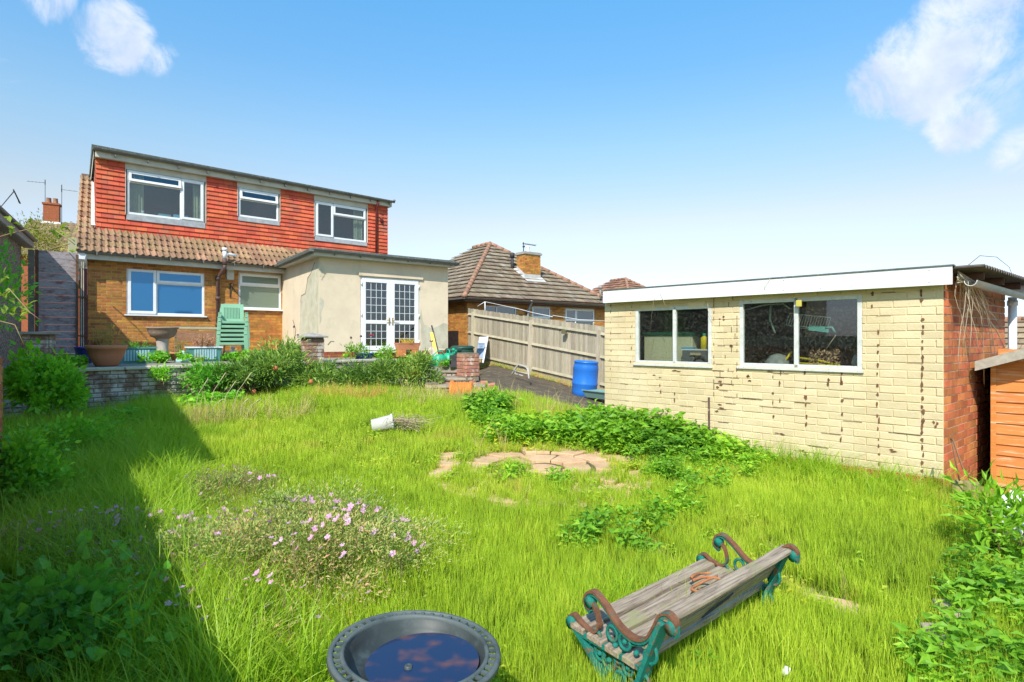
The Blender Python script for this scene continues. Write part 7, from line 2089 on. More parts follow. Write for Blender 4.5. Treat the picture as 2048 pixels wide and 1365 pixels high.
# where things may not grow
def left_limit(y):
    return np.where(y < 4.93, -4.30 + .75 * (4.93 - y), -4.30 - (y - 4.93) * 1.07)
gi_ = GF.M.inverted()
def rw_local(x, y):
    dx, dy = x - RW.o[0], y - RW.o[1]; return dx * RW.d[0] + dy * RW.d[1], dx * RW.n[0] + dy * RW.n[1]
def gf_local(x, y):
    dx, dy = x - GF.o[0], y - GF.o[1]; return dx * GF.d[0] + dy * GF.d[1], dx * GF.n[0] + dy * GF.n[1]
def vnoise(x, y, s, seed=0.0):
    rr = np.random.default_rng(int(seed * 100) + 5); tot = 0
    for k in range(5):
        a = rr.uniform(0, 2 * np.pi); f = s * (1.0 + .6 * k); ph = rr.uniform(0, 6.28, 2)
        tot = tot + np.sin((x * math.cos(a) + y * math.sin(a)) * f + ph[0]) * np.cos((y * math.cos(a) - x * math.sin(a)) * f * .83 + ph[1]) / (1 + .35 * k)
    return tot / 2.2
drive_y = np.vectorize(drive_edge)
def allowed(x, y):
    ok = (x > left_limit(y)) & (np.abs(x) < .97 * y + .5)
    rx, ry = rw_local(x, y); ok &= ~((ry > -.02) & (rx < RWL + .1))
    gx_, gy_ = gf_local(x, y); ok &= ~((gx_ > -.02) & (gx_ < GL_ + .02) & (gy_ > -.02))
    ok &= ~((gy_ > -.02) & (gx_ > -.02))
    far = (x > -1.3) & (y > drive_y(np.clip(x, -1.2, 7)))
    ok &= ~far
    ok &= ~((x <= -1.3) & (y > 12.4))
    ok &= ~((x > -1.75) & (y > 11.0))
    ok &= ~((x > 4.35) & (y > 4.2))
    return ok
PCX, PCY = pc
def on_paving(x, y):
    r_ = np.hypot(x - PCX, y - PCY) + .10 * vnoise(x, y, 6, 3)
    grow = (vnoise(x, y, 3.2, 1) > .40) | ((y - PCY) < -.62) & (vnoise(x, y, 5, 3) > -.35) | ((x - PCX) < -.75) & (vnoise(x, y, 6, 4) > .0)
    dy = y - PCY; vis = ((dy > -.30) & (dy < .60)) | (vnoise(x, y, 4.2, 11) > .72)
    return (r_ < 1.15) & ~grow & vis & ~(np.abs(r_ - .82) < .04)
SL_P = [on_ground(1672, 1225), on_ground(1000, 960), on_ground(1220, 985), on_ground(905, 915), on_ground(1600, 1190)]
def scatter(dens, box, rng):
    x0, x1, y0, y1 = box; n = int(dens * (x1 - x0) * (y1 - y0)); return rng.uniform(x0, x1, n), rng.uniform(y0, y1, n)

rg = np.random.default_rng(5)
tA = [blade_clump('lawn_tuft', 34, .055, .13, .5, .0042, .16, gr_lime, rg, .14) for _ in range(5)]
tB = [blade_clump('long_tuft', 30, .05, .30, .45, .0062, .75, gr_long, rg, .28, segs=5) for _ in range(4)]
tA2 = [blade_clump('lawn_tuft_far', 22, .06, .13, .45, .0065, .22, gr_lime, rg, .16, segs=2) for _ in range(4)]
X = []; Y_ = []
for dens, box in ((620, (-2.6, 3.2, 1.2, 3.4)), (470, (-4.6, 4.5, 3.4, 6.2)), (300, (-7.8, 4.5, 6.2, 12.3))):
    x, y = scatter(dens, box, rg); X.append(x); Y_.append(y)
x = np.concatenate(X); y = np.concatenate(Y_)
shade = (x < -2.5 - .62 * (y - 4.5)) | ((y < 4.0) & (x < -.9 - .5 * (y - 2)))
gx_, gy_ = gf_local(x, y)
near_g = np.clip(1 - (-gy_) / 1.0, 0, 1) * (gx_ > .8)
ok = allowed(x, y) & ~on_paving(x, y)
for sx_, sy_ in SL_P: ok &= (np.hypot(x - sx_, (y - sy_) * 1.4) > .17 + .05 * vnoise(x, y, 12, 2))
bare = vnoise(x, y, 2.2, 9)
ok &= ~((bare > .86) & (rg.random(len(x)) < .8))
ok &= ~((np.hypot(x - bb_.location.x, y - bb_.location.y) < .05))
long_ = ((shade & (rg.random(len(x)) < .62)) | (rg.random(len(x)) < .55 * near_g) | ((vnoise(x, y, 1.9, 4) > .62) & (rg.random(len(x)) < .38)))
thin = rg.random(len(x)) < np.where(long_, .55, 1.0)
x, y, long_, shade_, ng_ = [v[ok & thin] for v in (x, y, long_, shade, near_g)]
z = gz(x, y) - .005
n = len(x); far_ = y > 5.2
idx = np.where(long_, rg.integers(9, 13, n), np.where(far_, rg.integers(5, 9, n), rg.integers(0, 5, n)))
sc_ = rg.uniform(.75, 1.25, n) * (1 + .30 * vnoise(x, y, 1.5, 6)) * np.where(long_, np.where(shade_, 1.0, .62 + .25 * ng_), 1.0)
sc_ *= 1 + .35 * np.clip((y - 8.5) / 2, 0, 1)
bd_ = np.hypot((x - 1.0), (y - 2.95)); sc_ *= 1 + .40 * np.clip(1 - bd_ / .95, 0, 1)
rx_, ry_ = rw_local(x, y); sc_ *= 1 - .45 * ((ry_ > -1.3) & (rx_ < 4.2))
sc_ *= 1 - .22 * (np.hypot(x - PCX, y - PCY) < 1.45)
tl = rg.normal(0, .07, (n, 2)); 
tl[:, 0] += np.where(long_ & shade_, -.12, 0); tl[:, 1] += np.where(long_ & shade_, .22, 0)
sel_order = [*tA, *tA2, *tB]
print('grass tufts', n)
instancer('grass', np.stack([x, y, z], -1), sel_order, rg.uniform(0, 2 * np.pi, n) * np.where(long_ & shade_, .0, 1) + np.where(long_ & shade_, rg.normal(0, .5, n), 0), tl, sc_, idx, label='bright green overgrown grass of the lawn')


def px_blobs(blobs, dens, rng, lift=0.0):
    xs_, ys_ = [], []
    for px, py, r_ in blobs:
        cx_, cy_ = on_ground(px, py); n = int(dens * math.pi * r_ * r_)
        a = rng.uniform(0, 2 * np.pi, n); q_ = r_ * np.sqrt(rng.random(n)); xs_.append(cx_ + q_ * np.cos(a)); ys_.append(cy_ + q_ * np.sin(a) * .9)
    x = np.concatenate(xs_); y = np.concatenate(ys_); ok = allowed(x, y); return x[ok], y[ok]


def sprig(name, nl, h, size, ratio, spread, mat, rng, whorl=3, heart=False):
    """upright weed: leaflets in threes on a few stems"""
    P_, D_, S_ = [], [], []
    V, T, c = [], [], 0
    stems = rng.integers(3, 5); sv = []; st_ = []
    for s in range(stems):
        a = rng.uniform(0, 2 * np.pi); top = np.array([math.cos(a) * spread * rng.uniform(.2, 1), math.sin(a) * spread * rng.uniform(.2, 1), h * rng.uniform(.5, 1.1)])
        w_ = .0022; o_ = np.array([math.cos(a + 1.57), math.sin(a + 1.57), 0]) * w_
        b_ = len(sv); sv += [-o_, o_, top + o_ * .5, top - o_ * .5]; st_ += [[b_, b_ + 1, b_ + 2], [b_, b_ + 2, b_ + 3]]
        for lv in range(nl):
            u = 1 - lv * .22
            if u < .2: break
            base = top * u; ph = rng.uniform(0, 6.28)
            for k in range(whorl):
                aa = ph + k * 2 * np.pi / whorl + rng.normal(0, .2); out = np.array([math.cos(aa), math.sin(aa), rng.uniform(-.15, .55)])
                P_.append(base + out * size * .25); D_.append(out); S_.append(size * rng.uniform(.7, 1.2))
    V, T = leaf_arrays(np.array(P_), np.array(D_), np.array(S_), ratio, rng, fold=.14, droop=.18, heart=heart)
    nL = len(P_); sv = np.array(sv); st_ = np.array(st_) + len(V)
    rn = np.concatenate([np.repeat(rng.random(nL), len(V) // nL), np.full(len(sv), .2)])
    return npmesh(name, np.concatenate([V, sv]), np.concatenate([T, st_]), mat, rnd=rn)


weed_y = leafmat('yellow_weed_leaf', [(0, (.10, .19, .012)), (.6, (.22, .30, .02)), (1, (.36, .30, .03))], trans=.4, rough=.5, objrand=True, k=1.9)
wp = [sprig('weed_sprig', 4, .24, .085, .48, .10, weed_m, rg) for _ in range(3)] + [sprig('weed_sprig', 5, .26, .075, .30, .12, weed_m, rg, 4) for _ in range(2)] + [sprig('weed_sprig', 3, .16, .055, .55, .09, weed_y, rg) for _ in range(2)]
blobs = [(975, 838, .30), (985, 865, .28), (1010, 885, .28), (1055, 890, .30), (1120, 893, .34), (1180, 900, .32), (1250, 905, .36), (1215, 878, .35), (1290, 890, .38),
         (1130, 980, .14), (1070, 972, .10), (1195, 988, .10), (1255, 990, .10), (1330, 965, .22), (1030, 968, .12),
         (1230, 1075, .22), (1300, 1055, .26), (1380, 1030, .26), (1400, 990, .22), (1150, 1105, .16), (1290, 1105, .18),
         (1960, 1140, .26), (2020, 1170, .30), (1990, 1220, .28), (2030, 1300, .30), (1950, 1320, .26), (2000, 1390, .3), (1850, 1390, .16), (1935, 1250, .12), (2070, 1240, .3),
         (1280, 1400, .07), (1420, 1400, .09), (1540, 1250, .05)]
x, y = px_blobs(blobs, 150, rg); k_ = (y > 5.6) | (vnoise(x, y, 4.5, 8) > -.15); k_ &= (y > 5.6) | (rg.random(len(x)) < .75); x, y = x[k_], y[k_]
# a taller belt of the same weeds standing against the garage wall
xg_ = rg.uniform(-.15, 2.35, 400); yg_ = -np.abs(rg.normal(0, .34, 400)) - .04; hg_ = np.where(xg_ < 1.0, 1.35, 1.35 - .45 * (xg_ - 1.0)) * (1 + yg_ * .35)
qg = np.array([GF.W(a, b_) for a, b_ in zip(xg_, yg_)])
sc0 = np.concatenate([rg.uniform(.7, 1.35, len(x)) * np.where(y > 6.5, 1.1, .72), hg_ * rg.uniform(.65, 1.3, 400)])
x = np.concatenate([x, qg[:, 0]]); y = np.concatenate([y, qg[:, 1]]); n = len(x)
instancer('leafy_weeds', np.stack([x, y, gz(x, y)], -1), wp, rg.uniform(0, 6.28, n), rg.normal(0, .12, (n, 2)), sc0, rg.integers(0, 7, n), label='patches of bright broad-leaved weeds in the lawn and before the garage')
wl_ = [sprig('big_leaf_sprig', 3, .26, .068, .80, .10, weed_dark, rg, 2, True) for _ in range(5)]
x, y = px_blobs([(60, 1290, .30), (120, 1340, .32), (20, 1200, .28), (250, 1290, .22), (190, 1400, .28), (330, 1350, .2), (20, 1400, .32), (60, 1180, .2), (330, 1240, .12)], 100, rg)
xx_ = rg.uniform(-2.9, -1.2, 60); yy_ = rg.uniform(1.8, 3.1, 60); k_ = (xx_ > left_limit(yy_)) & (xx_ < -.45 * yy_ - .3); x = np.concatenate([x, xx_[k_]]); y = np.concatenate([y, yy_[k_]]); n = len(x)
instancer('shade_weeds', np.stack([x, y, gz(x, y)], -1), wl_, rg.uniform(0, 6.28, n), rg.normal(0, .15, (n, 2)), rg.uniform(.45, 1.0, n), rg.integers(0, 5, n), label='large dark heart-shaped weed leaves in the shaded foreground')
# small ivy-like cover in the upper left
wi = [sprig('low_weed_sprig', 3, .15, .06, .75, .09, ivy_m, rg, 3, True) for _ in range(4)]
x, y = px_blobs([(60, 900, .5), (140, 885, .5), (230, 860, .4), (200, 870, .4), (60, 960, .35), (420, 815, .5), (20, 1010, .3)], 110, rg); n = len(x)
instancer('low_weeds', np.stack([x, y, gz(x, y)], -1), wi, rg.uniform(0, 6.28, n), rg.normal(0, .12, (n, 2)), rg.uniform(.7, 1.5, n), rg.integers(0, 4, n), label='low leafy weeds in the shade below the retaining wall')
# seeding straw grass along the far crest, dry orange tuft, tall blades in the foreground
tS = [blade_clump('straw_tuft', 12, .05, .38, .4, .0055, .35, gr_straw, rg, .18, segs=4) for _ in range(3)] + [blade_clump('orange_tuft', 30, .07, .30, .4, .006, .2, gr_orange, rg, .2) for _ in range(2)]
x1, y1 = px_blobs([(700, 808, .5), (650, 810, .35), (760, 806, .25)], 38, rg)
x2, y2 = px_blobs([(430, 850, .5), (480, 848, .5), (560, 840, .5), (880, 815, .35), (960, 812, .4), (1020, 828, .45), (1090, 838, .4), (1160, 845, .35), (1200, 850, .2), (990, 905, .2), (850, 812, .6), (920, 812, .4)], 26, rg)
x3, y3 = px_blobs([(1010, 995, .25), (1230, 1010, .22), (930, 990, .15), (1590, 1150, .12), (1680, 1215, .15), (1390, 1060, .15), (1450, 1080, .14), (1700, 980, .4), (1820, 1000, .35)], 40, rg)
x = np.concatenate([x1, x2, x3]); y = np.concatenate([y1, y2, y3]); n = len(x)
ii_ = np.concatenate([rg.integers(3, 5, len(x1)), rg.integers(0, 3, len(x2)), rg.integers(0, 4, len(x3))])
instancer('dry_grass', np.stack([x, y, gz(x, y)], -1), tS, rg.uniform(0, 6.28, n), rg.normal(0, .1, (n, 2)), np.concatenate([rg.uniform(.8, 1.2, len(x1)), rg.uniform(.6, 1.3, len(x2)), rg.uniform(.25, .5, len(x3))]), ii_, label='dry straw-coloured grass along the crest of the lawn')
tT = [blade_clump('tall_blades', 16, .05, .48, .35, .011, .55, gr_long, rg, .22, segs=6) for _ in range(4)]
x, y = px_blobs([(400, 1270, .22), (450, 1330, .28), (540, 1420, .25), (330, 1330, .25), (560, 1330, .12), (250, 1380, .25), (100, 1420, .3), (380, 1180, .12), (620, 1420, .16)], 85, rg); n = len(x)
instancer('tall_grass', np.stack([x, y, gz(x, y)], -1), tT, rg.uniform(0, 6.28, n), rg.normal(0, .1, (n, 2)), rg.uniform(.5, 1.05, n), rg.integers(0, 4, n), label='tall arching grass blades in the left foreground')
# scattered small weeds and dead blades through the whole lawn
x = rg.uniform(-6, 4.2, 5200); y = rg.uniform(1.3, 11, 5200) ; k_ = allowed(x, y) & ~on_paving(x, y) & (vnoise(x, y, 1.4, 21) > -.1); x, y = x[k_], y[k_]; n = len(x)
tD = [blade_clump('dead_blades', 7, .05, .13, .5, .004, .5, gr_straw, rg, .35) for _ in range(3)]
instancer('lawn_weeds', np.stack([x, y, gz(x, y)], -1), [*tD, *wp[5:7], *[blade_clump('coarse_tuft', 12, .03, .17, .4, .009, .6, gr_long, rg, .3, segs=4) for _ in range(2)]], rg.uniform(0, 6.28, n), rg.normal(0, .15, (n, 2)), rg.uniform(.45, 1.0, n), rg.choice([0, 1, 2, 0, 1, 3, 4, 5, 6], n), label='small weeds, coarse tufts and dead blades scattered through the lawn')
# weeds and grass on the terrace and along its coping, moss edge by the drive
def on_terr(blobs, dens, Yoff=0):
    xs_, ys_ = [], []
    for px, Yc, r_ in blobs:
        n = int(dens * 3.14 * r_ * r_); a = rg.uniform(0, 6.28, n); q_ = r_ * np.sqrt(rg.random(n)); xs_.append((px - CX) / F * Yc + q_ * np.cos(a)); ys_.append(Yc + q_ * np.sin(a))
    x = np.concatenate(xs_); y = np.concatenate(ys_); return x, y, np.array([tz(a, b_) for a, b_ in zip(x, y)])
x, y, z = on_terr([(130, 10.3, .35), (115, 9.8, .3), (330, 12.1, .25), (300, 11.6, .2), (385, 12.2, .25), (440, 13.0, .3), (475, 12.9, .35), (520, 13.4, .4), (570, 13.5, .45), (600, 13.2, .35), (860, 13.0, .3), (890, 12.6, .2), (690, 14.1, .15), (770, 14.2, .2), (830, 13.6, .25)], 70); n = len(x)
instancer('terrace_weeds', np.stack([x, y, z], -1), wi + [blade_clump('terrace_tuft', 20, .06, .2, .4, .007, .4, leafmat('yellow_green_grass', [(0, (.16, .22, .02)), (1, (.36, .34, .04))], trans=.35, objrand=True), rg) for _ in range(2)], rg.uniform(0, 6.28, n), rg.normal(0, .12, (n, 2)), rg.uniform(.6, 1.5, n), rg.integers(0, 6, n), label='weeds growing from the terrace edge among the pots')
x = rg.uniform(-.9, 2.4, 500); y = drive_y(x) + np.abs(rg.normal(0, .25, 500)) - .1; k_ = (y < 12.0); x, y = x[k_], y[k_]
xf = rg.uniform(0, 9.0, 240); q_ = np.array([FN.W(a, -.05 - abs(rg.normal(0, .10))) for a in xf]); x = np.concatenate([x, q_[:, 0]]); y = np.concatenate([y, q_[:, 1]]); n = len(x)
instancer('drive_weeds', np.stack([x, y, gz(x, y)], -1), [blade_clump('drive_tuft', 14, .05, .12, .5, .006, .4, gr_orange, rg), blade_clump('drive_tuft_green', 14, .05, .12, .5, .006, .4, gr_lime, rg)], rg.uniform(0, 6.28, n), rg.normal(0, .12, (n, 2)), rg.uniform(.4, 1.3, n), rg.integers(0, 2, n), label='sparse dry weeds on the edges of the drive')


def bush(name, label, c, rad, nleaf, size, ratio, mat, cat='shrub', clumps=26, stems=8, seed=1, flat=.0, upw=.5, spread=.30, twig=None, base_z=None, heart=False):
    r_ = np.random.default_rng(seed); c = np.array(c, float); rad = np.array(rad, float)
    bz_ = gzs(c[0], c[1]) if base_z is None else base_z
    e = empty(name, (c[0], c[1], bz_), 0, label=label, cat=cat)
    # clump centres spread through the upper shell
    a = r_.uniform(0, 2 * np.pi, clumps); u = r_.uniform(-.25, 1, clumps); q = r_.uniform(.45, 1.0, clumps) ** .6; w_ = np.sqrt(np.clip(1 - u * u, 0, 1))
    cc = np.stack([np.cos(a) * w_ * q * rad[0], np.sin(a) * w_ * q * rad[1], u * q * rad[2]], -1)
    cc *= r_.uniform(.72, 1.18, clumps)[:, None]; sh_ = r_.random(clumps) < .16; cc[sh_] *= np.array([1.12, 1.12, 1.22])
    k = r_.integers(0, clumps, nleaf); cs_ = r_.uniform(.5, 1.2, clumps)[k][:, None]
    off = r_.normal(size=(nleaf, 3)) * rad * spread * cs_
    P_ = cc[k] + off; P_[:, 2] += c[2] - bz_
    keep = P_[:, 2] > .01
    P_ = P_[keep]; off = off[keep]; k = k[keep]
    D_ = off / (np.linalg.norm(off, axis=1, keepdims=True) + 1e-6) + r_.normal(size=P_.shape) * .5 + (P_ - np.array([0, 0, c[2] - bz_])) / rad * .5; D_[:, 2] += upw
    rn = np.clip(r_.random(len(P_)) * .8 + r_.uniform(-.15, .25, clumps)[k], 0, .999)
    me = leaf_mesh('foliage', P_, D_, size * r_.uniform(.6, 1.25, len(P_)), ratio, mat, r_, rnd=rn, heart=heart)
    o = inst('foliage', me, e); o['kind'] = 'stuff'
    m_ = MB()
    for s in range(stems):
        t_ = cc[s % clumps] * .8; top = (t_[0], t_[1], max(.06, t_[2] + c[2] - bz_)); m_.cur = random.random()
        m_.tube([(t_[0] * .15, t_[1] * .15, -.03), (t_[0] * .55, t_[1] * .55, top[2] * .55), top], .008, 5, r2=.003)
    if stems: m_.build('stem', twig or pmat('green_brown_stem', (.16, .13, .05), (.12, .10, .04), 6), e)
    return e


def at(px, py, Y): return P3(px, py, Y)
pe = []
for i, (px, py, Y, rx, ry, rz_, nl, lab) in enumerate([
        (492, 757, 10.9, .42, .42, .34, 2300, 'leftmost peony bush drooping over the retaining wall coping'),
        (560, 745, 11.2, .55, .45, .44, 3000, 'tall peony bush left of the capped brick pillar'),
        (640, 768, 11.3, .50, .42, .30, 2400, 'peony bush directly in front of the capped brick pillar'),
        (715, 768, 11.5, .50, .42, .30, 2300, 'peony bush before the left door leaf'),
        (782, 756, 11.7, .48, .42, .36, 2500, 'peony bush before the right door leaf'),
        (838, 752, 11.6, .32, .34, .42, 1800, 'rightmost peony bush beside the garden steps')]):
    q = at(px, py, Y); e = bush('peony_bush', lab, (q.x, q.y, q.z), (rx, ry, rz_), nl, .12, .24, peony_m, cat='bush', seed=20 + i, clumps=34, upw=.35, spread=.20); e['group'] = 'peony bushes along the terrace wall'; pe.append(e)
pod_m = pmat('orange_pod', (.46, .12, .05), (.40, .15, .06), 20)
for e, pts in ((pe[1], [(551, 737, 10.6), (578, 786, 10.7), (508, 784, 10.6)]), (pe[2], [(622, 764, 10.7)])):
    for px, py, Y in pts: m_ = MB(); q = at(px, py, Y) - Vector(e.location); m_.lathe([(0, -.045), (.035, -.03), (.048, 0), (.03, .035), (0, .05)], 10); m_.build('seed_pod', pod_m, e, loc=q)
for px, py, Y in ((585, 738, 10.6), (833, 757, 11.2)):
    pass
bush('green_shrub', 'dark green leafy shrub in the shade under the left end of the peonies', (*at(418, 765, 10.6).to_2d(), .75), (.32, .3, .35), 1700, .08, .4, weed_dark, seed=40, stems=5)
bush('terrace_shrub', 'leafy shrub on the terrace left of the capped pillar', (*at(590, 716, 12.9).to_2d(), 1.12), (.36, .3, .24), 1500, .085, .35, peony_m, seed=42, base_z=1.0)
bush('ivy_mass', 'dense mass of broad green leaves covering the left end of the retaining wall', (*at(88, 775, 7.9).to_2d(), .72), (.36, .38, .46), 3900, .085, .62, ivy_m, cat='ivy', seed=43, heart=True, clumps=46, stems=6, spread=.20)
bush('trailing_ivy', 'lower spreading leaves at the foot of the ivy mass', (*at(110, 860, 6.9).to_2d(), .22), (.80, .5, .22), 2600, .07, .6, ivy_m, cat='ivy', seed=44, clumps=30, stems=4)
bush('edge_shrub', 'dark leafy shrub at the extreme left edge before the pebble-dashed wall', (*at(-12, 618, 5.4).to_2d(), 1.78), (.22, .3, .50), 1500, .06, .5, weed_dark, seed=45, stems=10, clumps=22)
bush('wall_foot_weeds', 'low leafy weeds hiding the foot of the left brick wall', (*at(10, 980, 4.9).to_2d(), .25), (.38, .4, .36), 2400, .07, .6, ivy_m, cat='weeds', seed=54, clumps=34, stems=4)
bush('wall_plant', 'small plant sprouting from the wall face below the birdbath', (*at(322, 752, 10.1).to_2d(), .86), (.16, .12, .14), 330, .06, .45, ivy_m, seed=46, stems=3, base_z=.75)
bush('lime_shrub', 'yellow-green shrub above the fence beyond the grey gate', (*at(78, 482, 15.0).to_2d(), 3.7), (.55, .5, .75), 2600, .07, .35, leafmat('lime_leaf', [(0, (.16, .22, .02)), (1, (.40, .40, .06))], trans=.4), seed=47, base_z=1.2)
bush('nettle_clump', 'upright dark leafy clump where lawn meets drive', (*at(985, 835, 9.3).to_2d(), .38), (.24, .3, .24), 900, .085, .35, weed_m, seed=48, stems=9)
bush('right_seedling', 'leafy seedling hanging before the white sack', (*at(2010, 1050, 3.9).to_2d(), .25), (.30, .2, .22), 420, .10, .35, weed_m, seed=49, stems=8)
bush('shaded_bindweed', 'cluster of big heart-shaped leaves at the lower left', (*at(60, 1230, 2.6).to_2d(), .15), (.40, .36, .22), 900, .062, .8, weed_dark, seed=50, stems=8, heart=True)

# geranium mounds with pink flowers
pet_m = leafmat('pink_petal', [(0, (.60, .24, .46)), (.6, (.72, .40, .60)), (1, (.85, .58, .74))], trans=.3, rough=.6, objrand=True)
def flower_mesh(seed, rp=.016):
    r_ = np.random.default_rng(seed); V, T, rn = [], [], []
    for k in range(5):
        a = 2 * np.pi * k / 5; d = np.array([math.cos(a), math.sin(a), .25]); s = np.array([-math.sin(a), math.cos(a), 0]); b_ = len(V)
        V += [np.zeros(3), d * rp * .7 + s * rp * .42, d * rp * 1.05 + s * rp * .22, d * rp * 1.05 - s * rp * .22, d * rp * .7 - s * rp * .42]; T += [[b_, b_ + 1, b_ + 2], [b_, b_ + 2, b_ + 3], [b_, b_ + 3, b_ + 4]]; rn += [r_.random()] * 5
    return npmesh('flower', np.array(V), np.array(T), pet_m, rnd=np.array(rn))
fl_m = [flower_mesh(k, .0145 + .003 * k) for k in range(3)]
def geranium(px, py, rad, nl, nf, lab, seed):
    cx_, cy_ = on_ground(px, py); zc = gzs(cx_, cy_)
    e = bush('geranium', lab, (cx_, cy_, zc + .03), rad, nl, .030, .35, ger_m, cat='flowering plant', seed=seed, clumps=95, upw=.5, spread=.15, stems=0)
    r_ = np.random.default_rng(seed + 1)
    m_ = MB()
    for k in range(240):
        a = r_.uniform(0, 6.28); q = math.sqrt(r_.random()); zz = rad[2] * math.sqrt(max(0, 1 - q * q)); x0_, y0_ = rad[0] * q * math.cos(a), rad[1] * q * math.sin(a); m_.cur = r_.random()
        d = r_.normal(0, .05, 3); m_.tube([(x0_, y0_, zz * .5), (x0_ + d[0], y0_ + d[1], zz + .03 + abs(d[2]))], .0018, 3, caps=False)
    o = m_.build('dry_stalk', pmat('pinkish_stalk', (.36, .22, .12), (.28, .26, .10), 20, var=.3), e, kind='stuff')
    for k in range(nf):
        a = r_.uniform(0, 6.28); q = math.sqrt(r_.random()) * .97; zz = rad[2] * math.sqrt(max(0, 1 - q * q)) * 1.02 + r_.uniform(.02, .07)
        inst('flower', fl_m[k % 3], e, (rad[0] * q * math.cos(a), rad[1] * q * math.sin(a), .03 + zz), (r_.normal(.45, .35), r_.normal(0, .35), a))
    return e
geranium(570, 1175, (.92, .98, .40), 40000, 190, 'sunlit geranium mound with pink flowers left of the bird bath', 60)
geranium(205, 1140, (.95, .50, .30), 16000, 100, 'shaded geranium patch with pale pink flowers at the left', 63)
geranium(455, 1005, (.50, .45, .22), 6500, 22, 'small geranium patch catching the edge of the shade', 66)
# nasturtium-like seed heads: tall stalks over the wall foot
m_ = MB(); 
for px0, py0, px1, py1 in ((385, 850, 415, 760), (410, 850, 450, 748), (440, 850, 470, 765), (455, 850, 500, 750), (480, 845, 495, 800), (490, 845, 520, 800), (420, 845, 445, 800)):
    a = at(px0, py0, 8.6); b_ = at(px1, py1, 8.8); c_ = a.lerp(b_, .6) + Vector((-.05, 0, .05)); m_.tube([a, c_, b_, b_ + Vector((.07, 0, -.01))], .006, 5, r2=.002)
    for k in range(6): q = b_.lerp(c_, k / 14); m_.tube([q + Vector((-.008, 0, -.01)), q + Vector((.010, 0, .016))], .007, 4)
o = m_.build('seed_stalks', pmat('pale_stalk', (.48, .42, .26), (.38, .34, .20), 9)); tag(o, 'pale grass seed stalks leaning before the shaded wall foot', 'grass stalks'); o['kind'] = 'stuff'

# plants in the pots
def wisps(name, label, base, n, h, spread, mat, r0=.003, cat='plant', lean=0, seed=3, leaves=0):
    r_ = random.Random(seed); m_ = MB()
    for k in range(n):
        a = r_.uniform(0, 6.28); q = spread * math.sqrt(r_.random()); b_ = Vector((q * .5 * math.cos(a), q * .5 * math.sin(a), 0)); t_ = Vector((q * math.cos(a) + lean * h, q * math.sin(a), h * r_.uniform(.5, 1.1))); m_.cur = r_.random()
        m_.tube([b_, b_.lerp(t_, .5) + Vector((r_.gauss(0, .01), r_.gauss(0, .01), .02)), t_], r0, 4, r2=r0 * .4, caps=False)
        for l in range(leaves):
            u = r_.uniform(.3, 1); c_ = b_.lerp(t_, u); d = Vector((r_.gauss(0, 1), r_.gauss(0, 1), .5)).normalized() * .035; s = d.cross(Vector((0, 0, 1))).normalized() * .008
            m_.add([c_, c_ + d * .5 + s, c_ + d, c_ + d * .5 - s], [(0, 1, 2, 3)])
    o = m_.build(name, mat, loc=base); return tag(o, label, cat)
yel = leafmat('yellowing_leaf', [(0, (.30, .28, .06)), (1, (.45, .36, .10))], trans=.35)
wisps('bowl_plant', 'wispy yellow-green weeds growing from the terracotta bowl', Vector(bowl.location) + Vector((0, 0, .33)), 40, .42, .24, yel, .003, seed=3, leaves=6)
wisps('dry_bowl_weed', 'reddish dry tuft at the left rim of the terracotta bowl', Vector(bowl.location) + Vector((-.20, 0, .30)), 60, .22, .14, pmat('russet_dry', (.30, .12, .05), (.22, .09, .04), 20, var=.3), .003, seed=5, leaves=3)
wisps('trough_plant', 'green sprouting plants in the shaded teal trough', Vector(tr1.location) + Vector((0, 0, .28)), 40, .16, .28, weed_dark, .004, seed=6, leaves=8)
wisps('dry_trough_plant', 'orange-brown dried plants in the white rimmed trough', Vector(tr2.location) + Vector((0, 0, .28)), 110, .30, .28, pmat('rust_dry', (.44, .17, .09), (.50, .36, .22), 16, var=.35), .004, seed=7, leaves=7)
wisps('trough_grass', 'yellow grass standing in the terracotta trough before the door', Vector(wb.location) + Vector((0, 0, .36)), 120, .16, .26, pmat('yellow_grass', (.60, .42, .05), (.50, .40, .06), 12, var=.2), .003, seed=8)
wisps('variegated_plant', 'pale variegated leafy plant right of the birdbath pedestal', P3(362, 718, 12.6), 22, .42, .16, leafmat('variegated_leaf', [(0, (.16, .24, .05)), (1, (.50, .50, .22))], trans=.35), .004, seed=9, leaves=14)
bush('fern_tuft', 'feathery bright green tuft at the foot of the birdbath', (*at(303, 712, 12.2).to_2d(), 1.10), (.14, .14, .18), 900, .035, .2, leafmat('feathery_leaf', [(0, (.10, .20, .02)), (1, (.22, .34, .04))], trans=.35), seed=51, base_z=1.0, stems=3)
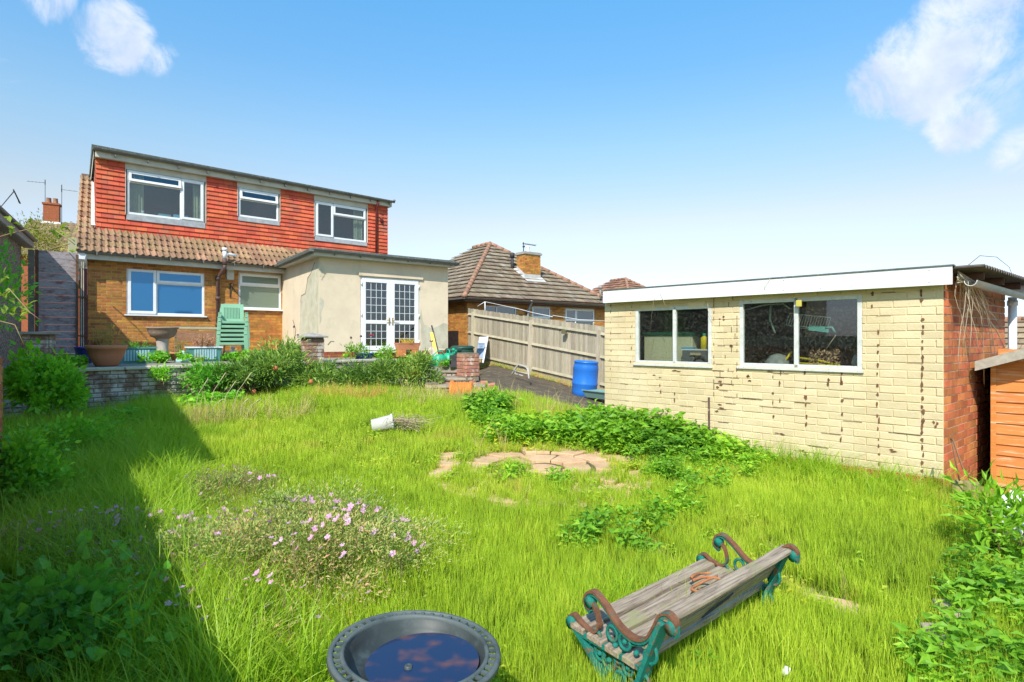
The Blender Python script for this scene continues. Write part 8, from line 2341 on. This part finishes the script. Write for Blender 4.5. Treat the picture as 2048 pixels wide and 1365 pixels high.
# poppies and seed heads on the terrace edge
red_m = leafmat('red_petal', [(0, (.50, .03, .05)), (1, (.60, .08, .10))], trans=.3)
for k, (px, py, pb, Y, col_, lab) in enumerate([(743, 672, 712, 13.6, 'r', 'single red poppy before the left door leaf'), (702, 677, 712, 13.8, 'd', 'dark seed head left of the french doors'), (722, 674, 712, 13.9, 'd', 'dark seed head nearest the left door frame'), (863, 684, 720, 13.4, 'p', 'pink faded flower head right of the doors'),
                                                 (588, 655, 712, 14.4, 'd', 'tall dark seed head before the flank of the extension'), (596, 672, 712, 14.2, 'd', 'lower dark seed head by the grey rainwater pipe')]):
    t_ = P3(px, py, Y); b_ = Vector((t_.x + random.uniform(-.05, .05), t_.y, 1.0 if px < 800 else .9)); e = empty('poppy', b_, label=lab, cat='flower', group='poppies on the terrace edge'); h_ = t_ - b_
    m_ = MB(); m_.tube([(0, 0, 0), (h_.x * .3 - .01, 0, h_.z * .6), tuple(h_)], .006, 5, r2=.004); m_.build('stem', MATS['green_brown_stem'], e)
    m_ = MB()
    if col_ == 'd': m_.lathe([(0, -.02), (.028, 0), (.03, .02), (.01, .035), (.03, .04), (0, .045)], 8); m_.build('seed_head', pmat('dark_seedhead', (.12, .06, .05), (.08, .05, .05), 9), e, loc=h_)
    else:
        for q_ in range(6): a = q_ * 1.047; m_.add([(0, 0, -.01), (.05 * math.cos(a - .5), .05 * math.sin(a - .5), .01), (.06 * math.cos(a), .06 * math.sin(a), .04), (.05 * math.cos(a + .5), .05 * math.sin(a + .5), .01)], [(0, 1, 2, 3)])
        m_.build('petals', red_m if col_ == 'r' else pmat('faded_pink', (.42, .20, .20)), e, loc=h_)
bush('poppy_leaves', 'grey-green poppy foliage before the left door leaf', (*at(715, 708, 13.7).to_2d(), 1.14), (.22, .16, .20), 420, .09, .3, weed_m, seed=52, base_z=1.0, stems=4)
bush('door_weed', 'leafy weed between the two doors on the terrace edge', (*at(772, 708, 13.9).to_2d(), 1.12), (.2, .15, .17), 300, .08, .3, weed_m, seed=53, base_z=1.0, stems=4)
# bramble shoots reaching in from the left
tw = empty('bramble_shoot', P3(0, 600, 3.2), label='thin bramble shoots with bright young leaves reaching in from the left edge', cat='bramble'); b0 = Vector(tw.location)
for pts in ([(-20, 480, 3.2), (20, 468, 3.2), (60, 458, 3.1), (90, 462, 3.1)], [(98, 500, 3.1), (125, 492, 3.1), (140, 488, 3.1)], [(-10, 600, 3.2), (20, 580, 3.1), (60, 625, 3.1), (80, 640, 3.1)], [(-10, 640, 3.3), (30, 650, 3.2), (48, 690, 3.2)], [(112, 462, 3.1), (135, 478, 3.1), (150, 490, 3.1)]):
    m_ = MB(); m_.tube([P3(*p_) - b0 for p_ in pts], .0035, 5, r2=.002); m_.build('stem', pmat('red_green_stem', (.26, .14, .08), (.20, .20, .08), 9), tw)
def lf_cluster(px, py, Y, n, size, sp, seed):
    r_ = np.random.default_rng(seed); c_ = np.array(P3(px, py, Y) - b0); P_ = c_ + r_.normal(size=(n, 3)) * sp; D_ = r_.normal(size=(n, 3)) + np.array([.3, 0, .3]); me = leaf_mesh('leaf', P_, D_, size, .5, gr_young, r_); inst('leaf', me, tw)
gr_young = leafmat('young_leaf', [(0, (.16, .28, .03)), (1, (.34, .42, .05))], trans=.45)
for i, (px, py, n, s) in enumerate([(22, 452, 6, .05), (115, 462, 7, .06), (135, 466, 4, .05), (60, 455, 3, .04), (150, 486, 3, .04), (55, 618, 9, .05), (25, 628, 9, .05), (15, 590, 8, .05), (8, 560, 6, .05)]): lf_cluster(px, py, 3.15, n, s, .018, 80 + i)
bpy.context.view_layer.update()
